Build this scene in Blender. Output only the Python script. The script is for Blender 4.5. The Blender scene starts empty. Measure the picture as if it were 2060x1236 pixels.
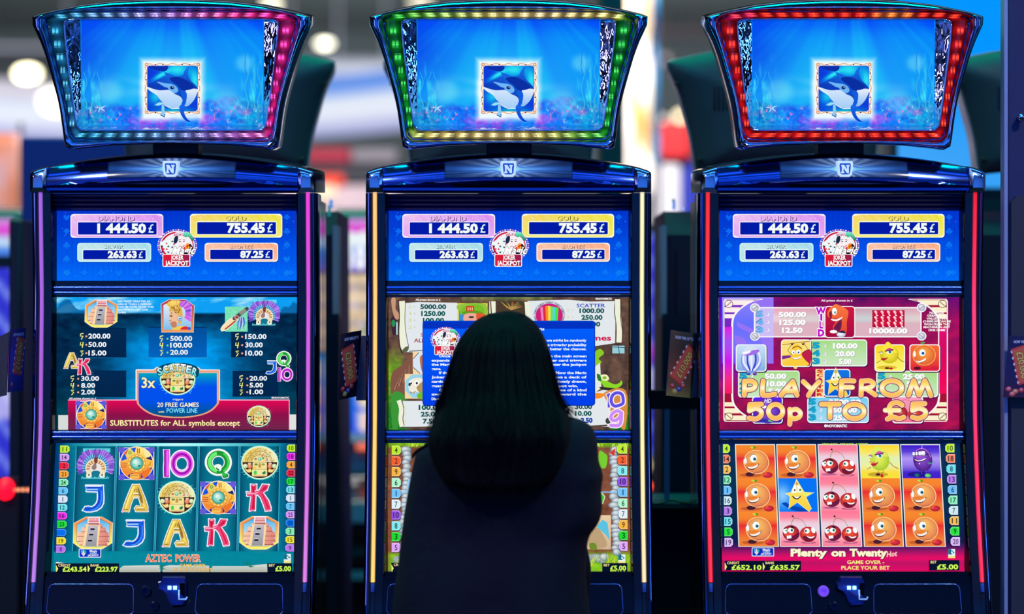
import bpy, bmesh, math, random
import numpy as np
from mathutils import Vector, Matrix
random.seed(7)
PI = math.pi
SC = bpy.context.scene
COL = SC.collection

# ------------------------------------------------------------------ camera
# photograph frame 2060 x 1236; level camera at eye height, 85 mm lens
FW, FH = 2060.0, 1236.0
LENS, SENSOR = 85.0, 36.0
FPX = FW * LENS / SENSOR           # focal length in pixels
H = 1.45                            # camera height
D = FPX / 900.0                     # distance to the front row (900 px per metre there)
cam_d = bpy.data.cameras.new('camera')
cam_d.lens = LENS; cam_d.sensor_width = SENSOR; cam_d.clip_start = 0.05; cam_d.clip_end = 200
cam_d.dof.use_dof = True
cam_d.dof.focus_distance = D + 0.02
cam_d.dof.aperture_fstop = 1.5
cam = bpy.data.objects.new('camera', cam_d)
cam.location = (0, -D, H); cam.rotation_euler = (PI / 2, 0, 0)
COL.objects.link(cam); SC.camera = cam

# ------------------------------------------------------------------ world, exposure
SC.view_settings.view_transform = 'Standard'
SC.view_settings.look = 'None'
SC.view_settings.exposure = 0.0
SC.view_settings.gamma = 1.0
SC.view_settings.use_curve_mapping = False
SC.cycles.use_denoising = True
SC.cycles.max_bounces = 8
SC.cycles.sample_clamp_indirect = 4.0
w = bpy.data.worlds.new('world'); SC.world = w; w.use_nodes = True
bg = w.node_tree.nodes['Background']
bg.inputs[0].default_value = (0.006, 0.022, 0.11, 1); bg.inputs[1].default_value = 1.0

# ------------------------------------------------------------------ hall lights, with fill lamps added out of view
def area(name, loc, target, size, size_y, energy, color, spread=PI):
    l = bpy.data.lights.new(name, 'AREA'); l.shape = 'RECTANGLE'
    l.size = size; l.size_y = size_y; l.energy = energy; l.color = color; l.spread = spread
    o = bpy.data.objects.new(name, l); o.location = loc
    d = Vector(target) - Vector(loc)
    o.rotation_euler = d.to_track_quat('-Z', 'Y').to_euler()
    COL.objects.link(o); return o
for k in range(5):                                   # added rows of unseen blue fill, giving streaks in the chrome
    area('fill_light_blue', (0.0, -6.6 + k * 1.3, 5.2), (0, -6.3 + k * 1.5, 0), 7.0, 0.22, 34, (0.03, 0.24, 1.0))
area('wall_fill_blue', (0.0, -5.4, 0.4), (0, -9, 2.6), 12.0, 0.6, 380, (0.03, 0.18, 1.0))  # added lamp turning the unseen wall blue for the chrome to mirror
area('wall_fill_violet', (-6.0, -6.0, 5.4), (-7, -9, 2.0), 5.0, 0.6, 90, (0.25, 0.25, 1.0))  # added violet lamp on the same wall, for reflections
area('stage_light_teal', (0.0, 0.30, 4.8), (0, 0.62, 1.8), 6.0, 0.5, 150, (0.0, 1.0, 0.62))
area('side_fill_azure', (4.8, -2.2, 3.0), (0.4, 0, 1.6), 0.3, 2.6, 30, (0.10, 0.36, 1.0))  # added unseen side lamp, for streaks in the chrome
area('side_fill_violet', (-4.8, -2.4, 2.6), (-0.4, 0, 1.6), 0.3, 2.6, 30, (0.45, 0.42, 1.0))  # its counterpart on the left, added for paler streaks
for sx in (-2.4, 2.4):
    area('fill_light_white', (sx, -3.4, 4.9), (sx * .45, -.1, .9), 0.5, 0.5, 6, (1.0, 0.95, 0.92), 0.75)  # added white fill so that red and gold print shows
area('booth_fill', (0, 3.2, 5.6), (0, 9.0, 1.8), 9.0, 1.0, 900, (1.0, 0.97, 0.95))  # added out of view to brighten the banners and booths
area('ceiling_fill', (0, 27.0, 2.6), (0, 33.0, 5.6), 16.0, 6.0, 620, (0.92, 0.97, 1.0))  # added upward fill to brighten the far ceiling

# ------------------------------------------------------------------ helpers: pixels, materials, meshes
def lin(c):
    c = np.asarray(c, dtype=float)
    return np.where(c <= 0.04045, c / 12.92, ((np.maximum(c, 0) + 0.055) / 1.055) ** 2.4)
def rgb(r, g, b): return (r / 255.0, g / 255.0, b / 255.0)
def W(px, py, y):
    """world point seen at photo pixel (px, py) at depth y"""
    t = D + y
    return Vector(((px - 1030) / FPX * t, y, H - (py - 618) / FPX * t))
CX = 1022.5
def L(u, v, y):
    """machine-local point: u, v = pixels measured on the middle machine's front"""
    t = D + y
    return (u / FPX * t, y, H - (v - 618) / FPX * t)

MATS = {}
def mat(name, base=(0.5, 0.5, 0.5), rough=0.5, metal=0.0, emit=None, es=1.0, coat=0.0, bump=0.0, bscale=40.0,
        bstretch=(1, 1, 1), trans=0.0, var=0.0, spec=0.5, attr=None, sample=True, alpha=1.0):
    if name in MATS: return MATS[name]
    m = bpy.data.materials.new(name); m.use_nodes = True; MATS[name] = m
    nt = m.node_tree; b = nt.nodes['Principled BSDF']
    bl = tuple(lin(base)) + (1,)
    b.inputs['Base Color'].default_value = bl
    b.inputs['Roughness'].default_value = rough
    b.inputs['Metallic'].default_value = metal
    b.inputs['Specular IOR Level'].default_value = spec
    b.inputs['Coat Weight'].default_value = coat
    b.inputs['Coat Roughness'].default_value = 0.05
    b.inputs['Transmission Weight'].default_value = trans
    b.inputs['Alpha'].default_value = alpha
    if emit is not None:
        b.inputs['Emission Color'].default_value = tuple(lin(emit)) + (1,)
        b.inputs['Emission Strength'].default_value = es
    if attr:
        a = nt.nodes.new('ShaderNodeAttribute'); a.attribute_name = attr
        nt.links.new(a.outputs['Color'], b.inputs['Emission Color'])
        b.inputs['Emission Strength'].default_value = es
    if bump or var:
        tc = nt.nodes.new('ShaderNodeTexCoord'); mp = nt.nodes.new('ShaderNodeMapping')
        mp.inputs['Scale'].default_value = bstretch
        n = nt.nodes.new('ShaderNodeTexNoise'); n.inputs['Scale'].default_value = bscale; n.inputs['Detail'].default_value = 3
        nt.links.new(tc.outputs['Object'], mp.inputs[0]); nt.links.new(mp.outputs[0], n.inputs['Vector'])
        if bump:
            bu = nt.nodes.new('ShaderNodeBump'); bu.inputs['Strength'].default_value = bump; bu.inputs['Distance'].default_value = 0.01
            nt.links.new(n.outputs['Fac'], bu.inputs['Height']); nt.links.new(bu.outputs[0], b.inputs['Normal'])
        if var:
            mx = nt.nodes.new('ShaderNodeMix'); mx.data_type = 'RGBA'
            mx.inputs['A'].default_value = tuple(x * (1 - var) for x in bl[:3]) + (1,)
            mx.inputs['B'].default_value = tuple(min(1, x * (1 + var)) for x in bl[:3]) + (1,)
            nt.links.new(n.outputs['Fac'], mx.inputs['Factor']); nt.links.new(mx.outputs['Result'], b.inputs['Base Color'])
    if (emit is not None or attr) and not sample:
        m.cycles.emission_sampling = 'NONE'
    return m

def link(name, me, m=None, parent=None):
    o = bpy.data.objects.new(name, me)
    if m is not None: me.materials.append(m)
    if parent is not None: o.parent = parent
    COL.objects.link(o); return o
def empty(name, loc, label, cat, group=None, rz=0):
    o = bpy.data.objects.new(name, None); o.location = loc; o.rotation_euler = (0, 0, rz); o.empty_display_size = 0.05
    o['label'] = label; o['category'] = cat
    if group: o['group'] = group
    COL.objects.link(o); return o
def tag(o, label, cat, group=None, kind=None):
    o['label'] = label; o['category'] = cat
    if group: o['group'] = group
    if kind: o['kind'] = kind
    return o

class MB:
    """collects shapes into one mesh"""
    def __init__(s): s.v = []; s.f = []; s.c = []
    def add(s, vs, fs, c=None):
        k = len(s.v); s.v += [tuple(p) for p in vs]; s.f += [[i + k for i in f] for f in fs]
        if c is not None: s.c += list(c)
        return s
    def box(s, x0, x1, y0, y1, z0, z1, taper=0):
        vs = [(x, y, z) for z in (z0, z1) for y in (y0, y1) for x in (x0, x1)]
        return s.add(vs, [(0, 2, 3, 1), (4, 5, 7, 6), (0, 1, 5, 4), (2, 6, 7, 3), (0, 4, 6, 2), (1, 3, 7, 5)])
    def loft(s, rings, closed=True, cap=True):
        n = len(rings[0]); vs = [p for r in rings for p in r]; fs = []
        for i in range(len(rings) - 1):
            for j in range(n if closed else n - 1):
                k = (j + 1) % n
                fs.append((i * n + j, i * n + k, (i + 1) * n + k, (i + 1) * n + j))
        if cap and closed:
            fs.append(tuple(range(n))[::-1]); fs.append(tuple((len(rings) - 1) * n + j for j in range(n)))
        return s.add(vs, fs)
    def prism(s, pts, axis, a, b):
        """pts 2d polygon extruded along axis ('x': (y,z), 'y': (x,z), 'z': (x,y))"""
        def P(p, t): return {'x': (t, p[0], p[1]), 'y': (p[0], t, p[1]), 'z': (p[0], p[1], t)}[axis]
        return s.loft([[P(p, a) for p in pts], [P(p, b) for p in pts]])
    def tube(s, pts, r, n=8, cap=True):
        pts = [Vector(p) for p in pts]; rings = []
        up = Vector((0.13, 0.29, 1)).normalized()
        for i, p in enumerate(pts):
            d = (pts[min(i + 1, len(pts) - 1)] - pts[max(i - 1, 0)]).normalized()
            a = d.cross(up)
            if a.length < 1e-4: a = d.cross(Vector((1, 0, 0)))
            a.normalize(); b = d.cross(a)
            rr = r[i] if isinstance(r, (list, tuple)) else r
            rings.append([p + (a * math.cos(t) + b * math.sin(t)) * rr for t in [2 * PI * k / n for k in range(n)]])
        return s.loft(rings, True, cap)
    def lathe(s, prof, n=20, c=(0, 0, 0), axis='z'):
        rings = []
        for r, h in prof:
            ring = []
            for k in range(n):
                t = 2 * PI * k / n; x, y = r * math.cos(t), r * math.sin(t)
                ring.append({'z': (c[0] + x, c[1] + y, c[2] + h), 'y': (c[0] + x, c[1] + h, c[2] + y), 'x': (c[0] + h, c[1] + x, c[2] + y)}[axis])
            rings.append(ring)
        return s.loft(rings)
    def mesh(s, name, smooth=False):
        me = bpy.data.meshes.new(name); me.from_pydata(s.v, [], s.f); me.validate()
        if len(s.c) and len(s.c) == len(me.vertices):
            at = me.color_attributes.new('Col', 'FLOAT_COLOR', 'POINT')
            cc = np.ones((len(s.v), 4)); cc[:, :3] = lin(np.array(s.c)); at.data.foreach_set('color', cc.ravel())
        bm = bmesh.new(); bm.from_mesh(me); bmesh.ops.recalc_face_normals(bm, faces=bm.faces); bm.to_mesh(me); bm.free()
        if smooth:
            me.polygons.foreach_set('use_smooth', [True] * len(me.polygons))
            if smooth != True: me.set_sharp_from_angle(angle=math.radians(smooth))
        return me
    def build(s, name, m, parent=None, smooth=False, bevel=0.0):
        o = link(name, s.mesh(name, smooth), m, parent)
        if bevel:
            b = o.modifiers.new('bevel', 'BEVEL'); b.width = bevel; b.segments = 2; b.limit_method = 'ANGLE'
            o.data.polygons.foreach_set('use_smooth', [True] * len(o.data.polygons)); o.data.set_sharp_from_angle(angle=math.radians(40))
        return o
def share(o, parent, name=None):
    """copy of a part under another thing, sharing its mesh"""
    c = o.copy(); c.parent = parent; COL.objects.link(c)
    for k in o.children: share(k, c)
    return c

# ------------------------------------------------------------------ flat print on screens: coloured faces, a hair's breadth apart
FONTQ = {}
def catmull(pts, n=6, closed=True):
    p = np.array(pts, float); m = len(p); out = []
    rng = range(m) if closed else range(m - 1)
    for i in rng:
        if closed: a, b, c, d = p[(i - 1) % m], p[i], p[(i + 1) % m], p[(i + 2) % m]
        else: a, b, c, d = p[max(i - 1, 0)], p[i], p[i + 1], p[min(i + 2, m - 1)]
        for k in range(n):
            t = k / n
            out.append(0.5 * ((2 * b) + (c - a) * t + (2 * a - 5 * b + 4 * c - d) * t * t + (3 * b - a - 3 * c + d) * t ** 3))
    if not closed: out.append(p[-1])
    return [tuple(q) for q in out]

class Art:
    """artwork on one screen. parent = screen object; proj(px,py,off) -> local xyz"""
    def __init__(s, parent, proj):
        s.parent = parent; s.proj = proj; s.T = lambda x, y: (x, y); s.off = 0.0004; s.chunks = []; s.cur = None
    def chunk(s, name, label=None):
        s.cur = {'name': name, 'label': label, 'items': []}; s.chunks.append(s.cur); return s
    def at(s, ox=0, oy=0, k=1 / 8.24, ky=None):
        ky = k if ky is None else ky
        s.T = lambda x, y: (ox + x * k, oy + y * ky); return s
    def cell(s, q, ref):
        """quad q = tl,tr,br,bl in photo px; ref = x0,y0,x1,y1 of the drawing's own frame"""
        q = np.array(q, float); x0, y0, x1, y1 = ref
        def T(x, y):
            a = (np.asarray(x) - x0) / (x1 - x0); b = (np.asarray(y) - y0) / (y1 - y0)
            p = [(1 - b) * ((1 - a) * q[0][i] + a * q[1][i]) + b * ((1 - a) * q[3][i] + a * q[2][i]) for i in (0, 1)]
            return p[0], p[1]
        s.T = T; return s
    def _add(s, xy, faces, col):
        xy = np.array(xy, float)
        if callable(col): cc = np.array([col(x, y) for x, y in xy], float)
        else:
            cc = np.array(col, float)
            if cc.ndim == 1: cc = np.tile(cc[:3], (len(xy), 1))
        X, Y = s.T(xy[:, 0], xy[:, 1]); s.off += 0.000012
        s.cur['items'].append(('m', np.stack([X, Y], 1), faces, cc, s.off))
    def poly(s, pts, col): s._add(pts, [list(range(len(pts)))], col)
    def blob(s, pts, col, n=5): s.poly(catmull(pts, n), col)
    def rect(s, x0, y0, x1, y1, col): s.poly([(x0, y0), (x1, y0), (x1, y1), (x0, y1)], col)
    def vgrad(s, x0, y0, x1, y1, *cols):
        n = len(cols) - 1
        v = []; c = []; f = []
        for i, k in enumerate(cols):
            y = y0 + (y1 - y0) * i / n; v += [(x0, y), (x1, y)]; c += [k, k]
            if i: f.append([2 * i - 2, 2 * i - 1, 2 * i + 1, 2 * i])
        s._add(v, f, c)
    def ell(s, cx, cy, rx, ry, col, n=28, rot=0, a0=0, a1=360):
        r = math.radians(rot); P = []
        full = abs(a1 - a0) >= 360
        for k in range(n if full else n + 1):
            t = math.radians(a0 + (a1 - a0) * k / n); x, y = rx * math.cos(t), ry * math.sin(t)
            P.append((cx + x * math.cos(r) - y * math.sin(r), cy + x * math.sin(r) + y * math.cos(r)))
        s.poly(P, col)
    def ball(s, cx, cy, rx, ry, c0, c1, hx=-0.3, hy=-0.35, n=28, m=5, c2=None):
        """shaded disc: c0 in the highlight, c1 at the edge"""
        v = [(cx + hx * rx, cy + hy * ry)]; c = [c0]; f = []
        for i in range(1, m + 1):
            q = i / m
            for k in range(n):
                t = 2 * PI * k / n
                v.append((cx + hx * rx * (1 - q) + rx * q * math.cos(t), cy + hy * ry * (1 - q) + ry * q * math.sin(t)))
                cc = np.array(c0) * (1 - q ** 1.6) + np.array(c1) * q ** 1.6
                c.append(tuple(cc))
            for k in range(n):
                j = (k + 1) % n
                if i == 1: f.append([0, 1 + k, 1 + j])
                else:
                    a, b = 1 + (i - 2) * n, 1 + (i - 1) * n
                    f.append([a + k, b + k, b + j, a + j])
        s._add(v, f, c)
    def ring(s, cx, cy, r0, r1, col, n=36, ey=1.0, a0=0, a1=360):
        v = []; f = []
        for k in range(n + 1):
            t = math.radians(a0 + (a1 - a0) * k / n)
            v += [(cx + r0 * math.cos(t), cy + r0 * ey * math.sin(t)), (cx + r1 * math.cos(t), cy + r1 * ey * math.sin(t))]
            if k: f.append([2 * k - 2, 2 * k - 1, 2 * k + 1, 2 * k])
        s._add(v, f, col)
    def rr(s, x0, y0, x1, y1, r, col, n=5):
        P = []
        for cx, cy, a in ((x1 - r, y0 + r, -90), (x1 - r, y1 - r, 0), (x0 + r, y1 - r, 90), (x0 + r, y0 + r, 180)):
            for k in range(n + 1):
                t = math.radians(a + 90 * k / n); P.append((cx + r * math.cos(t), cy + r * math.sin(t)))
        s.poly(P, col)
    def stroke(s, pts, wd, col, closed=False, cap=True, taper=None):
        p = np.array(pts, float); n = len(p); v = []; f = []
        for i in range(n):
            if closed: d = p[(i + 1) % n] - p[(i - 1) % n]
            else: d = p[min(i + 1, n - 1)] - p[max(i - 1, 0)]
            l = math.hypot(*d) or 1; nx, ny = -d[1] / l, d[0] / l
            hw = wd / 2 * (1 if taper is None else taper[0] + (taper[1] - taper[0]) * i / (n - 1))
            v += [(p[i][0] + nx * hw, p[i][1] + ny * hw), (p[i][0] - nx * hw, p[i][1] - ny * hw)]
            if i: f.append([2 * i - 2, 2 * i - 1, 2 * i + 1, 2 * i])
        if closed: f.append([2 * n - 2, 2 * n - 1, 1, 0])
        s._add(v, f, col)
        if cap and not closed and taper is None:
            for q in (p[0], p[-1]): s.ell(q[0], q[1], wd / 2, wd / 2, col, n=10)
    def out(s, pts, col, oc, ow):
        """polygon with an outline"""
        s.stroke(list(pts), ow * 2, oc, closed=True)
        for q in pts: s.ell(q[0], q[1], ow, ow, oc, n=8)
        s.poly(pts, col)
    def grid(s, x0, y0, x1, y1, nx, ny, fn):
        X, Y = np.meshgrid(np.linspace(x0, x1, nx), np.linspace(y0, y1, ny))
        c = np.clip(np.stack([np.broadcast_to(q, X.shape) for q in fn(X, Y)], -1), 0, 1).reshape(-1, 3)
        f = [[j * nx + i, j * nx + i + 1, (j + 1) * nx + i + 1, (j + 1) * nx + i] for j in range(ny - 1) for i in range(nx - 1)]
        s._add(np.stack([X.ravel(), Y.ravel()], 1), f, c)
    def t(s, txt, x0, x1, yb, h, col, b=0.02, out=None, ow=0.03, slant=0.0, rot=0.0, drop=None):
        """text fitted between x0 and x1 with baseline yb and capital height h"""
        if drop is not None: s._text(txt, x0 + drop[0], x1 + drop[0], yb + drop[1], h, drop[2], b, b, slant, rot)
        if out is not None: s._text(txt, x0, x1, yb, h, out, b + ow, b, slant, rot)
        s._text(txt, x0, x1, yb, h, col, b, b, slant, rot)
    def _text(s, txt, x0, x1, yb, h, col, off, ref, slant, rot):
        FONTQ.setdefault((txt, round(off, 4)), None); FONTQ.setdefault((txt, round(ref, 4)), None); FONTQ.setdefault(('H', 0.0), None)
        s.off += 0.000012
        s.cur['items'].append(('t', s.T, txt, x0, x1, yb, h, col, round(off, 4), round(ref, 4), slant, rot, s.off))
ARTS = []
def finish_art(m):
    objs = {}
    for key in FONTQ:
        c = bpy.data.curves.new('text', 'FONT'); c.body = key[0]; c.offset = key[1]; c.resolution_u = 2; c.fill_mode = 'FRONT'
        o = bpy.data.objects.new('text', c); COL.objects.link(o); objs[key] = o
    dg = bpy.context.evaluated_depsgraph_get(); dg.update()
    for key, o in objs.items():
        ev = o.evaluated_get(dg); me = ev.to_mesh()
        v = np.zeros(len(me.vertices) * 3); me.vertices.foreach_get('co', v)
        FONTQ[key] = (v.reshape(-1, 3)[:, :2].copy(), [list(p.vertices) for p in me.polygons]); ev.to_mesh_clear()
    for o in objs.values():
        c = o.data; bpy.data.objects.remove(o); bpy.data.curves.remove(c)
    capH = FONTQ[('H', 0.0)][0][:, 1].max()
    for a in ARTS:
        for ch in a.chunks:
            V = []; F = []; C = []; k = 0
            for it in ch['items']:
                if it[0] == 'm': _, xy, f, c, off = it
                else:
                    _, T, txt, x0, x1, yb, h, col, o1, o0, slant, rot, off = it
                    g, f = FONTQ[(txt, o1)]; r = FONTQ[(txt, o0)][0]
                    if not len(g): continue
                    sx = (x1 - x0) / max(1e-6, (r[:, 0].max() - r[:, 0].min())); sy = h / capH
                    X = x0 + (g[:, 0] - r[:, 0].min()) * sx + slant * g[:, 1] * sy; Y = yb - g[:, 1] * sy
                    if rot:
                        cx, cy = (x0 + x1) / 2, yb - h / 2; q = math.radians(rot)
                        X, Y = cx + (X - cx) * math.cos(q) - (Y - cy) * math.sin(q), cy + (X - cx) * math.sin(q) + (Y - cy) * math.cos(q)
                    c = np.array([col(x, y) for x, y in zip(X, Y)]) if callable(col) else np.tile(np.array(col[:3], float), (len(X), 1))
                    X, Y = T(X, Y); xy = np.stack([X, Y], 1)
                V += [a.proj(x, y, off) for x, y in xy]; F += [[i + k for i in q] for q in f]; C.append(c); k += len(xy)
            if not V: continue
            me = bpy.data.meshes.new(ch['name']); me.from_pydata(V, [], F)
            at = me.color_attributes.new('Col', 'FLOAT_COLOR', 'POINT')
            cc = np.ones((k, 4)); cc[:, :3] = lin(np.clip(np.concatenate(C), 0, 1.6)); at.data.foreach_set('color', cc.ravel())
            o = link(ch['name'], me, getattr(a, 'mat', None) or m, a.parent)
            if ch['label']: o['label'] = ch['label']
            a.made = getattr(a, 'made', []) + [o]

def mixc(a, b, t): return tuple(np.array(a) * (1 - t) + np.array(b) * t)
def noise2(X, Y, sc, seed=0, octs=4):
    """cheap value noise on arrays"""
    rs = np.random.RandomState(seed); G = rs.rand(64, 64); out = 0; amp = 1; tot = 0
    for o in range(octs):
        x = X * sc * 2 ** o; y = Y * sc * 2 ** o
        xi = np.floor(x).astype(int); yi = np.floor(y).astype(int); fx = x - xi; fy = y - yi
        fx = fx * fx * (3 - 2 * fx); fy = fy * fy * (3 - 2 * fy)
        g = lambda a, b: G[b % 64, a % 64]
        out = out + amp * ((g(xi, yi) * (1 - fx) + g(xi + 1, yi) * fx) * (1 - fy) + (g(xi, yi + 1) * (1 - fx) + g(xi + 1, yi + 1) * fx) * fy)
        tot += amp; amp *= 0.55
    return out / tot
def ramp(t, stops):
    """stops: [(t, (r,g,b) 0-255)] -> three arrays 0-1"""
    xs = [a for a, _ in stops]
    return [np.interp(t, xs, [c[i] / 255.0 for _, c in stops]) for i in range(3)]
# ------------------------------------------------------------------ materials
M_black = mat('black_lacquer', rgb(9, 11, 24), 0.22, coat=0.4, bump=0.02, bscale=200)
M_matt = mat('black_plastic', rgb(10, 11, 18), 0.5, bump=0.05, bscale=400)
M_glassblack = mat('dark_glass', rgb(3, 4, 10), 0.06, spec=0.6)
M_chrome = mat('chrome', rgb(205, 210, 220), 0.09, 1.0, bump=0.02, bscale=12)
M_darkchrome = mat('dark_blue_chrome', rgb(70, 96, 170), 0.15, 1.0, bump=0.012, bscale=6, bstretch=(0.15, 1, 4))
M_bar = mat('bar_chrome', rgb(130, 160, 235), 0.16, 1.0, var=.15, bscale=6, bstretch=(0.3, 1, 4))
M_wavy = mat('wavy_reflector', rgb(215, 220, 230), 0.07, 1.0, bump=1.0, bscale=26, bstretch=(1, 1, 0.7))
M_art = mat('screen_picture', (0, 0, 0), 0.25, attr='Col', es=1.0, spec=0.15, sample=False)
M_screen = mat('screen_backlight', (0, 0, 0), 0.25, attr='Col', es=1.0, spec=0.15)
M_led = mat('led_spark', (0, 0, 0), 0.4, attr='Col', es=2.3, sample=False)
M_lens = mat('led_channel', (0, 0, 0), 0.12, attr='Col', es=1.0, coat=0.4)

# ------------------------------------------------------------------ front profile of a machine: y of the face at height z
PZ = [(3.0, 0.0), (1.70, 0.0), (1.47, 0.015), (1.18, 0.0), (1.0, -0.035), (0.846, -0.08), (0.77, -0.10), (0.70, -0.085), (0.62, -0.02), (0.0, -0.02)]
def yf(z): return float(np.interp(-z, [-a for a, _ in PZ], [b for _, b in PZ]))
def zface(v):
    y = 0.0
    for _ in range(6): z = H - (v - 618) / FPX * (D + y); y = yf(z)
    return z
SCR = {'jackpot': ((1.672, .040), (1.505, .045)), 'pay': ((1.478, .045), (1.172, .035)), 'reel': ((1.150, .032), (0.850, -.048))}
HW = 0.2665
MX = [-0.7556, -0.0078, 0.737]
def plane_hit(px, py, pl, X, off):
    (za, ya), (zb, yb) = pl; k = (yb - ya) / (zb - za)
    qx = (px - 1030) / FPX; q = (py - 618) / FPX
    t = (D + ya + k * (H - za)) / (1 + k * q) - off
    return (qx * t - X, -D + t, H - t * q)
def proj_on(name, i):
    pl, X = SCR[name], MX[i]
    return lambda x, y, off: plane_hit(x, y, pl, X, off)
YT = -0.045                                     # topper front
TOPSCR = ((2.2, YT + .019), (1.8, YT + .019))
def proj_top(i):
    X = MX[i]
    return lambda x, y, off: plane_hit(x, y, TOPSCR, X, off)

# ------------------------------------------------------------------ topper outlines (half, u to the right of the centre line)
def halves(top, right, bottom):
    return top, right, bottom
T_OUT = ([(0, -2), (60, -1), (120, 2), (182, 9), (240, 21), (268, 28), (280, 33)], [(280, 33), (283, 40), (276, 58), (266, 77), (253, 111), (243, 146), (232, 185), (225, 214), (219, 255), (216, 280), (213, 296)], [(213, 296), (206, 303), (190, 300), (120, 293), (0, 289)])
T_LED = ([(0, 23), (100, 23), (196, 24), (222, 27), (240, 34), (250, 40)], [(250, 40), (250, 50), (245, 70), (236, 108), (227, 140), (218, 176), (209, 217), (204, 250), (201, 268)], [(201, 268), (196, 278), (186, 280), (100, 280), (0, 280)])
T_LIP = ([(0, 36), (120, 36), (200, 36.5), (212, 38), (217, 42)], [(217, 42), (217, 55), (214, 90), (208, 140), (202, 190), (196, 232), (192, 254)], [(192, 254), (188, 262), (180, 264), (90, 264), (0, 264)])
T_LIN = ([(0, 40), (120, 40), (200, 40.5), (209, 41.5), (213, 46)], [(213, 46), (213, 57), (210, 90), (204, 140), (198, 190), (192.5, 232), (189, 251)], [(189, 251), (185, 258.5), (178, 260.5), (90, 260.5), (0, 260.5)])
T_SCR = ([(0, 43.5), (90, 43.5), (170, 43.5), (182, 43.5)], [(182, 43.5), (182, 100), (182, 252)], [(182, 252), (120, 252), (0, 252)])
def resample(pl, n):
    p = np.array(pl, float); d = np.concatenate([[0], np.cumsum(np.hypot(*np.diff(p, axis=0).T))])
    s = np.linspace(0, d[-1], n)
    return [(float(np.interp(q, d, p[:, 0])), float(np.interp(q, d, p[:, 1]))) for q in s]
def outline(h, nt=20, nr=16, nb=16):
    a = resample(h[0], nt)[:-1] + resample(h[1], nr)[:-1] + resample(h[2], nb)
    b = [(-u, v) for u, v in a[::-1]][1:-1]
    return a + b
def ring3(o, y): return [L(u, v, y) for u, v in o]
def blend(a, b, t): return [(p[0] * (1 - t) + q[0] * t, p[1] * (1 - t) + q[1] * t) for p, q in zip(a, b)]
oO, oL, oP, oN, oS = [outline(h) for h in (T_OUT, T_LED, T_LIP, T_LIN, T_SCR)]

def led_color(i, u, v):
    if i == 0:
        t = np.interp(u, [-250, -120, 0, 120, 200, 250], [0, 0.28, 0.5, 0.75, 0.95, 1.0])
        if v > 200 and abs(u) < 190: t = np.interp(u, [-190, 0, 190], [0.0, 0.3, 0.66])
        s = [(0, (10, 110, 165)), (0.28, (70, 120, 190)), (0.5, (150, 95, 205)), (0.75, (235, 50, 140)), (1.0, (225, 20, 130))]
    elif i == 1:
        if v < 40: t = np.interp(u, [-230, -150, -40, 60, 215, 245], [0, 0.35, 0.8, 1.0, 0.8, 0.1])
        elif v > 262: t = np.interp(u, [-195, -150, 0, 90, 150, 195], [0.55, 0.85, 1.0, 0.7, 0.25, 0.05])
        else: t = 0.0
        s = [(0, (10, 150, 30)), (0.35, (120, 190, 60)), (0.8, (205, 190, 90)), (1.0, (225, 195, 120))]
    else:
        t = float(np.interp(u, [40, 80, 120, 160], [0, .6, .6, 0])) if v < 40 else 0.0
        if v < 40 and u < -180: t = -0.6
        s = [(-1, (190, 20, 120)), (0, (205, 12, 18)), (1, (240, 170, 60))]
    return [float(q) for q in ramp(t, s)]

def topper_meshes():
    d = {}
    m = MB()
    rings = [ring3(blend(oO, [(0, 150)] * len(oO), .12), YT + .13), ring3(blend(oO, [(0, 150)] * len(oO), .03), YT + .11), ring3(oO, YT + .075), ring3(oO, YT + .02),
             *[ring3(blend(oO, oL, q), YT + .012 - .032 * math.sin(PI * (.12 + .88 * q)) ** .8 + .0 * q) for q in (.05, .14, .26, .4, .55, .7, .84, .95)], ring3(oL, YT + .004)]
    m.loft(rings, True, False); m.f.append(list(range(len(oO)))[::-1])
    d['housing'] = m.mesh('topper_housing', 50)
    m = MB(); m.loft([ring3(oP, YT + .004), ring3(blend(oP, oN, .3), YT - .002), ring3(blend(oP, oN, .8), YT - .002), ring3(oN, YT + .004)], True, False)
    d['lip'] = m.mesh('screen_lip', True)
    m = MB(); m.loft([ring3(oN, YT + .004), ring3(blend(oN, oS, .5), YT + .013), ring3(oS, YT + .021)], True, False)
    d['liner'] = m.mesh('reflector_liner', False)
    return d
TM = topper_meshes()
def led_lens(i):
    m = MB(); n = len(oL); K = 6
    # dense ring: subdivide the outline so that the channel can glow unevenly
    def dense(o): return [((o[j][0] * (3 - k) + o[(j + 1) % n][0] * k) / 3, (o[j][1] * (3 - k) + o[(j + 1) % n][1] * k) / 3) for j in range(n) for k in range(3)]
    a, b = dense(oL), dense(oP); rings = []; cols = []
    for q in range(K + 1):
        t = q / K; r = blend(a, b, t); rings.append([L(u, v, YT + .004 + .012 * math.sin(PI * t)) for u, v in r])
        for u, v in r:
            side = 38 < v < 262
            ph = (v / 30.0 if side else u / 32.0)
            g = 0.5 + 0.5 * math.cos(2 * PI * ph)
            edge = math.sin(PI * min(1, max(0, t))) ** 0.7
            cen = max(0, 1 - abs(u) / 120) * 0.5 if not side else 0
            k = 0.22 + 0.75 * edge * (0.35 + 0.65 * max(g, cen))
            cols.append([c * k for c in led_color(i, u, v)])
    m.loft(rings, True, False); m.c = cols
    return m.mesh('led_channel')
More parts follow.
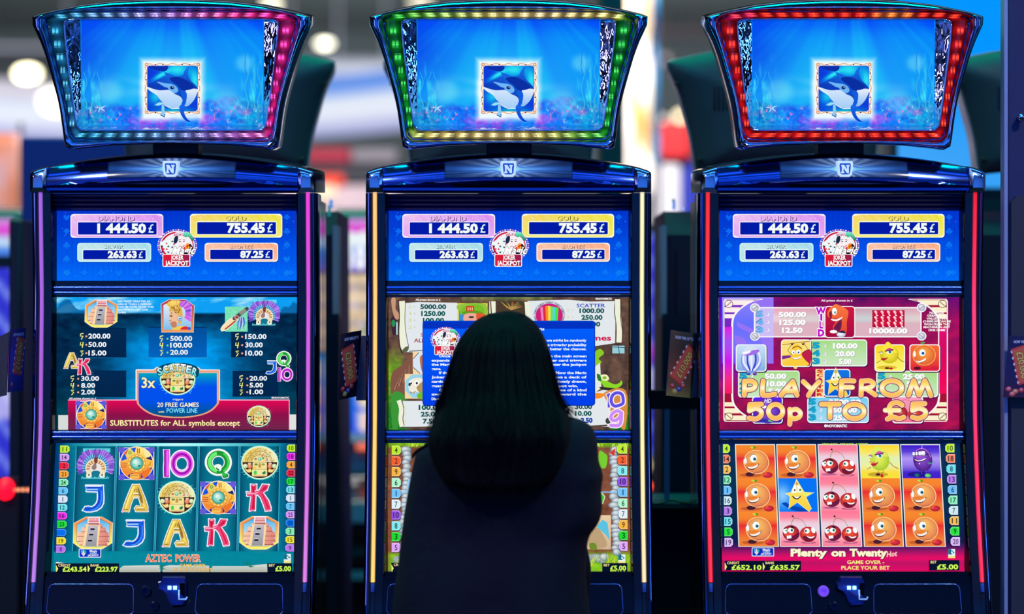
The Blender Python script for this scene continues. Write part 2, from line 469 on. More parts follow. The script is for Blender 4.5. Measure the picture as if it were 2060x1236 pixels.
def led_spots():
    """one cluster of streaks per lamp: position, slope, kind"""
    out = []
    for k in range(-7, 8): out.append((k * 31.5, 29.8 + (abs(k) == 7) * 3, 'h'))
    for k in range(-6, 7): out.append((k * 30.0, 272.0, 'h'))
    for k in range(8):
        v = 62 + k * 26.5
        ul = float(np.interp(v, [40, 70, 108, 140, 176, 217, 250, 268], [234, 231, 224, 217, 210, 202, 198, 196]))
        out += [(ul, v, 'v'), (-ul, v, 'v')]
    return out
def led_mesh(i, u0, v0, kind):
    m = MB(); rs = random.Random(int(u0 * 7 + v0 * 13)); c0 = led_color(i, u0, v0)
    hot = [min(1.5, 0.45 + 0.9 * c) if c > 0.2 else 0.25 + c * 1.5 for c in c0] if i != 2 else [1.3, 0.28 + c0[1], 0.12 + c0[2]]
    def q(u, v, du, dv, wu, wv, c):
        p = [(u - du - wu, v - dv - wv), (u - du + wu, v - dv + wv), (u + du + wu, v + dv + wv), (u + du - wu, v + dv - wv)]
        m.add([L(a, b, YT - .0105) for a, b in p], [(0, 1, 2, 3)], [c] * 4)
    if kind == 'h':
        lean = max(-1, min(1, u0 / 170.0)) * (1 if v0 > 100 else -1)
        for k in range(-4, 5):
            b = (1.25 - abs(k) * 0.2) * rs.uniform(.7, 1.1)
            c = [x * max(.3, b) for x in hot]
            for half in (-1, 1):
                q(u0 + k * 2.6 + lean * half * 1.8, v0 + half * 2.1, lean * 1.5, 1.5, .55, 0, c)
    else:
        for k in range(-3, 4):
            b = (1.2 - abs(k) * 0.24) * rs.uniform(.7, 1.1); c = [x * max(.25, b) for x in hot]
            for half in (-1, 1):
                wdt = 2.6 if v0 < 120 else 1.7
                q(u0 + half * (wdt + 1.0), v0 + k * 2.2, wdt, 0, 0, .5, c)
    return m.mesh('led_lamp')

# ------------------------------------------------------------------ crown
def crown_top(u): return 309 + 27 * (abs(u) / 252.0) ** 1.9
def crown_crease(u): return 362 + 9 * (abs(u) / 252.0) ** 1.6
def crown_pt(u, t):
    """t 0 at the top rim, 1 at the crease"""
    v = crown_top(u) + (crown_crease(u) - crown_top(u)) * t
    bulge = -0.012 - 0.034 * math.sin(t * PI / 2)
    return v, bulge * (1 - 0.35 * (abs(u) / 252.0) ** 3)
def crown_mesh():
    m = MB(); rings = []
    for k in range(41):
        u = -252 + 504 * k / 40; r = []
        vt, vc = crown_top(u), crown_crease(u)
        r.append(L(u, vt + 30, .16)); r.append(L(u, vt - 2, .15)); r.append(L(u, vt - 1.5, .05)); r.append(L(u, vt, .0)); r.append(L(u, vt + 2.5, -.011))
        for t in (0.1, .3, .5, .7, .9, 1.0):
            v, y = crown_pt(u, t); r.append(L(u, v, y))
        r += [L(u, vc + 2.5, -.040), L(u, vc + 5, -.022), L(u, 378, -.012), L(u, 383, -.012), L(u, 384.5, -.020), L(u, 387, -.022), L(u, 388.5, -.012), L(u, 388.5, .16)]
        rings.append(r)
    m.loft(rings, True, True)
    return m.mesh('crown', 35)
def cap_mesh():
    m = MB()
    o = [(252, 335), (262, 337), (280, 343), (286, 347), (287, 352), (287, 388), (252, 388)]
    def ins(k): return [(269.5 + (u - 269.5) * k, 365 + (v - 365) * k) for u, v in o]
    m.loft([ring3(o, .14), ring3(o, -.014), ring3(ins(.93), -.028), ring3(ins(.55), -.036), ring3(ins(.25), -.037)], True, True)
    return m.mesh('corner_cap', 30)
CROWN, CAP = crown_mesh(), cap_mesh()
def cap_left():
    me = CAP.copy(); me.transform(Matrix.Scale(-1, 4, (1, 0, 0))); me.flip_normals(); return me
CAPL = cap_left()

# ------------------------------------------------------------------ pillars, bezel, bars
ZS = [zface(v) for v in (388.5, 430, 480, 540, 600, 660, 720, 780, 840, 900, 960, 1020, 1080, 1130, 1172, 1200, 1236)] + [0.72, 0.66, 0.62, 0.40, 0.02]
XO, XS1, XS0, XI = 0.3185, 0.3035, 0.2945, 0.2765
def pillar_mesh(sx):
    m = MB(); rings = []
    for z in ZS:
        y = yf(z)
        sec = [(XO - .004, y + .10), (XO, y + .06), (XO, y + .014), (XO - .003, y + .004), (XO - .010, y), (XS1 + .0015, y), (XS1, y + .004), (XS0, y + .004), (XS0 - .0015, y), (XI, y + .001), (XI - .0005, y + .012), (XI - .0005, y + .10)]
        rings.append([(sx * a, b, z) for a, b in sec])
    m.loft(rings, True, True); return m.mesh('side_pillar', 40)
def blade_mesh(sx):
    m = MB(); rings = []
    for z in ZS[:-3]:
        y = yf(z); sec = [(XO + .0012, y + .12), (XO + .0022, y + .08), (XO + .0022, y + .04), (XO + .0018, y + .016), (XO - .0004, y + .004), (XO - .004, y - .0015), (XO - .0085, y - .0025), (XO - .011, y + .002), (XO - .006, y + .012), (XO - .003, y + .12)]
        rings.append([(sx * a, b, z) for a, b in sec])
    m.loft(rings, True, True); return m.mesh('edge_blade', 50)
def strip_mesh(sx, cols, v0, v1):
    m = MB(); rings = []; cc = []
    n = 24
    for k in range(n + 1):
        v = v0 + (v1 - v0) * k / n; z = zface(v); y = yf(z); r = []
        for a in range(7):
            t = PI * a / 6; xm = (XS0 + XS1) / 2
            r.append((sx * (xm + .0043 * math.cos(t)), y + .004 - .006 * math.sin(t), z))
            cc.append([float(q) * (0.8 + .2 * math.sin(t)) for q in ramp(k / n, cols)])
        rings.append(r)
    m.loft(rings, False, False); m.c = cc
    return m.mesh('light_strip', True)
def wall_mesh(sx):
    """inner reveal between the front frame and the recessed screens"""
    m = MB(); rings = []
    for v in (389, 440, 500, 567, 600, 680, 760, 840, 880, 900, 960, 1020, 1080, 1140, 1156):
        z = zface(v); y = yf(z)
        rings.append([(sx * XI, y + .001, z), (sx * (XI - .0016), y - .0015, z), (sx * (XI - .003), y + .001, z), (sx * HW * 1.004, y + .055, z), (sx * XI, y + .06, z)])
    m.loft(rings, True, True); return m.mesh('screen_reveal', 30)
BLADE = {s: blade_mesh(s) for s in (-1, 1)}
PILL = {s: pillar_mesh(s) for s in (-1, 1)}; WALL = {s: wall_mesh(s) for s in (-1, 1)}
def bar_mesh(v, r, x=0.2735, yo=0.012, sq=1.0):
    m = MB(); z = zface(v); y = yf(z) + yo; rr = r / 900.0
    m.loft([[(xx, y - sq * rr * math.sin(t), z + rr * math.cos(t)) for t in [PI * k / 9 for k in range(10)]] + [(xx, y + .03, z - rr), (xx, y + .03, z + rr)] for xx in (-x, x)], True, True)
    return m.mesh('divider_bar', 40)
def slab_mesh(v0, v1, y0, y1, x=0.2725):
    m = MB(); za, zb = zface(v0), zface(v1); m.box(-x, x, y0, y1, zb, za); return m.mesh('divider_panel')
BARS = [(bar_mesh(579.5, 4.5), M_bar), (bar_mesh(589.5, 4.2), M_bar), (bar_mesh(871.5, 4.0), M_bar), (bar_mesh(881.0, 4.6), M_bar)]
SLABS = [slab_mesh(565, 598, .030, .06), slab_mesh(866, 893, .012, .05)]
def louvre_mesh(k):
    m = MB(); za, zb = zface(390 + k * 8.6), zface(397.6 + k * 8.6)
    m.prism([(.012 + k * .007, za), (.010 + k * .007, za - .003), (.020 + k * .007, zb), (.06, zb), (.06, za)], 'x', -.2735, .2735); return m.mesh('louvre')
LOUV = [louvre_mesh(k) for k in range(4)]
CAB = MB().prism([(.44, .02), (.44, 1.70), (.055, 1.70), (.055, 1.16), (.045, 1.14), (-.02, .845), (-.03, .77), (-.01, .68), (.02, .62), (.02, .02)], 'x', -.306, .306).mesh('cabinet_body')
# lower panel under the reel screen
def low_y(z): return yf(z) + .012
def rrpts(x0, z0, x1, z1, r, sk=0.0, n=5):
    P = []
    for cx, cz, a in ((x1 - r, z1 - r, 0), (x0 + r, z1 - r, 90), (x0 + r, z0 + r, 180), (x1 - r, z0 + r, 270)):
        for k in range(n + 1):
            t = math.radians(a + 90 * k / n); P.append((cx + r * math.cos(t), cz + r * math.sin(t)))
    return P
def lower_panel():
    m = MB(); zs = [zface(v) for v in (1152, 1175, 1205, 1236)] + [.74, .705]
    m.loft([[(-XI, low_y(z), z), (XI, low_y(z), z), (XI, low_y(z) + .05, z), (-XI, low_y(z) + .05, z)] for z in zs], True, True)
    return m.mesh('lower_panel')
LOWP = lower_panel()
def frame_mesh(u0, u1):
    m = MB(); za, zb = zface(1177), zface(1239)
    pts = []
    for x, z in rrpts(u0 / 888.0, zb, u1 / 888.0, za, .012):
        k = (za - z) / (za - zb); mid = (u0 + u1) / 2 / 888.0
        pts.append((mid + (x - mid) * (.97 + .035 * k), low_y(z) - .0015, z))
    pts.append(pts[0]); m.tube(pts, .0011, 6, False); return m.mesh('panel_outline', True)
FRM = [frame_mesh(-238, -68), frame_mesh(52, 224)]
def acceptor_mesh():
    m = MB()
    pr = [(-13, 1160), (30, 1160), (35, 1170), (35, 1171), (36, 1180), (36, 1208), (30, 1218), (8, 1220), (0, 1210), (-4, 1196), (-12, 1188), (-20, 1184), (-21, 1172), (-16, 1170)]
    def rg(k, dy): return [(((7 + (u - 7) * k)) / 885.0, low_y(zface(v)) + dy, zface(1190 + (v - 1190) * k)) for u, v in pr]
    m.loft([rg(1, .004), rg(1, -.012), rg(.93, -.019), rg(.5, -.020)], True, True)
    return m.mesh('bill_acceptor', 40)
ACC = acceptor_mesh()
def acc_light(u, v, w_, h_):
    m = MB(); z0, z1 = zface(v + h_), zface(v - h_); y = low_y((z0 + z1) / 2) - .024
    m.box((u - w_) / 885., (u + w_) / 885., y, y + .004, z0, z1); return m.mesh('acceptor_light')
ACCL = [acc_light(3, 1182, 3.4, 3.6), acc_light(13.5, 1182, 3.4, 3.6)]
def acc_slot():
    m = MB(); z0, z1 = zface(1204), zface(1172); y = low_y((z0 + z1) / 2) - .0235
    m.box(23 / 885., 33 / 885., y, y + .004, z0, z1); return m.mesh('note_slot')
def acc_tray():
    m = MB(); pts = [(22, 1186), (22, 1205), (36, 1205), (38, 1200)]
    m.tube([(u / 885., low_y(zface(v)) - .0245, zface(v)) for u, v in pts], .0022, 6); return m.mesh('slot_trim', True)
ASLOT, ATRAY = acc_slot(), acc_tray()
def knob_mesh(u, v, r):
    m = MB(); z = zface(v); y = low_y(z); R = r / 885.
    m.lathe([(R, .0), (R, -.008), (R * .85, -.012), (R * .5, -.012), (R * .45, -.007), (.0004, -.007)], 18, (u / 885., y, z), 'y'); return m.mesh('lock', 40)
KNOBS = [knob_mesh(-45, 1191, 11), knob_mesh(-27, 1221, 9)]
DECK = MB().prism([(-.03, .70), (-.06, .742), (-.30, .720), (-.315, .705), (-.315, .690), (-.28, .665), (-.03, .64)], 'x', -.30, .30).mesh('button_deck', 40)
POST = MB().box(-.050, .052, .02, .09, zface(325), L(0, 284, .05)[2]).mesh('topper_post')
SCRM = {}
def screen_mesh(name):
    (za, ya), (zb, yb) = SCR[name]
    m = MB().add([(-HW, ya, za), (HW, ya, za), (HW, yb, zb), (-HW, yb, zb), (-HW, ya + .012, za), (HW, ya + .012, za), (HW, yb + .012, zb), (-HW, yb + .012, zb)],
                 [(0, 1, 2, 3), (7, 6, 5, 4), (0, 4, 5, 1), (1, 5, 6, 2), (2, 6, 7, 3), (3, 7, 4, 0)])
    return m
# emblem
def emblem_panel():
    m = MB(); nx, nt = 61, 15; V = []; C = []
    for j in range(nt):
        for i in range(nx):
            u = -129 + 258 * i / (nx - 1); k = 1 - 0.10 * (abs(u) / 129) ** 2
            t = .5 + (j / (nt - 1) - .5) * .74 * k + .03
            v, y = crown_pt(u, t); V.append(L(u, v, y - .0025))
            a = math.atan2((v - 340) * 2.2, u); r = abs(u) / 129.0
            ray = 0.5 + 0.5 * math.cos(a * 18); hor = math.exp(-((v - 340) / 7.0) ** 2)
            g = max(0, 1 - r * 1.15) ** 1.2
            base = np.array([.08, .15, .33]) + np.array([.56, .64, .70]) * g * (.25 + .75 * ray) + np.array([.08, .28, .55]) * hor * (1 - r * .5)
            if j in (0, nt - 1) or i in (0, nx - 1): base = np.array([.05, .10, .3])
            C.append(np.clip(base, 0, 1))
    m.add(V, [[j * nx + i, j * nx + i + 1, (j + 1) * nx + i + 1, (j + 1) * nx + i] for j in range(nt - 1) for i in range(nx - 1)], C)
    return m.mesh('emblem_panel', True)
EMB = emblem_panel()
BADGE_O = [(-15, 324), (15, 324), (16.5, 330), (14, 352), (9, 356), (-9, 356), (-14, 352), (-16.5, 330)]
def badge_mesh(k, y0, y1, pts=BADGE_O):
    m = MB(); c = [(u * k, 339.5 + (v - 339.5) * k) for u, v in pts]; c2 = [(u * k * .9, 339.5 + (v - 339.5) * k * .92) for u, v in pts]
    m.loft([ring3(c, y0), ring3(c, y1 + .003), ring3(c2, y1)], True, True); return m.mesh('emblem_badge', 30)
BADGE, BADGEI = badge_mesh(1.0, -.025, -.056), badge_mesh(.74, -.05, -.0575)
NPTS = [(-8, 332), (-2.5, 332), (3.6, 341), (3.6, 335), (2, 335), (2, 332), (8.5, 332), (8.5, 335), (7, 335), (7, 348.5), (3.4, 348.5), (-3.6, 338.5), (-3.6, 345.5), (-2, 345.5), (-2, 348.5), (-8.5, 348.5), (-8.5, 345.5), (-7, 345.5), (-7, 335), (-8, 335)]
LETN = MB().loft([ring3(NPTS, -.057), ring3(NPTS, -.0592)], True, True).mesh('emblem_letter')
M_badge = mat('badge_white', rgb(225, 235, 245), 0.25, emit=rgb(190, 215, 240), es=.75)
M_badgein = mat('badge_blue', rgb(20, 70, 160), 0.3, emit=rgb(30, 90, 190), es=.5)
M_emb = mat('emblem_glow', (0, 0, 0), 0.12, attr='Col', es=.85, spec=.6, sample=False)
M_blueled = mat('blue_led', (0, 0, 0), 0.3, emit=rgb(110, 190, 255), es=5.0)
M_outline = mat('blue_outline', rgb(130, 155, 240), 0.25, .9)
M_knobs = [mat('lock_dark', rgb(40, 45, 80), 0.3, .8), mat('lock_violet', rgb(150, 90, 230), 0.35, emit=rgb(110, 70, 215), es=.6)]
M_tray = mat('lit_trim', rgb(190, 215, 255), 0.2, .6, emit=rgb(120, 170, 240), es=.55)
M_housing = [mat('topper_chrome', rgb(150, 172, 215), 0.11, 1.0, bump=0.015, bscale=8)] * 3
M_lip = mat('lip_chrome', rgb(170, 190, 225), 0.12, 1.0)

LABELS = ['slot machine with pyramid and mask reels and a topper ringed in cyan and pink lamps',
          'slot machine behind the seated woman, its topper ringed in green and yellow lamps',
          'slot machine with smiling fruit reels and a topper ringed in red lamps']
STRIPS = [([(0, (150, 95, 215)), (.5, (160, 90, 205)), (1, (175, 120, 220))], [(0, (225, 60, 205)), (.3, (190, 85, 215)), (1, (205, 120, 215))]),
          ([(0, (255, 190, 120)), (.5, (255, 200, 110)), (1, (250, 205, 110))], [(0, (240, 235, 190)), (.5, (245, 235, 165)), (1, (250, 220, 175))]),
          ([(0, (235, 40, 50)), (.4, (255, 60, 90)), (1, (245, 40, 70))], [(0, (225, 30, 50)), (.3, (245, 60, 120)), (1, (235, 45, 85))])]
SCREENS = []
def part(name, me, m, parent, label=None):
    if not me.materials: me.materials.append(m)
    o = bpy.data.objects.new(name, me); o.parent = parent; COL.objects.link(o)
    if me.materials[0] != m:
        o.material_slots[0].link = 'OBJECT'; o.material_slots[0].material = m
    if label: o['label'] = label
    return o
SHELL = {n: screen_mesh(n) for n in SCR}
def build_machine(i):
    t = empty('slot_machine', (MX[i], 0, 0), LABELS[i], 'slot machine', 'slot machines in the front row')
    part('cabinet', CAB, M_black, t)
    for s in (-1, 1):
        p = part('side_pillar', PILL[s], M_black, t)
        part('edge_blade', BLADE[s], mat('blade_chrome', rgb(110, 130, 190), .1, 1.0), p)
        part('light_strip', strip_mesh(s, STRIPS[i][0 if s < 0 else 1], 389, 1172), mat('edge_light', (0, 0, 0), .4, attr='Col', es=1.25), p)
        part('strip_end', strip_mesh(s, [(0, (40, 90, 190)), (1, (20, 30, 120))], 1174, 1192), mat('edge_end', rgb(40, 60, 140), .2, attr='Col', es=.5), p)
        part('screen_reveal', WALL[s], mat('reveal_gloss', rgb(26, 28, 40), .1, .75), t)
    c = part('crown', CROWN, M_darkchrome, t)
    part('corner_cap', CAP, M_chrome, c); part('corner_cap', CAPL, M_chrome, c)
    part('emblem_panel', EMB, M_emb, c); part('emblem_badge', BADGE, M_badge, c); part('badge_field', BADGEI, M_badgein, c); part('emblem_letter', LETN, M_badge, c)
    for me in LOUV: part('louvre', me, mat('louvre_navy', rgb(34, 46, 110), .45, spec=.3), t)
    for me, m in BARS: part('divider_bar', me, m, t)
    for me in SLABS: part('divider_panel', me, M_glassblack, t)
    part('topper_post', POST, M_matt, t)
    tp = part('topper', TM['housing'], M_housing[i], t)
    part('screen_lip', TM['lip'], M_lip, tp); part('reflector_liner', TM['liner'], M_wavy, tp)
    part('led_channel', led_lens(i), M_lens, tp)
    for u, v, k in led_spots(): part('led_lamp', led_mesh(i, u, v, k), M_led, tp)
    lp = part('lower_panel', LOWP, M_glassblack, t)
    for me in FRM: part('panel_outline', me, M_outline, lp)
    ac = part('bill_acceptor', ACC, mat('acceptor_blue', rgb(30, 50, 130), .2, .6), t)
    for me in ACCL: part('acceptor_light', me, M_blueled, ac)
    part('note_slot', ASLOT, M_glassblack, ac); part('slot_trim', ATRAY, M_tray, ac)
    part('lock', KNOBS[0], M_knobs[1 if i == 2 else 0], t); part('lock', KNOBS[1], M_knobs[0], t)
    part('button_deck', DECK, M_black, t)
    sc = {}
    for n, nm in (('jackpot', 'jackpot_screen'), ('pay', 'paytable_screen'), ('reel', 'reel_screen')):
        me = SHELL[n]; mm = MB().add(me.v, me.f, [BASECOL[n][i]] * 8)
        sc[n] = part(nm, mm.mesh(nm), M_screen, t)
    o = ring3(oS, YT + .0195); mm = MB()
    k = 1.02; q = [L(u * k, v, YT + .0195) for u, v in ((-182, 42), (182, 42), (182, 253), (-182, 253))]
    mm.add(q, [(0, 1, 2, 3)], [(0.0, .5, .95)] * 4)
    sc['top'] = part('topper_screen', mm.mesh('topper_screen'), M_screen, tp)
    SCREENS.append(sc); return t
BASECOL = {'jackpot': [(.0, .30, .92)] * 3, 'pay': [(.0, .32, .50), (.75, .72, .62), (.66, .10, .40)], 'reel': [(.0, .42, .52), (.45, .33, .2), (.6, .2, .3)]}
MACH = [build_machine(i) for i in range(3)]
# ------------------------------------------------------------------ pictures on the screens
WH = (1, 1, 1)
K8 = 1 / 8.24
def newart(parent, proj):
    a = Art(parent, proj); ARTS.append(a); return a

# ---- underwater picture in the topper (the same on all three machines)
def art_top():
    a = newart(SCREENS[1]['top'], proj_top(1)); a.chunk('underwater_scene').at(0, 0, 1)
    def bgf(X, Y):
        x = (X - 840) / 365.0; y = (Y - 43) / 210.0
        ang = np.arctan2(x - .52, y + .55); ray = noise2(ang * 9 + 20, ang * 0 + 3, 1.0, 3, 3) - .5
        dkl = np.exp(-((x + .05) ** 2 / .05 + (y - .28) ** 2 / .09)); glow = np.exp(-((x - .5) ** 2 / .16 + (y - .55) ** 2 / .25))
        r = .0 + .10 * glow + .05 * y + .12 * np.maximum(0, ray) * (1 - y * .6); g = .50 + .20 * glow + .10 * y - .26 * dkl + .28 * ray * (1 - y * .5) - .12 * np.exp(-((y) / .10) ** 2)
        b = .97 + 0 * x - .05 * dkl
        hz = noise2(X * .02 + 5, Y * .035, 1.0, 9, 4); bed = np.clip((y - (.80 - .16 * np.abs(x - .5) - .18 * (hz - .5))) / .07, 0, 1)
        tex = noise2(X * .09, Y * .11, 1.0, 11, 4); tex2 = noise2(X * .22 + 9, Y * .22, 1.0, 12, 3); sel = noise2(X * .035 + 3, Y * .05, 1.0, 17, 2)
        pk = .75 * np.clip((sel - .52) * 6, 0, 1) * np.clip((y - .8) / .1, 0, 1); side = np.clip((np.abs(x - .5) - .30) / .12, 0, 1)
        cr = .05 + .45 * (tex2 - .35) + .55 * pk; cg = .36 + .55 * (tex - .3) + .25 * side * tex2 - .10 * pk; cb = .84 + .25 * tex - .10 * side
        r = r * (1 - bed) + cr * bed; g = g * (1 - bed) + cg * bed; b = b * (1 - bed) + cb * bed
        weed = np.clip((noise2(X * .16, Y * .035, 1.0, 21, 3) - .52) * 4, 0, 1) * np.clip((np.abs(x - .5) - .36) / .08, 0, 1) * np.clip((y - .28) / .3, 0, 1) * (1 - bed)
        r += weed * .18; g += weed * .30; b += weed * .02
        for cx, cy, rr in ((.15, .67, .075), (.80, .78, .08), (.90, .40, .05)):
            h = np.exp(-((((x - cx) / rr) ** 2 + ((y - cy) / (rr * 1.6)) ** 2) ** 2)); r += .22 * h; g += .14 * h
        dd = np.maximum(np.abs(x - .502) / .158, np.abs(y - .655) / .268); hal = (np.clip(1.22 - dd, 0, .24) / .24) ** 1.3 * np.clip(.35 + 1.1 * noise2(ang * 7 + 30, dd * .3, 2.0, 5, 3), 0, 1.1)
        beam = np.exp(-((y - (.66 - .10 * (x - .5))) / .05) ** 2) * np.exp(-np.abs(x - .50) / .13) + .8 * np.exp(-((y - (.66 + .42 * (x - .5))) / .035) ** 2) * np.exp(-np.abs(x - .45) / .10)
        hh = np.clip(hal + .8 * beam, 0, 1)
        return r * (1 - hh) + .92 * hh, g * (1 - hh) + .98 * hh, b * (1 - hh) + 1.0 * hh
    a.grid(840, 43, 1205.5, 252.5, 190, 110, bgf)
    a.at(830, 30, 390 / 2060)
    # starfish and coral twigs
    for k in range(5):
        t = k * 72 - 100; a.stroke([(258, 990), (258 + 62 * math.cos(math.radians(t)), 990 + 52 * math.sin(math.radians(t)))], 16, rgb(190, 225, 250), taper=(1, .3), cap=False)
    rs = random.Random(4)
    for k in range(46):
        x = rs.choice([rs.uniform(70, 620), rs.uniform(1420, 1960)]); y = rs.uniform(980, 1150); c = rs.choice([rgb(190, 120, 210), rgb(225, 140, 190), rgb(90, 210, 230), rgb(60, 120, 230), rgb(140, 220, 240), rgb(30, 90, 210)])
        for q in range(3): a.stroke([(x, y), (x + rs.uniform(-22, 22), y - rs.uniform(14, 40))], 7, c, taper=(1, .4), cap=False)
    for x0 in (95, 180, 240, 1810, 1880, 1945):
        p = [(x0 + 18 * math.sin(k * 1.1 + x0), 1000 - k * (58 if x0 > 1000 else 44)) for k in range(10)]
        a.stroke(catmull(p, 3, False), 11, rgb(60, 190, 235) if x0 < 1000 else rgb(70, 180, 225), taper=(1, .35), cap=False)
    a.stroke([(130, 1160), (132, 1010)], 5, rgb(10, 70, 170)); a.stroke([(1800, 395), (1790, 560), (1815, 640)], 6, rgb(40, 120, 220))
    # framed dolphin
    a.chunk('dolphin_picture').at(950, 110, K8)
    a.rect(165, 165, 1045, 960, rgb(10, 60, 215))
    def inner(X, Y):
        d = np.exp(-(((X - 690) / 230) ** 2 + ((Y - 250) / 130) ** 2)); e = np.exp(-(((X - 980) / 90) ** 2 + ((Y - 440) / 190) ** 2)); f = np.exp(-(((X - 330) / 120) ** 2 + ((Y - 700) / 120) ** 2)); g = np.exp(-(((X - 640) / 300) ** 2 + ((Y - 950) / 70) ** 2)); h = np.exp(-((Y - 405 + (X - 300) * .55) / 40) ** 2) * np.exp(-((X - 400) / 130) ** 2)
        s = np.clip(d + e + f * .8 + g * .8 + h, 0, 1.2)
        return .04 + .32 * np.maximum(0, s - .6) + .0 * X, .22 + .66 * s, .85 + .1 * s - .12 * g
    a.grid(190, 180, 1020, 945, 40, 36, inner)
    a.blob([(190, 190), (350, 195), (520, 185), (525, 240), (470, 280), (380, 265), (280, 235)], rgb(10, 45, 170))
    # body: back, head, belly, fin, flippers, tail
    a.blob([(160, 530), (205, 485), (280, 465), (350, 420), (450, 385), (500, 350), (470, 290), (560, 320), (660, 360), (770, 345), (800, 280), (850, 215), (890, 190), (870, 260), (865, 350), (900, 420), (980, 500), (1030, 590), (1000, 700), (930, 800), (840, 870), (740, 840), (640, 880), (540, 850), (440, 780), (360, 690), (270, 610), (190, 570)], lambda x, y: mixc(rgb(25, 110, 235), rgb(8, 50, 165), min(1, max(0, (y - 250) / 330))))
    a.blob([(830, 590), (1015, 570), (1010, 650), (950, 770), (850, 860), (790, 830), (835, 740)], lambda x, y: mixc(rgb(225, 235, 250), rgb(130, 185, 245), min(1, max(0, (y - 600) / 250))))
    a.blob([(165, 530), (250, 555), (380, 590), (560, 590), (640, 650), (740, 700), (775, 770), (750, 830), (700, 885), (600, 880), (500, 840), (400, 745), (340, 670), (230, 600)], lambda x, y: mixc(rgb(215, 232, 252), rgb(165, 205, 246), min(1, max(0, (y - 560) / 300))))
    a.stroke([(430, 795), (500, 850), (600, 895), (720, 890)], 16, rgb(235, 250, 255), taper=(.6, 1), cap=False)
    a.stroke([(190, 545), (270, 600), (360, 665)], 22, rgb(225, 245, 255), taper=(1, .5), cap=False)
    a.blob([(350, 450), (470, 470), (600, 490), (670, 530), (700, 600), (640, 640), (560, 590), (480, 540), (420, 500)], rgb(110, 180, 245))
    a.blob([(190, 500), (300, 480), (420, 520), (540, 560), (420, 585), (300, 560)], rgb(12, 60, 185))
    a.ell(602, 548, 40, 30, rgb(70, 130, 215)); a.ell(600, 548, 30, 23, rgb(8, 20, 60)); a.ell(610, 540, 9, 7, WH)
    a.blob([(560, 390), (700, 370), (850, 430), (960, 530), (900, 580), (760, 585), (690, 510), (600, 450)], rgb(8, 45, 160))
    a.blob([(300, 850), (330, 790), (380, 740), (430, 800), (400, 835)], rgb(25, 130, 225)); a.blob([(320, 830), (400, 790), (440, 815), (380, 845)], rgb(150, 225, 245))
    # carved frame
    rs = random.Random(3)
    def fr(px, py, nx, ny): pass
    edge = [[(165, 160), (1050, 160)], [(1050, 160), (1045, 965)], [(1045, 965), (165, 965)], [(165, 965), (165, 160)]]
    for (p, q) in edge:
        n = 22; v = [(p[0] + (q[0] - p[0]) * k / n, p[1] + (q[1] - p[1]) * k / n) for k in range(n + 1)]
        l = math.hypot(q[0] - p[0], q[1] - p[1]); nx, ny = -(q[1] - p[1]) / l, (q[0] - p[0]) / l
        c = [(x + nx * 14 * math.sin(k * 1.25), y + ny * 14 * math.sin(k * 1.25)) for k, (x, y) in enumerate(v)]
        c2 = [(x - nx * 13 * math.sin(k * 1.25 + .5), y - ny * 13 * math.sin(k * 1.25 + .5)) for k, (x, y) in enumerate(v)]
        a.stroke(v, 44, rgb(250, 225, 205)); a.stroke(catmull(c, 3, False), 17, rgb(255, 250, 240)); a.stroke(catmull(c2, 3, False), 9, rgb(205, 140, 95))
        for k in (4, 7, 15, 18): a.ell(v[k][0] + nx * 4, v[k][1] + ny * 4, 13, 10, rgb(30, 25, 50), n=8)
    for x, y in ((180, 165), (1035, 165), (1030, 955), (180, 955)):
        a.ell(x, y, 42, 36, rgb(250, 225, 200)); a.ring(x, y, 16, 28, rgb(200, 120, 80), n=16); a.ell(x, y, 9, 9, rgb(255, 240, 220), n=10)
    a.blob([(725, 850), (790, 835), (830, 880), (800, 960), (850, 1060), (910, 1110), (850, 1110), (780, 1050), (735, 960)], lambda x, y: mixc(rgb(20, 105, 235), rgb(10, 60, 200), min(1, (y - 850) / 250)))
    a.blob([(740, 600), (830, 620), (845, 700), (815, 830), (755, 830), (775, 740)], rgb(15, 90, 220))
    a.blob([(430, 830), (470, 850), (475, 960), (480, 1035), (410, 1000), (425, 950)], rgb(140, 205, 245)); a.stroke([(412, 1000), (475, 1036), (478, 990)], 16, rgb(10, 60, 150))
    return a
art_top()

# ---- the jackpot board (the same on all three)
def suit(a, k, x, y, s, c):
    if k == 0: a.blob([(x, y + .5 * s), (x - .45 * s, y), (x - .3 * s, y - .35 * s), (x, y - .15 * s), (x + .3 * s, y - .35 * s), (x + .45 * s, y)], c, 3)
    elif k == 1: a.poly([(x, y - .45 * s), (x + .5 * s, y), (x, y + .45 * s), (x - .5 * s, y)], c)
    elif k == 2:
        for dx, dy in ((0, -.22), (-.26, .1), (.26, .1)): a.ell(x + dx * s, y + dy * s, .24 * s, .22 * s, c, n=10)
        a.poly([(x, y), (x + .15 * s, y + .5 * s), (x - .15 * s, y + .5 * s)], c)
    else:
        a.blob([(x, y - .5 * s), (x + .45 * s, y + .05 * s), (x + .25 * s, y + .3 * s), (x, y + .12 * s), (x - .25 * s, y + .3 * s), (x - .45 * s, y + .05 * s)], c, 3)
        a.poly([(x, y), (x + .15 * s, y + .5 * s), (x - .15 * s, y + .5 * s)], c)
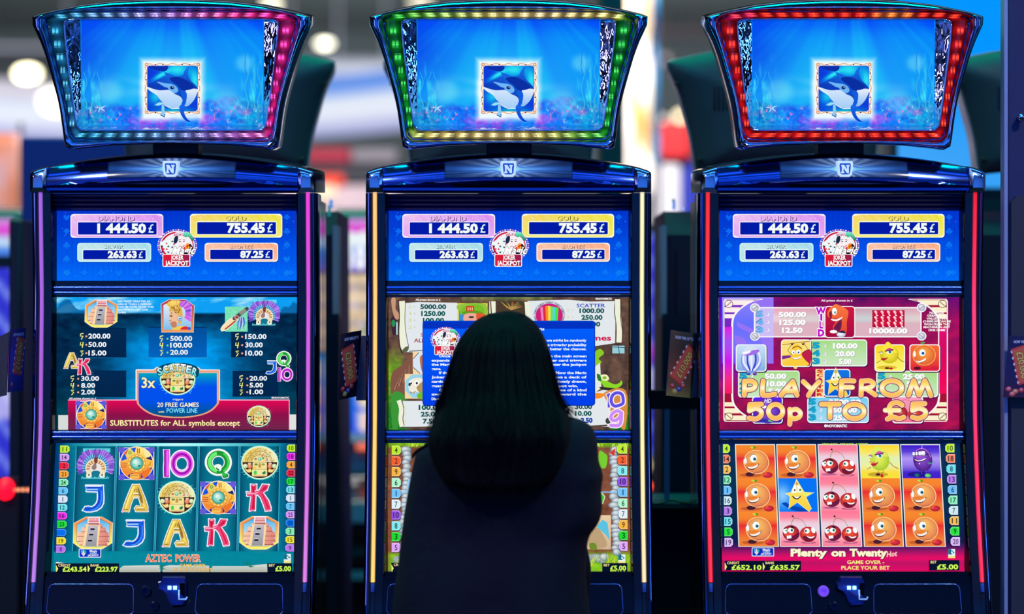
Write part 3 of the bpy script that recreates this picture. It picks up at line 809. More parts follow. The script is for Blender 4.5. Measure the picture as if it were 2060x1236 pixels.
def joker_logo(a, ox, oy, k):
    """round badge with cards and a jester over a red plate; drawn in a 340..1000 frame"""
    a.at(ox, oy, k)
    for q in range(46):
        t = 2 * PI * q / 46
        if 1.0 < (t % (2 * PI)) < 2.15: continue
        a.ell(0 + 318 * math.cos(t), -30 + 262 * math.sin(t), 15, 13, rgb(250, 225, 240) if q % 2 else rgb(230, 120, 170), n=8)
    a.ell(0, -30, 292, 245, WH, 40); a.ell(0, -30, 276, 230, rgb(205, 20, 50), 40); a.ell(8, -28, 250, 208, rgb(245, 240, 245), 40)
    for i, (ang, cx) in enumerate(((-38, -150), (-18, -95), (4, -40))):
        q = math.radians(ang)
        P = [(cx + x * math.cos(q) - y * math.sin(q), -10 + x * math.sin(q) + y * math.cos(q)) for x, y in ((-75, -130), (75, -130), (75, 140), (-75, 140))]
        a.out(P, rgb(240, 250, 250), rgb(170, 190, 200), 3)
        for j in range(5): suit(a, (i + j) % 4, P[0][0] + 40 + 28 * (j % 2) - 8 * i, P[0][1] + 45 + 48 * j, 36, rgb(220, 30, 60) if (i + j) % 2 else rgb(15, 25, 40))
    # jester: cap with three points, face, collar
    a.blob([(60, -60), (150, 30), (110, 90), (10, 80)], rgb(210, 25, 45)); a.blob([(150, -60), (245, -30), (225, 110), (130, 90)], rgb(250, 150, 30)); a.blob([(205, -60), (262, 10), (245, 110), (190, 80)], rgb(30, 15, 15))
    for q in range(5): a.poly([(150 + q * 20, -20 + q * 20), (200 + q * 16, -50 + q * 30), (165 + q * 20, 20 + q * 16)], [rgb(210, 30, 40), rgb(250, 190, 40), rgb(240, 120, 20), rgb(35, 15, 10), rgb(250, 170, 40)][q])
    a.blob([(-60, -210), (20, -268), (100, -250), (110, -150), (40, -110), (-40, -120)], rgb(235, 225, 235))
    for q in range(7): a.poly([(-50 + q * 24, -200 - (q % 3) * 20), (-36 + q * 24, -230), (-26 + q * 24, -170)], rgb(215, 50, 90) if q % 2 else rgb(170, 30, 90))
    a.blob([(100, -240), (180, -252), (250, -190), (270, -110), (225, -130), (190, -180), (130, -170)], lambda x, y: mixc(rgb(120, 240, 210), rgb(10, 130, 60), min(1, max(0, (y + 250) / 130))))
    a.blob([(-30, -170), (60, -190), (150, -160), (160, -80), (110, 0), (60, 40), (10, -10), (-20, -90)], rgb(250, 238, 240))
    a.blob([(-40, -170), (10, -190), (10, -110), (-30, -60), (-60, -90)], rgb(25, 40, 70))
    a.ell(45, -95, 16, 9, rgb(30, 40, 60), n=10); a.ell(110, -100, 16, 9, rgb(30, 40, 60), n=10)
    a.stroke([(35, -20), (75, 5), (118, -35)], 12, rgb(200, 30, 60)); a.stroke([(25, -122), (60, -130)], 8, rgb(60, 30, 40)); a.stroke([(95, -132), (130, -122)], 8, rgb(60, 30, 40))
    a.t('Magic', -90, 285, 108, 120, WH, .03, out=rgb(20, 20, 40), ow=.03, slant=.35)
    a.rr(-245, 112, 215, 320, 24, WH); a.rr(-232, 122, 202, 310, 16, lambda x, y: mixc(rgb(225, 25, 45), rgb(150, 25, 70), min(1, max(0, (x + 100) / 300))))
    a.t('JOKER', -105, 105, 202, 68, WH, .035); a.t('JACKPOT', -200, 188, 298, 72, WH, .035)
def art_jackpot(i):
    a = newart(SCREENS[i]['jackpot'], proj_on('jackpot', i)); 
    dx = [0, 667.6, 1332.3][i]
    a.chunk('board_ground').at(dx, 0, 1)
    def bgf(X, Y):
        y = (Y - 420) / 150.0; g = .5 + .5 * np.cos(X * 2 * PI / 5.2); h = .5 + .5 * np.cos(Y * 2 * PI / 5.2)
        s = (g ** 6 + h ** 6) * .035
        return 0 * X, .20 + .24 * y - s, .80 + .2 * y - s
    a.grid(112, 418, 602, 570, 236, 62, bgf)
    rs = random.Random(2)
    for k in range(14):
        x = 135 + k * 34.6; suit(a, [3, 1, 2, 0, 3, 1, 2, 0, 3, 1, 2, 0, 3, 1][k], x, 551, 15, rgb(0, 86, 226)); suit(a, [3, 1, 2, 0, 3, 1, 2, 0, 3, 1, 2, 0, 3, 1][k], x, 549, 15, rgb(4, 116, 250))
    for k in range(5):
        for x in (134, 577):
            suit(a, (k + (x > 300)) % 4, x, 437 + k * 28, 14, rgb(10, 100 + k * 6, 240))
    for k in range(60): a.ell(rs.uniform(115, 595), rs.uniform(425, 562), 1.0, 1.0, rgb(30, 150, 255), n=6)
    def meter(nm, ox, x0, x1, y0, y1, ix0, ix1, iy0, iy1, c0, c1, edge, name, nx0, nx1, nb, nh, val, vx0, vx1, vb, vh, nc, label):
        a.chunk('jackpot_meter', label).at(ox + dx, 415, K8)
        a.rr(x0 + 6, y0 + 12, x1 + 8, y1 + 10, 50, rgb(0, 50, 170))
        a.rr(x0, y0, x1, y1, 52, edge)
        h = y1 - y0
        def shade(x, y):
            t = min(1, max(0, (y - y0) / h)); s = min(1, max(0, (x - x0) / (x1 - x0)))
            return mixc(mixc(c0, c1, s), mixc(c1, (1, 1, 1), .35), min(1, t * 1.1))
        n = 28; v = []; c = []; f = []
        for k in range(n + 1):
            x = x0 + 16 + (x1 - x0 - 32) * k / n; ins = 28 * max(0, 1 - min(k, n - k) / 1.5)
            for j in range(7):
                y = y0 + 14 + ins + (h - 28 - 2 * ins) * j / 6; v.append((x, y)); c.append(mixc(shade(x, y), WH, .25 * (((k * 7 + j * 3) % 5) / 5.0) * (j < 3)))
            if k:
                for j in range(6): f.append([(k - 1) * 7 + j, k * 7 + j, k * 7 + j + 1, (k - 1) * 7 + j + 1])
        a._add(v, f, c)
        a.rr(ix0 - 14, iy0 - 16, ix1 + 14, iy1 + 16, 26, mixc(c1, WH, .78)); a.rr(ix0, iy0, ix1, iy1, 14, rgb(0, 24, 165))
        a.t(name, nx0, nx1, nb, nh, mixc(c1, WH, .3), .02, drop=(11, 8, mixc(nc, (0, 0, 0), .25))); a.t(name, nx0 + 10, nx1 - 6, nb - 6, nh - 14, mixc(c0, WH, .15), -.005)
        a.t(val[:-1], vx0, vx1[0], vb, vh, rgb(245, 252, 250), .05, drop=(5, 8, rgb(0, 10, 90))); a.t('\u00a3', vx1[1], vx1[2], vb, vh, rgb(225, 245, 245), .01)
        for q in range(9):
            x = rs.uniform(x0 + 30, x1 - 30); y = rs.uniform(y0 + 20, y0 + 90); a.poly([(x - 14, y), (x, y - 3), (x + 14, y), (x, y + 3)], mixc(c0, WH, .7)); a.poly([(x, y - 14), (x + 3, y), (x, y + 14), (x - 3, y)], mixc(c0, WH, .7))
    meter('d', 110, 262, 1800, 130, 525, 385, 1690, 268, 472, rgb(235, 190, 235), rgb(215, 130, 235), rgb(250, 240, 252), 'DIAMOND', 715, 1320, 245, 85, '1 444.50\u00a3', 705, (1515, 1555, 1640), 438, 140, rgb(90, 40, 130), 'pink framed jackpot meter reading 1 444.50')
    meter('g', 350, 265, 1795, 128, 522, 385, 1690, 264, 466, rgb(245, 205, 90), rgb(235, 225, 40), rgb(252, 252, 225), 'GOLD', 845, 1195, 242, 85, '755.45\u00a3', 880, (1510, 1548, 1635), 434, 142, rgb(110, 100, 10), 'yellow framed jackpot meter reading 755.45')
    meter('s', 110, 375, 1600, 610, 925, 472, 1508, 728, 882, rgb(190, 230, 225), rgb(150, 215, 230), rgb(205, 245, 250), 'SILVER', 810, 1140, 702, 60, '263.63\u00a3', 880, (1362, 1392, 1462), 855, 105, rgb(60, 120, 140), 'silver framed jackpot meter reading 263.63')
    meter('b', 350, 508, 1725, 608, 922, 602, 1636, 722, 880, rgb(250, 190, 160), rgb(250, 160, 115), rgb(252, 244, 238), 'BRONZE', 922, 1300, 700, 58, '87.25\u00a3', 1098, (1485, 1515, 1590), 852, 105, rgb(160, 100, 70), 'bronze framed jackpot meter reading 87.25')
    a.chunk('jester_badge', 'round red jester badge reading Magic Joker Jackpot'); joker_logo(a, 356.5 + dx, 498, K8)
for i in range(3): art_jackpot(i)

# ---- symbols of the pyramid game (drawn in the frames they were measured in)
def s_headdress(a):
    for k in range(24): a.stroke([(560 + k * 19, 150), (560 + k * 19, 205)], 14, rgb(110, 235, 240))
    rs = random.Random(5)
    for k in range(60):
        t = PI * (-.10 + 1.2 * k / 59); cx, cy = 760, 470
        ro = 300 + rs.uniform(-15, 15) + 20 * math.sin(t * 3); x, y = cx - ro * math.cos(t) * 1.02, cy - ro * math.sin(t) * 1.08
        x = max(450, min(1075, x)); xm, ym = cx - 215 * math.cos(t), cy - 235 * math.sin(t)
        a.stroke([(cx - 130 * math.cos(t), cy - 140 * math.sin(t)), (xm, ym), (x, y)], 17, rgb(30, 60, 170) if k % 2 else rgb(70, 180, 235))
        a.stroke([(xm, ym), (x, y)], 20, rs.choice([rgb(150, 90, 220), rgb(190, 130, 235), rgb(120, 60, 190)]), taper=(.6, 1), cap=False)
        a.stroke([(cx - 160 * math.cos(t), cy - 170 * math.sin(t)), (xm, ym)], 7, rgb(150, 225, 250) if k % 3 else rgb(15, 40, 120))
    for k in range(7): a.stroke([(765, 300), (700 + k * 22, 140 + abs(k - 3) * 14)], 14, rgb(120, 70, 180), taper=(.8, .5), cap=False)
    a.ell(765, 480, 172, 170, rgb(250, 235, 205)); a.ell(765, 485, 158, 155, rgb(225, 180, 125))
    for k in range(19):
        t = PI * k / 18; a.stroke([(765 - 95 * math.cos(t), 485 - 95 * math.sin(t)), (765 - 150 * math.cos(t), 485 - 148 * math.sin(t))], 10, rgb(250, 225, 180) if k % 2 else rgb(150, 90, 50))
    a.ell(765, 490, 98, 98, rgb(235, 230, 225)); a.blob([(700, 450), (760, 380), (775, 470), (740, 500), (705, 490)], rgb(150, 120, 115)); a.blob([(745, 290), (795, 290), (790, 350), (765, 400), (735, 340)], rgb(120, 60, 50))
    a.rect(610, 500, 690, 640, rgb(240, 225, 190)); a.rect(830, 500, 910, 640, rgb(240, 225, 190)); a.blob([(690, 560), (720, 520), (810, 520), (840, 560), (840, 640), (690, 640)], rgb(20, 120, 145))
    for x in (650, 868): a.rr(x - 45, 560, x + 45, 625, 18, rgb(250, 240, 210)); a.ell(x, 585, 14, 18, rgb(90, 70, 80), n=10)
    for k in range(20): a.stroke([(530 + k * 23, 645), (540 + k * 23, 615 + (k % 3) * 10)], 12, rgb(110, 235, 240))
def s_sun(a, cx=1442, cy=392):
    a.rect(cx - 295, cy - 262, cx + 290, cy + 272, rgb(235, 235, 250)); a.rect(cx - 282, cy - 250, cx + 278, cy + 260, rgb(30, 60, 205))
    for x, y in ((-250, -220), (245, -220), (-250, 230), (245, 230)): a.ell(cx + x, cy + y, 55, 50, rgb(100, 90, 215))
    a.ell(cx, cy, 283, 280, rgb(255, 240, 215), 44); a.ell(cx, cy, 272, 270, lambda x, y: mixc(rgb(255, 225, 110), rgb(240, 120, 30), min(1, max(0, (y - cy + 200) / 420))), 44)
    rs = random.Random(8)
    for a0, a1, c in ((-172, -140, rgb(20, 85, 225)), (-112, -92, rgb(20, 85, 225)), (-42, -10, rgb(25, 40, 110)), (14, 24, rgb(30, 50, 140)), (62, 74, rgb(30, 60, 150)), (100, 128, rgb(25, 50, 140))):
        P = [(cx + 175 * math.cos(math.radians((a0 + a1) / 2)), cy + 175 * math.sin(math.radians((a0 + a1) / 2)))] + [(cx + 262 * math.cos(math.radians(a0 + (a1 - a0) * k / 5)), cy + 262 * math.sin(math.radians(a0 + (a1 - a0) * k / 5))) for k in range(6)]
        a.poly(P, c)
    for k in range(3):
        a.stroke([(cx + 10 + k * 32, cy - 240), (cx + 18 + k * 28, cy - 170)], 15, rgb(215, 70, 30) if k < 2 else rgb(250, 235, 150))
        a.stroke([(cx - 265, cy - 8 + k * 36), (cx - 170, cy + 2 + k * 30)], 13, rgb(205, 80, 40))
    a.blob([(cx - 180, cy - 170), (cx - 110, cy - 250), (cx - 60, cy - 160), (cx - 120, cy - 110)], rgb(225, 215, 100)); a.ring(cx - 112, cy - 175, 14, 28, rgb(120, 150, 50), 14); a.blob([(cx - 210, cy - 170), (cx - 140, cy - 235), (cx - 150, cy - 200), (cx - 185, cy - 140)], rgb(225, 95, 60))
    a.blob([(cx + 110, cy - 240), (cx + 200, cy - 190), (cx + 240, cy - 130), (cx + 150, cy - 100)], rgb(250, 235, 160))
    a.blob([(cx + 180, cy - 20), (cx + 240, cy - 40), (cx + 255, cy + 60), (cx + 190, cy + 70)], rgb(250, 190, 60)); a.stroke([(cx + 190, cy + 40), (cx + 225, cy + 20), (cx + 222, cy - 20)], 12, rgb(200, 90, 25))
    for k in range(5): a.stroke([(cx + 70 + k * 28, cy + 215 - k * 24), (cx + 120 + k * 20, cy + 130 - k * 10)], 12, rgb(225, 70, 20) if k % 2 == 0 else rgb(255, 190, 90))
    a.blob([(cx + 110, cy + 150), (cx + 220, cy + 80), (cx + 200, cy + 190), (cx + 110, cy + 260)], rgb(240, 120, 25))
    a.rr(cx - 110, cy + 180, cx + 40, cy + 255, 20, rgb(250, 190, 80)); a.stroke([(cx - 90, cy + 205), (cx + 20, cy + 205)], 10, rgb(180, 90, 30)); a.blob([(cx - 240, cy + 110), (cx - 150, cy + 120), (cx - 150, cy + 220)], rgb(245, 140, 40))
    a.ell(cx, cy, 150, 150, rgb(190, 110, 30), 36); a.ell(cx, cy, 145, 145, rgb(250, 200, 80), 36)
    for k in range(24): a.ell(cx + 128 * math.cos(k * PI / 12), cy + 128 * math.sin(k * PI / 12), 11, 11, rgb(225, 150, 45) if k % 2 else rgb(255, 230, 140), n=8)
    a.ell(cx, cy, 112, 112, rgb(150, 90, 30), 30); a.ball(cx, cy, 104, 104, rgb(235, 250, 240), rgb(30, 165, 145), -.25, -.3)
    a.ell(cx + 40, cy + 45, 22, 14, rgb(15, 110, 95), n=10); a.ell(cx - 40, cy + 20, 20, 12, rgb(110, 225, 195), n=10)
def s_ten(a, ox=0):
    # "1" with its "0", in the frame of the second crop (x of the 0: 0..330)
    one = [(-170, 170), (-80, 170), (-75, 300), (-85, 470), (-80, 620), (-165, 620), (-170, 480), (-160, 320)]
    P = [(x + ox, y) for x, y in one]; a.out(P, rgb(205, 20, 205), rgb(250, 245, 255), 14)
    a.poly([(ox - 125, 185), (ox - 88, 185), (ox - 90, 600), (ox - 125, 600)], rgb(240, 110, 250)); a.poly([(ox - 165, 185), (ox - 150, 185), (ox - 150, 610), (ox - 165, 610)], rgb(120, 10, 130))
    cx, cy = ox + 130, 400
    a.ring(cx, cy, 85, 205, rgb(250, 245, 252), 30, 1.14); a.ring(cx, cy, 100, 185, rgb(230, 95, 240), 30, 1.14); a.ring(cx, cy, 122, 160, rgb(165, 10, 175), 30, 1.14); a.ring(cx, cy, 100, 122, rgb(245, 190, 250), 30, 1.14, 20, 160)
def s_q(a):
    cx, cy = 735, 375
    a.out([(760, 545), (850, 535), (905, 590), (890, 625), (820, 640)], rgb(20, 140, 40), rgb(245, 252, 245), 14)
    a.ring(cx, cy, 92, 226, rgb(245, 252, 245), 34, 1.0); a.ring(cx, cy, 106, 190, rgb(25, 150, 45), 34, 1.02); a.ring(cx, cy, 116, 172, rgb(110, 240, 110), 34, 1.02, 100, 260); a.ring(cx, cy, 150, 182, rgb(70, 215, 80), 34, 1.02, -60, 60)
    a.blob([(670, 430), (740, 405), (790, 440), (770, 520), (700, 500)], rgb(240, 250, 240)); a.poly([(695, 455), (755, 500), (745, 520), (700, 490)], rgb(20, 120, 50)); a.poly([(775, 550), (840, 545), (880, 595), (830, 620)], rgb(45, 190, 65))
def s_mask(a, cx=1423, cy=382):
    rs = random.Random(6)
    for k in range(14):
        t = math.radians([-160, -150, -140, -40, -30, -20, 20, 30, 42, 52, 128, 140, 150, 160][k]); r0 = 280
        p = [(cx + (r0 + j * 22) * math.cos(t) + rs.uniform(-16, 16), cy + (r0 * .93 + j * 20) * math.sin(t) + rs.uniform(-12, 12)) for j in range(4)]
        a.stroke(p, 9, rgb(140, 245, 250), taper=(1, .3), cap=False)
    a.ell(cx, cy, 312, 284, rgb(130, 240, 215), 40); a.ell(cx, cy, 300, 272, rgb(245, 248, 215), 40); a.ell(cx, cy, 286, 258, rgb(60, 25, 20), 40)
    a.ell(cx, cy - 5, 284, 252, lambda x, y: mixc(rgb(225, 190, 70), rgb(238, 235, 190), min(1, max(0, (x - cx + 150) / 300))), 40, 0, 180, 360)
    for k in range(110):
        t = PI + PI * rs.random(); r = rs.uniform(140, 268); a.ell(cx + r * math.cos(t), cy - 8 + r * .9 * math.sin(t), 9, 7, rs.choice([rgb(165, 105, 25), rgb(120, 130, 40), rgb(210, 120, 70), rgb(250, 240, 190), rgb(190, 160, 60)]), n=6)
    for r in (135, 205, 268): a.ring(cx, cy - 8, r - 5, r + 5, rgb(170, 135, 55) if r != 268 else rgb(250, 240, 170), 30, .9, 180, 360)
    a.ell(cx, cy - 6, 130, 112, rgb(235, 220, 150), 24, 0, 180, 360)
    a.ball(cx - 5, cy - 62, 30, 28, rgb(210, 255, 235), rgb(30, 160, 120)); a.ell(cx - 70, cy - 60, 20, 18, rgb(190, 110, 90)); a.ell(cx + 55, cy - 75, 18, 16, rgb(60, 160, 70)); a.ell(cx + 110, cy - 40, 18, 14, rgb(230, 130, 200)); a.ell(cx + 40, cy - 110, 14, 12, rgb(220, 90, 110))
    a.rect(cx - 290, cy - 8, cx + 290, cy + 6, rgb(40, 25, 20))
    for sx in (-1, 1):
        a.ball(cx + sx * 240, cy + 55, 42, 38, rgb(245, 250, 220), rgb(170, 200, 130)); a.ball(cx + sx * 165, cy + 62, 40, 42, rgb(250, 180, 130), rgb(190, 80, 55)); a.ell(cx + sx * 170, cy + 18, 30, 16, rgb(245, 200, 180)); a.blob([(cx + sx * 255, cy + 95), (cx + sx * 200, cy + 160), (cx + sx * 140, cy + 150), (cx + sx * 150, cy + 105), (cx + sx * 210, cy + 115)], rgb(250, 220, 130))
    a.rr(cx - 120, cy - 5, cx + 118, cy + 120, 20, rgb(244, 226, 150)); a.rr(cx - 130, cy + 105, cx + 122, cy + 228, 24, rgb(240, 232, 165)); a.rect(cx - 128, cy + 104, cx + 120, cy + 112, rgb(190, 150, 60))
    a.ell(cx - 62, cy + 30, 30, 18, rgb(110, 140, 60)); a.ell(cx + 55, cy + 30, 30, 18, rgb(150, 160, 90)); a.poly([(cx - 18, cy + 10), (cx + 14, cy + 10), (cx + 24, cy + 80), (cx - 28, cy + 80)], rgb(200, 150, 60)); a.poly([(cx - 110, cy + 60), (cx - 60, cy + 70), (cx - 70, cy + 95), (cx - 110, cy + 100)], rgb(255, 205, 60))
    a.blob([(cx - 100, cy + 150), (cx - 60, cy + 130), (cx - 50, cy + 190), (cx - 90, cy + 200)], rgb(70, 215, 70)); a.blob([(cx + 40, cy + 165), (cx + 90, cy + 140), (cx + 95, cy + 180), (cx + 55, cy + 195)], rgb(40, 130, 70)); a.rect(cx - 115, cy + 205, cx + 110, cy + 222, rgb(245, 190, 120))
def s_j(a):
    P = [(600, 762), (885, 762), (890, 960), (885, 1050), (850, 1120), (780, 1170), (690, 1190), (600, 1190), (548, 1170), (590, 1115), (640, 1110), (700, 1120), (750, 1090), (780, 1050), (800, 990), (800, 900), (795, 860), (610, 855)]
    a.out(P, rgb(25, 105, 235), rgb(238, 246, 255), 20)
    a.poly([(625, 785), (830, 785), (850, 800), (625, 805)], rgb(15, 50, 170)); a.poly([(600, 762), (885, 762), (840, 780), (610, 780)], rgb(225, 235, 250)); a.poly([(610, 815), (800, 815), (795, 835), (612, 838)], rgb(165, 215, 245)); a.poly([(835, 800), (885, 775), (890, 960), (875, 1050), (830, 1110), (860, 1000)], rgb(20, 85, 225))
    a.stroke(catmull([(820, 850), (822, 980), (800, 1060), (740, 1125), (670, 1150), (590, 1150)], 4, False), 16, rgb(15, 50, 160)); a.stroke(catmull([(860, 850), (862, 990), (830, 1080), (760, 1150), (680, 1172)], 4, False), 14, rgb(70, 150, 250))
def s_a(a):
    P = [(1375, 750), (1485, 750), (1525, 860), (1575, 980), (1620, 1120), (1625, 1185), (1430, 1185), (1412, 1140), (1440, 1105), (1520, 1100), (1480, 960), (1385, 960), (1340, 1060), (1310, 1190), (1205, 1190), (1240, 1090), (1280, 980), (1340, 830)]
    a.out(P, rgb(235, 200, 75), rgb(250, 248, 240), 20); a.stroke(P, 7, rgb(110, 70, 30), closed=True)
    a.poly([(1375, 770), (1420, 770), (1330, 960), (1265, 1150), (1235, 1170), (1290, 990)], rgb(255, 235, 120)); a.poly([(1470, 780), (1500, 850), (1590, 1130), (1560, 1100), (1490, 950)], rgb(250, 225, 100)); a.poly([(1450, 780), (1475, 800), (1535, 960), (1550, 1060), (1520, 1050), (1480, 940)], rgb(150, 110, 55))
    a.stroke([(1405, 860), (1415, 820), (1440, 820), (1450, 870)], 10, rgb(90, 60, 30)); a.rect(1385, 885, 1475, 905, rgb(245, 235, 210)); a.rect(1395, 908, 1470, 920, rgb(90, 60, 25)); a.rect(1375, 935, 1490, 962, rgb(235, 215, 160)); a.rect(1435, 1120, 1560, 1140, rgb(250, 235, 190)); a.rect(1440, 1148, 1580, 1158, rgb(130, 60, 30)); a.ell(1215, 1180, 24, 18, rgb(235, 160, 200), n=10); a.rect(1230, 1150, 1300, 1162, rgb(120, 70, 40))
def s_k(a):
    stem = [(1275, 745), (1365, 745), (1360, 870), (1345, 960), (1340, 1170), (1255, 1180), (1270, 1050), (1285, 940), (1215, 930), (1205, 870), (1280, 870)]
    arm = [(1470, 745), (1570, 750), (1540, 830), (1470, 880), (1560, 1010), (1600, 1130), (1600, 1170), (1520, 1180), (1490, 1080), (1440, 960), (1390, 905), (1330, 910), (1350, 860), (1420, 840)]
    for P in (stem, arm): a.stroke(P, 44, rgb(250, 240, 250), closed=True)
    for P in (stem, arm):
        for q in P: a.ell(q[0], q[1], 22, 22, rgb(250, 240, 250), n=8)
        a.poly(P, rgb(240, 70, 120)); a.stroke(P, 6, rgb(150, 20, 70), closed=True)
    a.poly([(1290, 770), (1340, 770), (1335, 1150), (1290, 1160), (1310, 950)], rgb(215, 15, 60)); a.poly([(1500, 775), (1550, 770), (1520, 825), (1400, 880), (1440, 850)], rgb(205, 20, 70)); a.poly([(1450, 890), (1475, 895), (1580, 1130), (1555, 1160), (1500, 1010)], rgb(225, 25, 75)); a.poly([(1205, 870), (1330, 885), (1430, 850), (1350, 905), (1215, 905)], rgb(250, 170, 200)); a.poly([(1285, 750), (1355, 750), (1320, 775)], rgb(250, 180, 205)); a.ell(1297, 1172, 34, 12, rgb(250, 130, 190), n=10); a.ell(1560, 1172, 34, 12, rgb(250, 130, 190), n=10)
def s_pyr(a):
    O = [(600, 172), (860, 172), (1040, 270), (1030, 600), (880, 690), (830, 712), (590, 712), (520, 690), (395, 600), (405, 275)]
    a.out(O, lambda x, y: mixc(rgb(245, 140, 70), rgb(250, 240, 110), min(1, max(0, (y - 250) / 250))), rgb(250, 235, 205), 8)
    I = [(615, 205), (840, 205), (995, 290), (985, 590), (860, 660), (570, 660), (450, 585), (455, 300)]
    a.stroke(I, 10, rgb(70, 40, 25), closed=True); a.poly(I, lambda x, y: mixc(rgb(60, 170, 230), rgb(215, 240, 250), min(1, max(0, (y - 210) / 200))))
    for x0, x1, y0, y1 in ((575, 880, 285, 350), (520, 940, 345, 430), (458, 985, 420, 510), (455, 985, 500, 590), (490, 960, 575, 650)):
        a.poly([(x0 + 15, y0), (x1 - 15, y0), (x1, y1), (x0, y1)], lambda x, y: mixc(rgb(250, 200, 165), rgb(225, 130, 120), min(1, max(0, (x - 600) / 350))))
        n = int((x1 - x0) / 26)
        for k in range(n + 1): a.ell(x0 + 14 + k * (x1 - x0 - 28) / n, y1 - 14, 10, 9, rgb(120, 40, 60), n=6)
    a.poly([(600, 310), (840, 310), (800, 655), (545, 655)], rgb(250, 220, 165)); a.poly([(640, 315), (800, 315), (775, 655), (590, 655)], lambda x, y: mixc(rgb(190, 185, 200), rgb(150, 150, 155), min(1, (y - 315) / 340)))
    for k, (x, y) in enumerate(((710, 370), (688, 460), (668, 560))): a.rect(x - 35, y - 16, x + 35, y + 16, rgb(25, 25, 60)); a.rect(x - 42, y - 22, x + 36, y - 14, rgb(235, 225, 190))
    a.rr(630, 165, 830, 290, 14, rgb(252, 240, 240)); a.rect(645, 185, 815, 255, rgb(215, 120, 130))
    for k in range(8): a.rect(650 + k * 21, 190, 662 + k * 21, 232, rgb(250, 200, 205))
    a.rect(640, 262, 820, 280, rgb(235, 170, 170)); a.rect(640, 280, 820, 292, rgb(110, 50, 60))
SYM = {'headdress': (s_headdress, 100, 885), 'sun': (s_sun, 100, 885), 'ten': (s_ten, 350, 885), 'q': (s_q, 350, 885), 'mask': (s_mask, 350, 885), 'j': (s_j, 100, 885), 'a': (s_a, 100, 885), 'k': (s_k, 350, 885), 'pyr': (s_pyr, 100, 1020)}
def sym(a, nm, dx=0, dy=0, k=1.0, about=None):
    f, ox, oy = SYM[nm]
    if about is None: a.at(ox + dx, oy + dy, K8)
    else:                       # scaled by k so that drawing point (about) lands on photo point (dx, dy)
        a.at(dx - about[0] * K8 * k, dy - about[1] * K8 * k, K8 * k)
    f(a)
def tags(a, xs, ys, labels, cols, h, left, tc=rgb(20, 60, 40), wscale=1.0):
    for k, lb in enumerate(labels):
        a.chunk('payline_tag').at(0, 0, 1); y = ys[0] + (ys[1] - ys[0]) * k / (len(labels) - 1); q = k / (len(labels) - 1)
        x0 = xs[0] + (xs[2] - xs[0]) * q; x1 = xs[1] + (xs[3] - xs[1]) * q; c = cols[k]
        P = [(x0, y - h / 2), (x1 - 4, y - h / 2), (x1, y - h / 4), (x1, y + h / 4), (x1 - 4, y + h / 2), (x0, y + h / 2)]
        if not left: P = [(x1 + x0 - u, v) for u, v in P]
        a.poly([(u + (.8 if left else -.8), v + 1.2) for u, v in P], rgb(10, 20, 50)); a.poly(P, mixc(c, WH, .35))
        s = .82; mx, my = (x0 + x1) / 2, y + .8; a.poly([(mx + (u - mx) * (1 if (u == x0) == left and abs(u - x0) < 8 else .86), my + (v - my) * s) for u, v in P], c)
        if lb:
            wd = (2.35 * len(lb) if lb != '1' else 0.8) * wscale; cx = (x0 + x1) / 2 + (.8 if not left else -.3)
            a.t(lb, cx - wd, cx + wd, y + h * .30, h * .58, mixc(c, (0.02, .08, .1), .78), .012)
def mini_logo(a, x0, y0):
    a.chunk('jackpot_sticker').at(x0, y0, 1)
    a.rr(0, 0, 45, 18, 2, rgb(215, 235, 255)); a.rr(1.5, 1.5, 43.5, 16.5, 1.5, rgb(10, 45, 190))
    a.blob([(4, 5), (8, 3), (13, 4), (15, 8), (12, 12), (10, 15), (7, 12), (5, 9)], rgb(235, 235, 245)); a.blob([(4, 4), (8, 3), (8, 8), (5, 9)], rgb(80, 150, 235)); a.blob([(10, 3), (15, 5), (14, 10), (11, 8)], rgb(40, 190, 160)); a.ell(9, 10, 2.2, 2.6, rgb(245, 200, 215), n=10)
    a.t('Magic', 22, 37, 6.6, 4, WH, .02); a.t('JOKER', 22, 37, 11, 3.4, rgb(190, 225, 250), .02); a.t('JACKPOT', 18, 40, 15.2, 3.6, WH, .02)
def aqua_mark(a, x, y):
    a.chunk('round_arrow_mark').at(x, y, 1)
    a.rect(0, 0, 14, 15, rgb(225, 245, 250)); a.rect(0, 0, 6, 11, rgb(20, 120, 150)); a.ring(6.5, 7, 2.4, 4.2, rgb(20, 90, 120), 16, 1, 60, 330); a.poly([(9, 5.5), (13, 6.5), (10, 10)], rgb(20, 90, 120)); a.rect(0, 14, 14, 18.5, rgb(250, 225, 130))
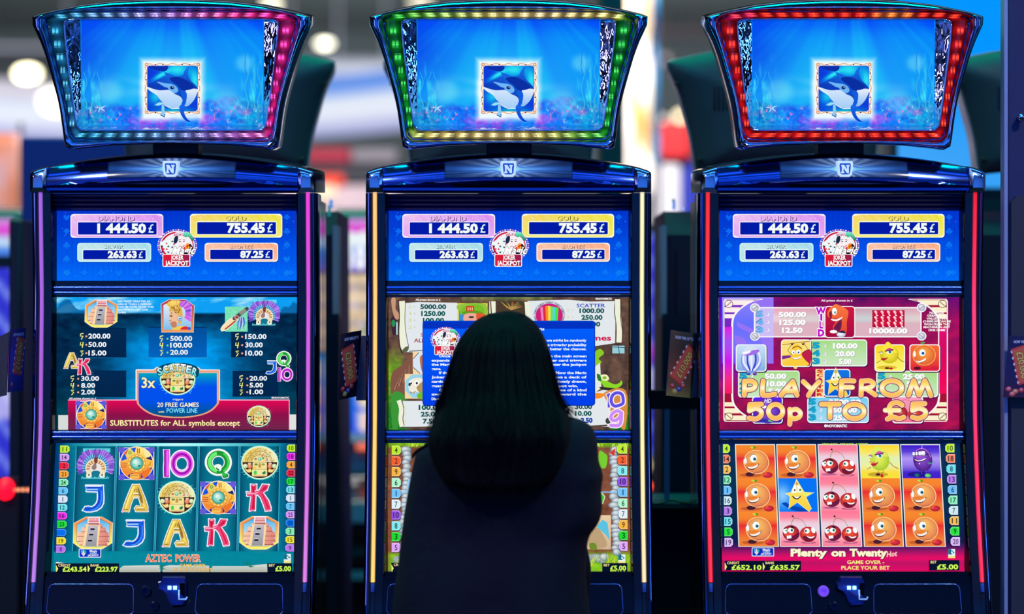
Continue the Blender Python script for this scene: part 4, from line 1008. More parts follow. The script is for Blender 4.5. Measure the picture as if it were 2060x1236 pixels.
def meters(a, ox, oy, credit, bank, x, gw=1.0):
    """bottom line: x dict of positions in photo px"""
    def box(nm, x0, x1, y0, y1, lab, lx0, lx1, lb, val, vx0, vx1, vb, vh, tri=True, k=1):
        a.chunk(nm).at(0, 0, 1); a.rect(x0, y0, x1, y1, rgb(2, 14, 38))
        if tri: a.poly([(x0 + .5, y0 + 3), (x0 + 5, (y0 + y1) / 2 + 2), (x0 + 2, y1 - 1), (x0 + .5, y1 - 1)], rgb(240, 235, 120))
        a.t(lab, lx0, lx1, lb, 4.8, rgb(250, 225, 160), .02); a.t(val, vx0, vx1, vb, vh, rgb(215, 250, 90), .03, out=rgb(40, 110, 20), ow=.03)
    box('credit_meter', x[0], x[1], x[2], x[3], 'CREDIT', x[0] + 5, x[0] + 30, x[2] + 6.5, credit, x[0] + 14, x[1] - 2, x[3] - 1.5, 9.2)
    box('bank_meter', x[1], x[4], x[2], x[3], 'BANK', x[1] + 6, x[1] + 24, x[2] + 6.5, bank, x[1] + 15, x[4] - 2.5, x[3] - 1.5, 9.2)
    box('bet_meter', x[5], x[6], x[7], x[3], 'BET', x[5] + 3, x[5] + 15, x[7] + 6.5, '\u00a35.00', x[5] + 16, x[6] - 2.5, x[3] - 2.5, 9.6, False)

def art_pyramid_reels():
    a = newart(SCREENS[0]['reel'], proj_on('reel', 0)); a.chunk('reel_ground').at(0, 0, 1)
    def bgf(X, Y):
        y = (Y - 893) / 258.0; n = noise2(X * .3, Y * .3, 1, 4, 3) - .5
        e = np.clip((np.abs(X - 354) - 205) / 40, 0, 1); top = np.exp(-((Y - 895) / 4.0) ** 2) * np.clip(1 - np.abs(X - 354) / 230, 0, 1) * 1.5
        low = np.clip((Y - 1108) / 4, 0, 1)
        g = .47 + .05 * n - .26 * e * (1 - low); b = .58 + .04 * n - .14 * e * (1 - low)
        return top * .6, np.minimum(1, g + top * .5 + low * .06), np.minimum(1, b + top * .4 + low * .03)
    a.grid(108, 890, 600, 1154, 150, 84, bgf)
    a.chunk('reel_strip')
    xt = [153.4, 234.5, 318, 399.8, 482, 563]; xb = [145.8, 227.6, 311, 394.5, 478, 559.5]
    for k in range(5):
        n = 14; v = []; c = []; f = []
        for i in range(n + 1):
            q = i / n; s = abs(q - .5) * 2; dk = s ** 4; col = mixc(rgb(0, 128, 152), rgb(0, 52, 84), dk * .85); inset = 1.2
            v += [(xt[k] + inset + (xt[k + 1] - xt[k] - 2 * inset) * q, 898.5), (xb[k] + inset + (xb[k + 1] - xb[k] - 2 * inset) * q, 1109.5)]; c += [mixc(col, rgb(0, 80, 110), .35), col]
            if i: f.append([2 * i - 2, 2 * i, 2 * i + 1, 2 * i - 1])
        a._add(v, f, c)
    for k in range(6):
        for d in ((-1.6, 1.6) if 0 < k < 5 else (0,)): a.stroke([(xt[k] + d, 899), (xb[k] + d, 1109)], 1.1, rgb(70, 185, 215), cap=False)
    L_ = [('headdress', 'sun', 'ten', 'q', 'mask'), ('j', 'a', 'mask', 'sun', 'k'), ('pyr', 'j', 'a', 'k', 'pyr')]
    names = {'headdress': 'feather headdress reel symbol', 'sun': 'golden sun disc reel symbol', 'ten': 'purple 10 reel symbol', 'q': 'green Q reel symbol', 'mask': 'gold mask reel symbol', 'j': 'blue J reel symbol', 'a': 'yellow A reel symbol', 'k': 'red K reel symbol', 'pyr': 'stepped pyramid reel symbol'}
    def put(nm, *s, **k): a.chunk('reel_symbol', names[nm]); sym(a, nm, *s, **k)
    put('headdress'); put('sun'); put('ten'); put('q'); put('mask')
    put('j'); put('a'); put('mask', dx=356, dy=1002, about=(1423, 382)); put('sun', dx=439.2, dy=1001.5, about=(1442, 392)); put('k')
    put('pyr'); put('j', 81.9, 70.1); put('a', 81.3, 70.4); put('k', -84.3, 70.1); put('pyr', 334.4, -1)
    cl = dict(y=rgb(190, 235, 30), p=rgb(215, 150, 245), r=rgb(235, 30, 60), o=rgb(245, 165, 50), m=rgb(130, 235, 175), b=rgb(100, 195, 250), w=rgb(215, 228, 248), c=rgb(105, 225, 240), g=rgb(240, 40, 235), G=rgb(20, 220, 45), B=rgb(0, 110, 240), Y=rgb(245, 225, 40), v=rgb(185, 115, 240))
    tags(a, (121, 140, 113, 132), (904, 1105.5), ['11', '14', '2', '21', '24', '6', '1', '12', '16', '23', '', '19', '8'], [cl[q] for q in 'yproombwcgGBYv'.replace('oom', 'om')], 14.5, True)
    tags(a, (577, 593.5, 574, 591), (902, 1103), ['10', '18', '4', '22', '17', '13', '1', '7', '25', '20', '3', '15', '9'], [cl[q] for q in 'ygorGcwbpBmYv'], 14.5, False)
    a.chunk('game_title', 'red lettering AZTEC POWER').at(0, 0, 1)
    a.t('AZTEC', 293, 344.5, 1130.5, 14, rgb(235, 60, 45), .0, out=rgb(250, 225, 190), ow=.045, drop=(1.2, 1.4, rgb(60, 30, 20))); a.t('POWER', 353.5, 403, 1130.5, 14, rgb(235, 60, 45), .0, out=rgb(250, 225, 190), ow=.045, drop=(1.2, 1.4, rgb(60, 30, 20)))
    a.chunk('stone_ledge').at(100, 1020, K8)
    a.blob([(110, 915), (180, 925), (250, 945), (260, 960), (110, 960)], rgb(225, 232, 225), 2)
    for P in ([(1150, 1085), (1165, 1020), (1220, 980), (1400, 975), (1830, 970), (1835, 1085)], [(1870, 1085), (1880, 990), (1980, 970), (2400, 975), (2640, 975), (2650, 1085)], [(2660, 1085), (2700, 985), (3000, 985), (3240, 985), (3400, 970), (3600, 950), (3610, 1085)]):
        a.chunk('stone_ledge'); a.poly(P, lambda x, y: mixc(rgb(215, 222, 215), rgb(175, 180, 165), min(1, max(0, (y - 975) / 110))))
        for q in range(3): a.stroke([(P[0][0] + 30, 1010 + q * 26), (P[-1][0] - 60, 1004 + q * 27)], 4, rgb(150, 160, 145))
    for x, y in ((1850, 1000), (1860, 1040), (3270, 960), (3330, 1000)):
        a.chunk('ledge_plant')
        for q in range(6): a.stroke([(x, y), (x + 60 * math.cos(q * .6 - 2.9), y - 55 * abs(math.sin(q * .6 + .3)))], 13, rgb(20, 120, 90), taper=(1, .3), cap=False)
    mini_logo(a, 158.4, 1104.5); aqua_mark(a, 571, 1115)
    a.chunk('message_line', 'yellow message GAME OVER PLACE YOUR BET').at(0, 0, 1); a.t('GAME OVER -', 361, 419, 1141.5, 6.2, rgb(250, 215, 110), .02, out=rgb(90, 70, 20), ow=.03); a.t('PLACE YOUR BET', 351, 427, 1150, 6.0, rgb(250, 200, 110), .02, out=rgb(110, 80, 30), ow=.03)
    meters(a, 0, 0, '\u00a3243.54', '\u00a3223.97', (112, 176, 1134, 1152, 239.5, 538, 588, 1134))
def paylines(a, ox, oy, rows, x5, xd, x0, yb, dy, h, dot, wd, c5=rgb(245, 245, 120)):
    a.chunk('paytable_sums')
    """three lines 5/4/3 with a dot and the sum; widths in wd"""
    for k, (n, s) in enumerate(rows):
        y = yb[k]
        if n == '5': a.stroke([(x5 + 60, y - h * 1.1), (x5 + 10, y - h * .95), (x5 + 8, y - h * .5), (x5 + 52, y - h * .5), (x5 + 22, y + h * .22)], 17, lambda X, Y: mixc(rgb(245, 240, 130), rgb(230, 240, 200), .3), cap=False)
        elif n == '4': a.stroke([(x5 + 14, y - h * 1.0), (x5 + 6, y - h * .40), (x5 + 58, y - h * .40)], 15, c5, cap=False); a.stroke([(x5 + 54, y - h * 1.05), (x5 + 38, y + h * .2)], 15, c5, cap=False)
        else: a.stroke([(x5 + 8, y - h * .88), (x5 + 56, y - h * .98), (x5 + 22, y - h * .52), (x5 + 54, y - h * .48), (x5 + 18, y + h * .2)], 15, c5, cap=False)
        a.ell(xd, y - h * .45, 17, 17, dot, n=12); a.t(s, x0, x0 + wd[k], y, h, rgb(238, 246, 255), .03, drop=(4, 7, rgb(0, 20, 50)))
def art_pyramid_pay():
    a = newart(SCREENS[0]['pay'], proj_on('pay', 0)); a.chunk('paytable_ground').at(0, 0, 1)
    def bgf(X, Y):
        x = (X - 118) / 478.0; y = (Y - 597) / 270.0; n = noise2(X * .06, Y * .13, 1, 4, 4) - .5
        glow = np.exp(-(np.abs(x - .50) / .27) ** 2.6) * np.clip((y - .14) / .22, 0, 1)
        r = 0 * x; g = .15 + .50 * glow + .22 * n * (1 - y * .6) + .12 * np.clip((y - .6) / .3, 0, 1); b = .27 + .72 * glow + .26 * n * (1 - y * .6) + .06 * np.clip((y - .6) / .3, 0, 1)
        sky = np.clip(1 - (Y - 629) / 3.0, 0, 1); ridge = 612 + 22 * np.abs(np.sin((X - 118) / 47.0)) * np.clip(1 - np.abs(X - 135) / 62, 0, 1) * -1 + 40 * (1 - np.clip(1 - np.abs(X - 135) / 70, 0, 1)); 
        cloud = np.clip((noise2(X * .018 + 7, (Y + X * .25) * .07, 1, 8, 4) - .48) * 3.5, 0, 1)
        sr = .05 + .62 * cloud; sg = .62 + .28 * cloud; sb = .95 + .03 * cloud
        m1 = np.clip((Y - (630 - 26 * np.clip(1 - np.abs(X - 140) / 45, 0, 1) - 8 * np.sin(X * .11))) / 2, 0, 1); m2 = np.clip((Y - (632 - 22 * np.clip((X - 548) / 40, 0, 1) - 3 * np.sin(X * .3))) / 2, 0, 1)
        mm = np.maximum(m1 * (X < 190), m2 * (X > 545)) * .8
        sr = sr * (1 - mm) + .03 * mm; sg = sg * (1 - mm) + .36 * mm; sb = sb * (1 - mm) + .60 * mm
        r = r * (1 - sky) + sr * sky; g = g * (1 - sky) + sg * sky; b = b * (1 - sky) + sb * sky
        return r, g, b
    a.grid(114, 596, 600, 868, 190, 110, bgf)
    a.chunk('carved_niche').at(0, 0, 1)
    for x0, y0, x1, y1 in ((299, 658, 416, 720), (175, 660, 254, 720), (465, 658, 495, 720), (190, 746, 254, 800), (468, 747, 560, 799)):
        a.vgrad(x0, y0, x1, y1, rgb(0, 40, 80) if x0 != 299 else rgb(0, 75, 150), rgb(0, 34, 70) if x0 != 299 else rgb(0, 100, 190)); a.rect(x0, y1 - .6, x1, y1 + .8, rgb(40, 160, 210) if x0 in (299,) else rgb(20, 100, 150)); a.rect(x0, y0, x1, y0 + 1.2, rgb(0, 20, 45))
    a.chunk('base_band').at(110, 730, K8); a.rect(60, 870, 240, 1120, rgb(215, 220, 215)); a.rect(3880, 860, 4000, 1120, rgb(222, 226, 224))
    a.vgrad(222, 615, 3890, 1115, rgb(225, 0, 80), rgb(140, 10, 70), rgb(110, 35, 70)); a.rect(222, 612, 3890, 628, rgb(250, 170, 205)); a.rect(3882, 612, 3896, 1112, rgb(240, 170, 200))
    a.chunk('paytable_symbol', 'stepped pyramid paytable symbol'); sym(a, 'pyr', dx=203.4, dy=631.3, k=.835, about=(716, 440))
    # warrior portrait
    a.chunk('paytable_symbol', 'feathered warrior paytable symbol').at(322, 590, 66 / 540.0)
    a.out([(20, 180), (150, 110), (420, 110), (560, 210), (545, 640), (30, 640)], lambda x, y: mixc(rgb(170, 60, 90), rgb(240, 150, 90), min(1, max(0, (y - 150) / 450))), rgb(250, 225, 190), 9)
    a.poly([(55, 200), (170, 140), (410, 140), (525, 225), (510, 605), (60, 605)], lambda x, y: mixc(rgb(230, 240, 250), rgb(120, 190, 235), min(1, (y - 150) / 450)))
    rs = random.Random(9)
    for k in range(26):
        t = math.radians(-95 + k * 5.2); r0, r1 = 120, 250 + rs.uniform(-10, 20); cx, cy = 300, 330
        a.stroke([(cx + r0 * math.cos(t), cy + r0 * math.sin(t)), (min(520, cx + r1 * math.cos(t)), max(125, cy + r1 * math.sin(t)))], 26, rs.choice([rgb(205, 90, 225), rgb(225, 130, 235), rgb(120, 60, 190), rgb(150, 90, 230)]), taper=(1, .6), cap=False)
    for k in range(14):
        t = math.radians(-140 + k * 6); a.stroke([(250, 300), (250 + 190 * math.cos(t), max(118, 300 + 190 * math.sin(t)))], 26, rs.choice([rgb(245, 205, 80), rgb(230, 170, 60), rgb(250, 225, 140)]), taper=(1, .7), cap=False)
    a.blob([(150, 360), (175, 300), (250, 300), (300, 380), (290, 470), (250, 560), (190, 560), (190, 490), (160, 470), (165, 430), (140, 420)], rgb(240, 190, 150)); a.blob([(170, 485), (260, 470), (270, 560), (200, 560)], rgb(200, 130, 95)); a.stroke([(160, 375), (200, 370)], 12, rgb(90, 50, 30)); a.ell(185, 388, 14, 8, rgb(40, 30, 30), n=8); a.stroke([(150, 455), (185, 452)], 10, rgb(180, 80, 70))
    a.blob([(150, 300), (180, 220), (290, 190), (360, 260), (370, 400), (330, 520), (285, 430), (290, 350), (230, 300)], rgb(225, 180, 80))
    for k in range(26): a.ell(rs.uniform(180, 355), rs.uniform(215, 330), 12, 12, rs.choice([rgb(150, 90, 30), rgb(250, 225, 130), rgb(190, 130, 50)]), n=7)
    a.ball(325, 420, 42, 42, rgb(240, 250, 255), rgb(110, 150, 190)); a.ell(325, 420, 15, 15, rgb(40, 110, 200), n=10)
    a.blob([(200, 605), (260, 560), (350, 540), (470, 560), (505, 605)], rgb(245, 205, 80)); a.blob([(330, 600), (390, 550), (470, 560), (480, 600)], rgb(225, 40, 50)); a.blob([(450, 600), (470, 560), (505, 570), (500, 604)], rgb(60, 90, 210))
    # knife on green tile
    a.chunk('paytable_symbol', 'feathered knife paytable symbol').at(350, 590, K8)
    a.rect(845, 225, 1220, 640, rgb(120, 225, 180))
    rs = random.Random(12)
    for k in range(90): x, y = rs.uniform(855, 1205), rs.uniform(235, 625); a.rect(x, y, x + 12, y + 9, rs.choice([rgb(160, 245, 205), rgb(80, 190, 150), rgb(190, 250, 220)]))
    a.out([(775, 600), (810, 540), (900, 450), (1010, 385), (1060, 440), (960, 530), (860, 610), (790, 630)], rgb(250, 225, 180), rgb(255, 250, 235), 8); a.poly([(830, 600), (1000, 460), (1055, 445), (960, 530), (860, 605)], rgb(185, 70, 50)); a.stroke([(1000, 420), (1080, 360), (1210, 260)], 62, rgb(60, 70, 70)); a.stroke([(1110, 330), (1170, 290)], 60, rgb(150, 140, 135)); a.ell(1035, 400, 42, 36, rgb(200, 130, 130)); a.ell(1040, 400, 18, 16, rgb(120, 40, 50), n=10)
    for k in range(9): a.stroke([(1100 + k * 7, 400), (1060 + k * 14, 500), (1050 + k * 13, 620 - (k % 3) * 30)], 17, [rgb(60, 90, 210), rgb(110, 150, 235), rgb(225, 235, 250), rgb(90, 60, 180)][k % 4], taper=(1, .4), cap=False)
    a.chunk('paytable_symbol', 'feather headdress paytable symbol'); sym(a, 'headdress', dx=531.5, dy=629, k=.845, about=(762, 395))
    a.at(110, 590, K8); red = rgb(240, 160, 130)
    paylines(a, 0, 0, [('5', '200.00'), ('4', '50.00'), ('3', '15.00')], 418, 525, 558, (752, 892, 1032), 0, 78, red, (368, 300, 300))
    a.at(350, 590, K8); paylines(a, 0, 0, [('5', '150.00'), ('4', '30.00'), ('3', '10.00')], 1015, 1130, 1180, (760, 898, 1035), 0, 78, red, (355, 292, 292))
    a.at(110, 590, K8); paylines(a, 0, 0, [('5', '500.00'), ('4', '100.00'), ('3', '20.00')], 1738, 1870, 1915, (792, 903, 1020), 0, 78, rgb(110, 220, 140), (365, 365, 295))
    a.at(110, 730, K8); paylines(a, 0, 0, [('5', '30.00'), ('4', '8.00'), ('3', '2.00')], 262, 390, 438, (300, 415, 525), 0, 74, red, (298, 232, 232))
    a.at(350, 730, K8); paylines(a, 0, 0, [('5', '20.00'), ('4', '5.00'), ('3', '1.00')], 1082, 1215, 1252, (297, 410, 522), 0, 74, red, (292, 228, 228))
    a.chunk('paytable_symbol', 'yellow A paytable symbol'); sym(a, 'a', dx=143.4, dy=726, k=.58, about=(1415, 970))
    a.chunk('paytable_symbol', 'red K paytable symbol'); sym(a, 'k', dx=168.5, dy=738.5, k=.60, about=(1415, 965))
    a.chunk('paytable_symbol', 'blue J paytable symbol'); sym(a, 'j', dx=545.5, dy=739.5, k=.50, about=(720, 975))
    a.chunk('paytable_symbol', 'green Q paytable symbol'); sym(a, 'q', dx=571, dy=723.5, k=.56, about=(735, 400))
    a.chunk('paytable_symbol', 'purple 10 paytable symbol'); sym(a, 'ten', dx=574.5, dy=754, k=.50, about=(80, 400))
    a.chunk('prize_notice').at(110, 590, K8)
    for k, (s, x1) in enumerate((('NO PRIZE GREATER IN', 1580), ('VALUE THAN \u00a310000.00', 1600), ('CAN BE WON FROM THIS', 1640), ('MACHINE IN ANY ONE', 1545), ('GAME', 1180))): a.t(s, 1045, x1, 152 + k * 46, 30, rgb(235, 250, 255), .02)
    a.chunk('prize_notice').at(110, 730, K8); a.t('All prizes shown in \u00a3', 238, 690, 605, 26, WH, .02); a.chunk('copyright_line').at(350, 730, K8); a.t('\u00a9NOVOMATIC', 1615, 1910, 596, 28, WH, .03)
    # scatter shield
    a.chunk('scatter_shield', 'blue shield with gold mask and SCATTER lettering').at(110, 730, K8)
    S = [(1350, 120), (1640, 120), (1690, 80), (2380, 80), (2420, 120), (2730, 120), (2730, 620)] + [(2730 - 75 * math.sin(q), 620 + 0 * q) for q in ()] + catmull([(2720, 680), (2620, 790), (2450, 870), (2200, 915), (2040, 920), (1880, 915), (1640, 875), (1470, 790), (1370, 690)], 3, False) + [(1350, 620)]
    def shc(x, y): return mixc(mixc(rgb(0, 175, 185), rgb(0, 80, 235), min(1, max(0, (y - 150) / 250))), rgb(0, 85, 120), min(1, max(0, (y - 640) / 260)))
    a.poly([(x, y) for x, y in S], rgb(235, 160, 130)); cx, cy = 2040, 480
    a.stroke([(x, y) for x, y in S[:7]], 16, rgb(255, 245, 235), cap=False); a.stroke([S[-1], S[0]], 16, rgb(255, 245, 235), cap=False)
    S2 = [(1390, 172), (1690, 172), (2390, 172), (2690, 172), (2690, 620)] + catmull([(2685, 680), (2600, 770), (2440, 850), (2200, 893), (2040, 898), (1880, 893), (1650, 855), (1490, 770), (1400, 690)], 3, False) + [(1390, 620)]
    a.stroke(S2[:5], 12, rgb(255, 235, 225), cap=False)
    n = 40; v = []; c = []; f = []
    for k in range(n + 1):
        y = 172 + (898 - 172) * k / n; xs = [S2[j][0] + (S2[(j + 1) % len(S2)][0] - S2[j][0]) * (y - S2[j][1]) / (S2[(j + 1) % len(S2)][1] - S2[j][1]) for j in range(len(S2)) if (S2[j][1] - y) * (S2[(j + 1) % len(S2)][1] - y) <= 0 and S2[j][1] != S2[(j + 1) % len(S2)][1]]
        if not xs: xs = [2030, 2050]
        v += [(min(xs), y), (max(xs), y)]; c += [shc(0, y)] * 2
        if k: f.append([2 * k - 2, 2 * k - 1, 2 * k + 1, 2 * k])
    a._add(v, f, c)
    a.blob([(1700, 180), (1720, 80), (1850, 20), (2040, 0), (2230, 20), (2370, 80), (2390, 180), (2300, 250), (1800, 250)], rgb(0, 70, 90), 4)
    sym(a, 'mask', dx=357.3, dy=763, k=.95, about=(1423, 382))
    a.at(0, 0, 1)
    for k, ch in enumerate('SCATTER'):
        q = (k - 3) / 3.0; x = 356.5 + q * 35; y = 739.5 + 8.5 * q * q; wd = 5.2 if ch != 'C' else 5.0
        a.t(ch, x - wd, x + wd, y + 7.2, 14.0, lambda X, Y: mixc(WH, rgb(110, 225, 235), min(1, max(0, (Y - 738) / 14.0))), .03, out=rgb(0, 60, 80), ow=.06, rot=q * 15)
    a.at(110, 730, K8)
    a.t('3x', 1440, 1670, 415, 165, rgb(252, 240, 185), .02, out=rgb(90, 70, 30), ow=.02); a.t('triggers', 1955, 2130, 622, 30, rgb(250, 240, 190), .01); a.t('20 FREE GAMES', 1700, 2390, 735, 72, rgb(252, 240, 185), .02); a.t('with', 1715, 1815, 830, 30, rgb(250, 235, 150), .02); a.t('POWER LINE', 1855, 2365, 830, 72, rgb(130, 235, 255), .015, out=rgb(0, 70, 130), ow=.03)
    a.chunk('base_text', 'yellow text SUBSTITUTES for ALL symbols except'); a.t('SUBSTITUTES for ALL symbols except', 918, 3070, 1045, 88, rgb(252, 238, 170), .02)
    a.chunk('paytable_symbol', 'golden sun disc paytable symbol'); sym(a, 'sun', dx=183.4, dy=834.8, k=.86, about=(1442, 392))
    a.chunk('paytable_symbol', 'small gold mask paytable symbol'); sym(a, 'mask', dx=520.5, dy=838, k=.63, about=(1423, 382))
art_pyramid_reels(); art_pyramid_pay()
# ---- fruit game (right machine)
def f_orange(a):           # frame 290,95 .. 930,640
    a.vgrad(285, 92, 935, 645, rgb(248, 138, 40), rgb(245, 130, 40), rgb(235, 40, 45), rgb(240, 90, 45), rgb(238, 128, 50), rgb(240, 125, 50))
    a.ell(520, 585, 190, 32, rgb(200, 95, 35)); a.ell(505, 572, 74, 34, rgb(70, 25, 45)); a.ell(545, 560, 20, 18, rgb(50, 20, 35))
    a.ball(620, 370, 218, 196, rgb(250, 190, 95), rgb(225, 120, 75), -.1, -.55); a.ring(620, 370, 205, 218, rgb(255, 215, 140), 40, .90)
    a.blob([(560, 560), (700, 535), (800, 460), (815, 350), (780, 480), (700, 520), (600, 535)], rgb(200, 100, 85))
    a.blob([(420, 290), (445, 300), (460, 350), (448, 410), (425, 400), (412, 350)], rgb(245, 250, 252)); a.stroke([(415, 320), (430, 290)], 10, rgb(60, 40, 30))
    a.ell(575, 308, 58, 66, rgb(252, 252, 255)); a.ell(595, 322, 27, 27, rgb(35, 130, 150)); a.ell(598, 322, 13, 13, rgb(10, 40, 60)); a.stroke(catmull([(520, 285), (555, 245), (605, 248)], 4, False), 9, rgb(150, 90, 60))
    a.blob([(430, 400), (520, 440), (640, 405), (560, 385), (480, 395)], rgb(235, 130, 45))
    a.blob([(455, 455), (540, 462), (610, 430), (665, 395), (640, 445), (580, 490), (520, 495), (480, 480)], rgb(80, 30, 35)); a.blob([(470, 452), (550, 452), (610, 428), (655, 400), (625, 452), (560, 478), (500, 475)], rgb(252, 250, 250))
    a.stroke([(645, 395), (665, 410)], 8, rgb(90, 40, 40)); a.ball(805, 582, 86, 48, rgb(230, 55, 75), rgb(165, 20, 45)); a.blob([(725, 580), (770, 540), (800, 550), (760, 590)], rgb(240, 80, 60))
    a.blob([(540, 130), (580, 112), (620, 125), (610, 150), (570, 150)], rgb(70, 150, 30)); a.blob([(525, 125), (570, 115), (585, 140), (560, 150)], rgb(200, 215, 70))
def f_cherry(a):           # frame of crop (1445,1020): 1020,100 .. 1680,650
    a.vgrad(1010, 92, 1690, 655, rgb(255, 120, 150), rgb(252, 135, 160), rgb(238, 205, 220), rgb(235, 215, 228), rgb(250, 190, 205), rgb(255, 150, 170), rgb(255, 120, 150))
    a.ell(1180, 582, 140, 18, rgb(185, 95, 140)); a.ell(1500, 595, 130, 22, rgb(190, 90, 130))
    a.stroke(catmull([(1235, 165), (1260, 190), (1225, 250), (1210, 300)], 5, False), 9, rgb(110, 130, 70)); a.stroke(catmull([(1250, 200), (1330, 200), (1420, 250), (1470, 340)], 5, False), 8, rgb(130, 135, 90)); a.ell(1240, 165, 18, 15, rgb(60, 25, 35), n=10)
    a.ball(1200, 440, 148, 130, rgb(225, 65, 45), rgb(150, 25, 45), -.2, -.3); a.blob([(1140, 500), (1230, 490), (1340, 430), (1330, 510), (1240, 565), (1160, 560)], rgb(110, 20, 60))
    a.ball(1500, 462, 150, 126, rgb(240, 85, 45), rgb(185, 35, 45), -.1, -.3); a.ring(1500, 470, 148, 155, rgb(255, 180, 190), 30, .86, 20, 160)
    a.ell(1100, 405, 38, 46, WH, rot=15); a.ell(1200, 395, 52, 46, WH); a.ell(1215, 395, 22, 22, rgb(30, 140, 110)); a.ell(1217, 395, 9, 9, rgb(10, 40, 40), n=10); a.ell(1115, 400, 14, 18, rgb(30, 140, 110), n=12)
    a.blob([(1170, 345), (1220, 320), (1262, 355), (1250, 370), (1200, 355)], rgb(60, 20, 40)); a.blob([(1070, 380), (1090, 350), (1125, 355), (1100, 370)], rgb(60, 20, 40))
    a.blob([(1085, 460), (1140, 440), (1260, 450), (1190, 480), (1110, 485)], rgb(235, 80, 60)); a.poly([(1120, 485), (1200, 478), (1205, 525), (1125, 535)], rgb(250, 250, 255)); a.rect(1155, 482, 1159, 530, rgb(190, 200, 220))
    a.ell(1480, 405, 46, 42, WH); a.ell(1462, 405, 20, 20, rgb(60, 150, 130)); a.ell(1590, 395, 34, 50, WH, rot=-25); a.ell(1460, 405, 9, 9, rgb(10, 40, 40), n=10)
    a.blob([(1400, 500), (1470, 490), (1540, 525), (1620, 490), (1600, 540), (1530, 575), (1450, 570)], rgb(110, 20, 50)); a.blob([(1470, 490), (1540, 505), (1610, 490), (1580, 520), (1520, 525)], rgb(252, 250, 252)); a.ell(1420, 440, 18, 12, rgb(245, 130, 110), n=10)
def f_lemon(a):            # frame of crop (1685,885): 375,92 .. 1010,640
    a.vgrad(365, 88, 1020, 648, rgb(252, 215, 30), rgb(250, 230, 90), rgb(225, 240, 175), rgb(235, 240, 160), rgb(250, 225, 60), rgb(250, 225, 50))
    a.ell(650, 578, 175, 38, rgb(200, 170, 40)); a.ball(690, 340, 165, 175, rgb(228, 240, 90), rgb(165, 200, 40), -.1, -.2); a.blob([(560, 240), (620, 120), (680, 115), (770, 190), (830, 280), (700, 260)], rgb(222, 238, 95))
    a.blob([(520, 380), (560, 300), (600, 400), (580, 430)], rgb(205, 225, 70)); a.blob([(620, 240), (680, 185), (735, 200), (755, 240), (700, 250)], rgb(225, 90, 170)); a.ell(690, 268, 52, 30, rgb(240, 250, 255)); a.ell(700, 266, 24, 25, rgb(30, 130, 170)); a.ell(702, 266, 10, 10, rgb(10, 30, 50), n=10); a.stroke([(615, 250), (690, 238), (760, 215)], 16, rgb(40, 25, 90))
    a.ell(545, 280, 24, 20, rgb(235, 240, 250)); a.stroke([(505, 265), (545, 268), (565, 280)], 11, rgb(80, 40, 110)); a.blob([(520, 250), (545, 245), (565, 270), (540, 268)], rgb(210, 110, 170))
    a.blob([(540, 400), (590, 385), (620, 390), (670, 365), (630, 420), (590, 440), (555, 430)], rgb(205, 40, 60)); a.stroke([(545, 408), (600, 410), (655, 380)], 7, rgb(110, 10, 40)); a.ell(560, 372, 50, 14, rgb(235, 160, 90), n=14)
    a.stroke([(860, 375), (915, 440), (1000, 482)], 10, rgb(120, 60, 30)); a.stroke([(535, 455), (475, 490)], 9, rgb(120, 70, 30)); a.stroke([(655, 520), (670, 560)], 8, rgb(150, 80, 30)); a.stroke([(745, 518), (725, 560)], 8, rgb(150, 80, 30))
    a.ell(650, 578, 42, 20, rgb(70, 20, 30)); a.blob([(690, 610), (715, 560), (745, 610), (718, 628)], rgb(205, 30, 40))
def f_plum(a):             # frame of crop (1685,885): 1050,92 .. 1690,635
    a.vgrad(1040, 88, 1700, 640, rgb(60, 20, 205), rgb(90, 60, 215), rgb(175, 150, 245), rgb(150, 120, 235), rgb(70, 35, 205), rgb(60, 20, 205))
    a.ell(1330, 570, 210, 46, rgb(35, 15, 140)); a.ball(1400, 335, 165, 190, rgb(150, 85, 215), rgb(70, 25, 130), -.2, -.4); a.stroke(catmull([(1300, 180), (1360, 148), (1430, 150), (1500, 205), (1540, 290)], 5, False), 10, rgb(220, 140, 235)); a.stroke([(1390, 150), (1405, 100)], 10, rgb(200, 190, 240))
    for x, w_ in ((1250, 40), (1300, 34), (1355, 44), (1412, 66)): a.rr(x - w_ / 2, 205 - (x - 1250) * .12, x + w_ / 2, 272 - (x - 1250) * .06, 10, rgb(248, 248, 255))
    a.stroke([(1230, 265), (1450, 250), (1510, 235)], 12, rgb(40, 15, 90)); a.blob([(1240, 320), (1330, 340), (1460, 300), (1430, 345), (1320, 370), (1260, 355)], rgb(50, 10, 70)); a.blob([(1255, 322), (1340, 340), (1455, 302), (1420, 335), (1320, 355)], rgb(252, 250, 255)); a.blob([(1260, 290), (1360, 265), (1450, 280), (1350, 310)], rgb(150, 80, 205))
    a.stroke([(1490, 375), (1540, 390), (1600, 360)], 12, rgb(60, 170, 130)); a.stroke([(1530, 390), (1500, 400)], 9, rgb(60, 170, 130)); a.ell(1285, 582, 38, 28, rgb(20, 110, 110)); a.ball(1475, 588, 55, 34, rgb(140, 230, 140), rgb(60, 160, 90)); a.ell(1340, 392, 12, 12, rgb(230, 200, 250), n=10); a.stroke([(1370, 520), (1365, 560)], 8, rgb(110, 90, 220)); a.stroke([(1440, 510), (1450, 560)], 8, rgb(110, 90, 220))
STAR = [(1302, 665), (1425, 880), (1588, 885), (1450, 955), (1535, 1150), (1500, 1195), (1300, 1040), (1150, 1145), (1180, 945), (1105, 900), (1200, 880)]
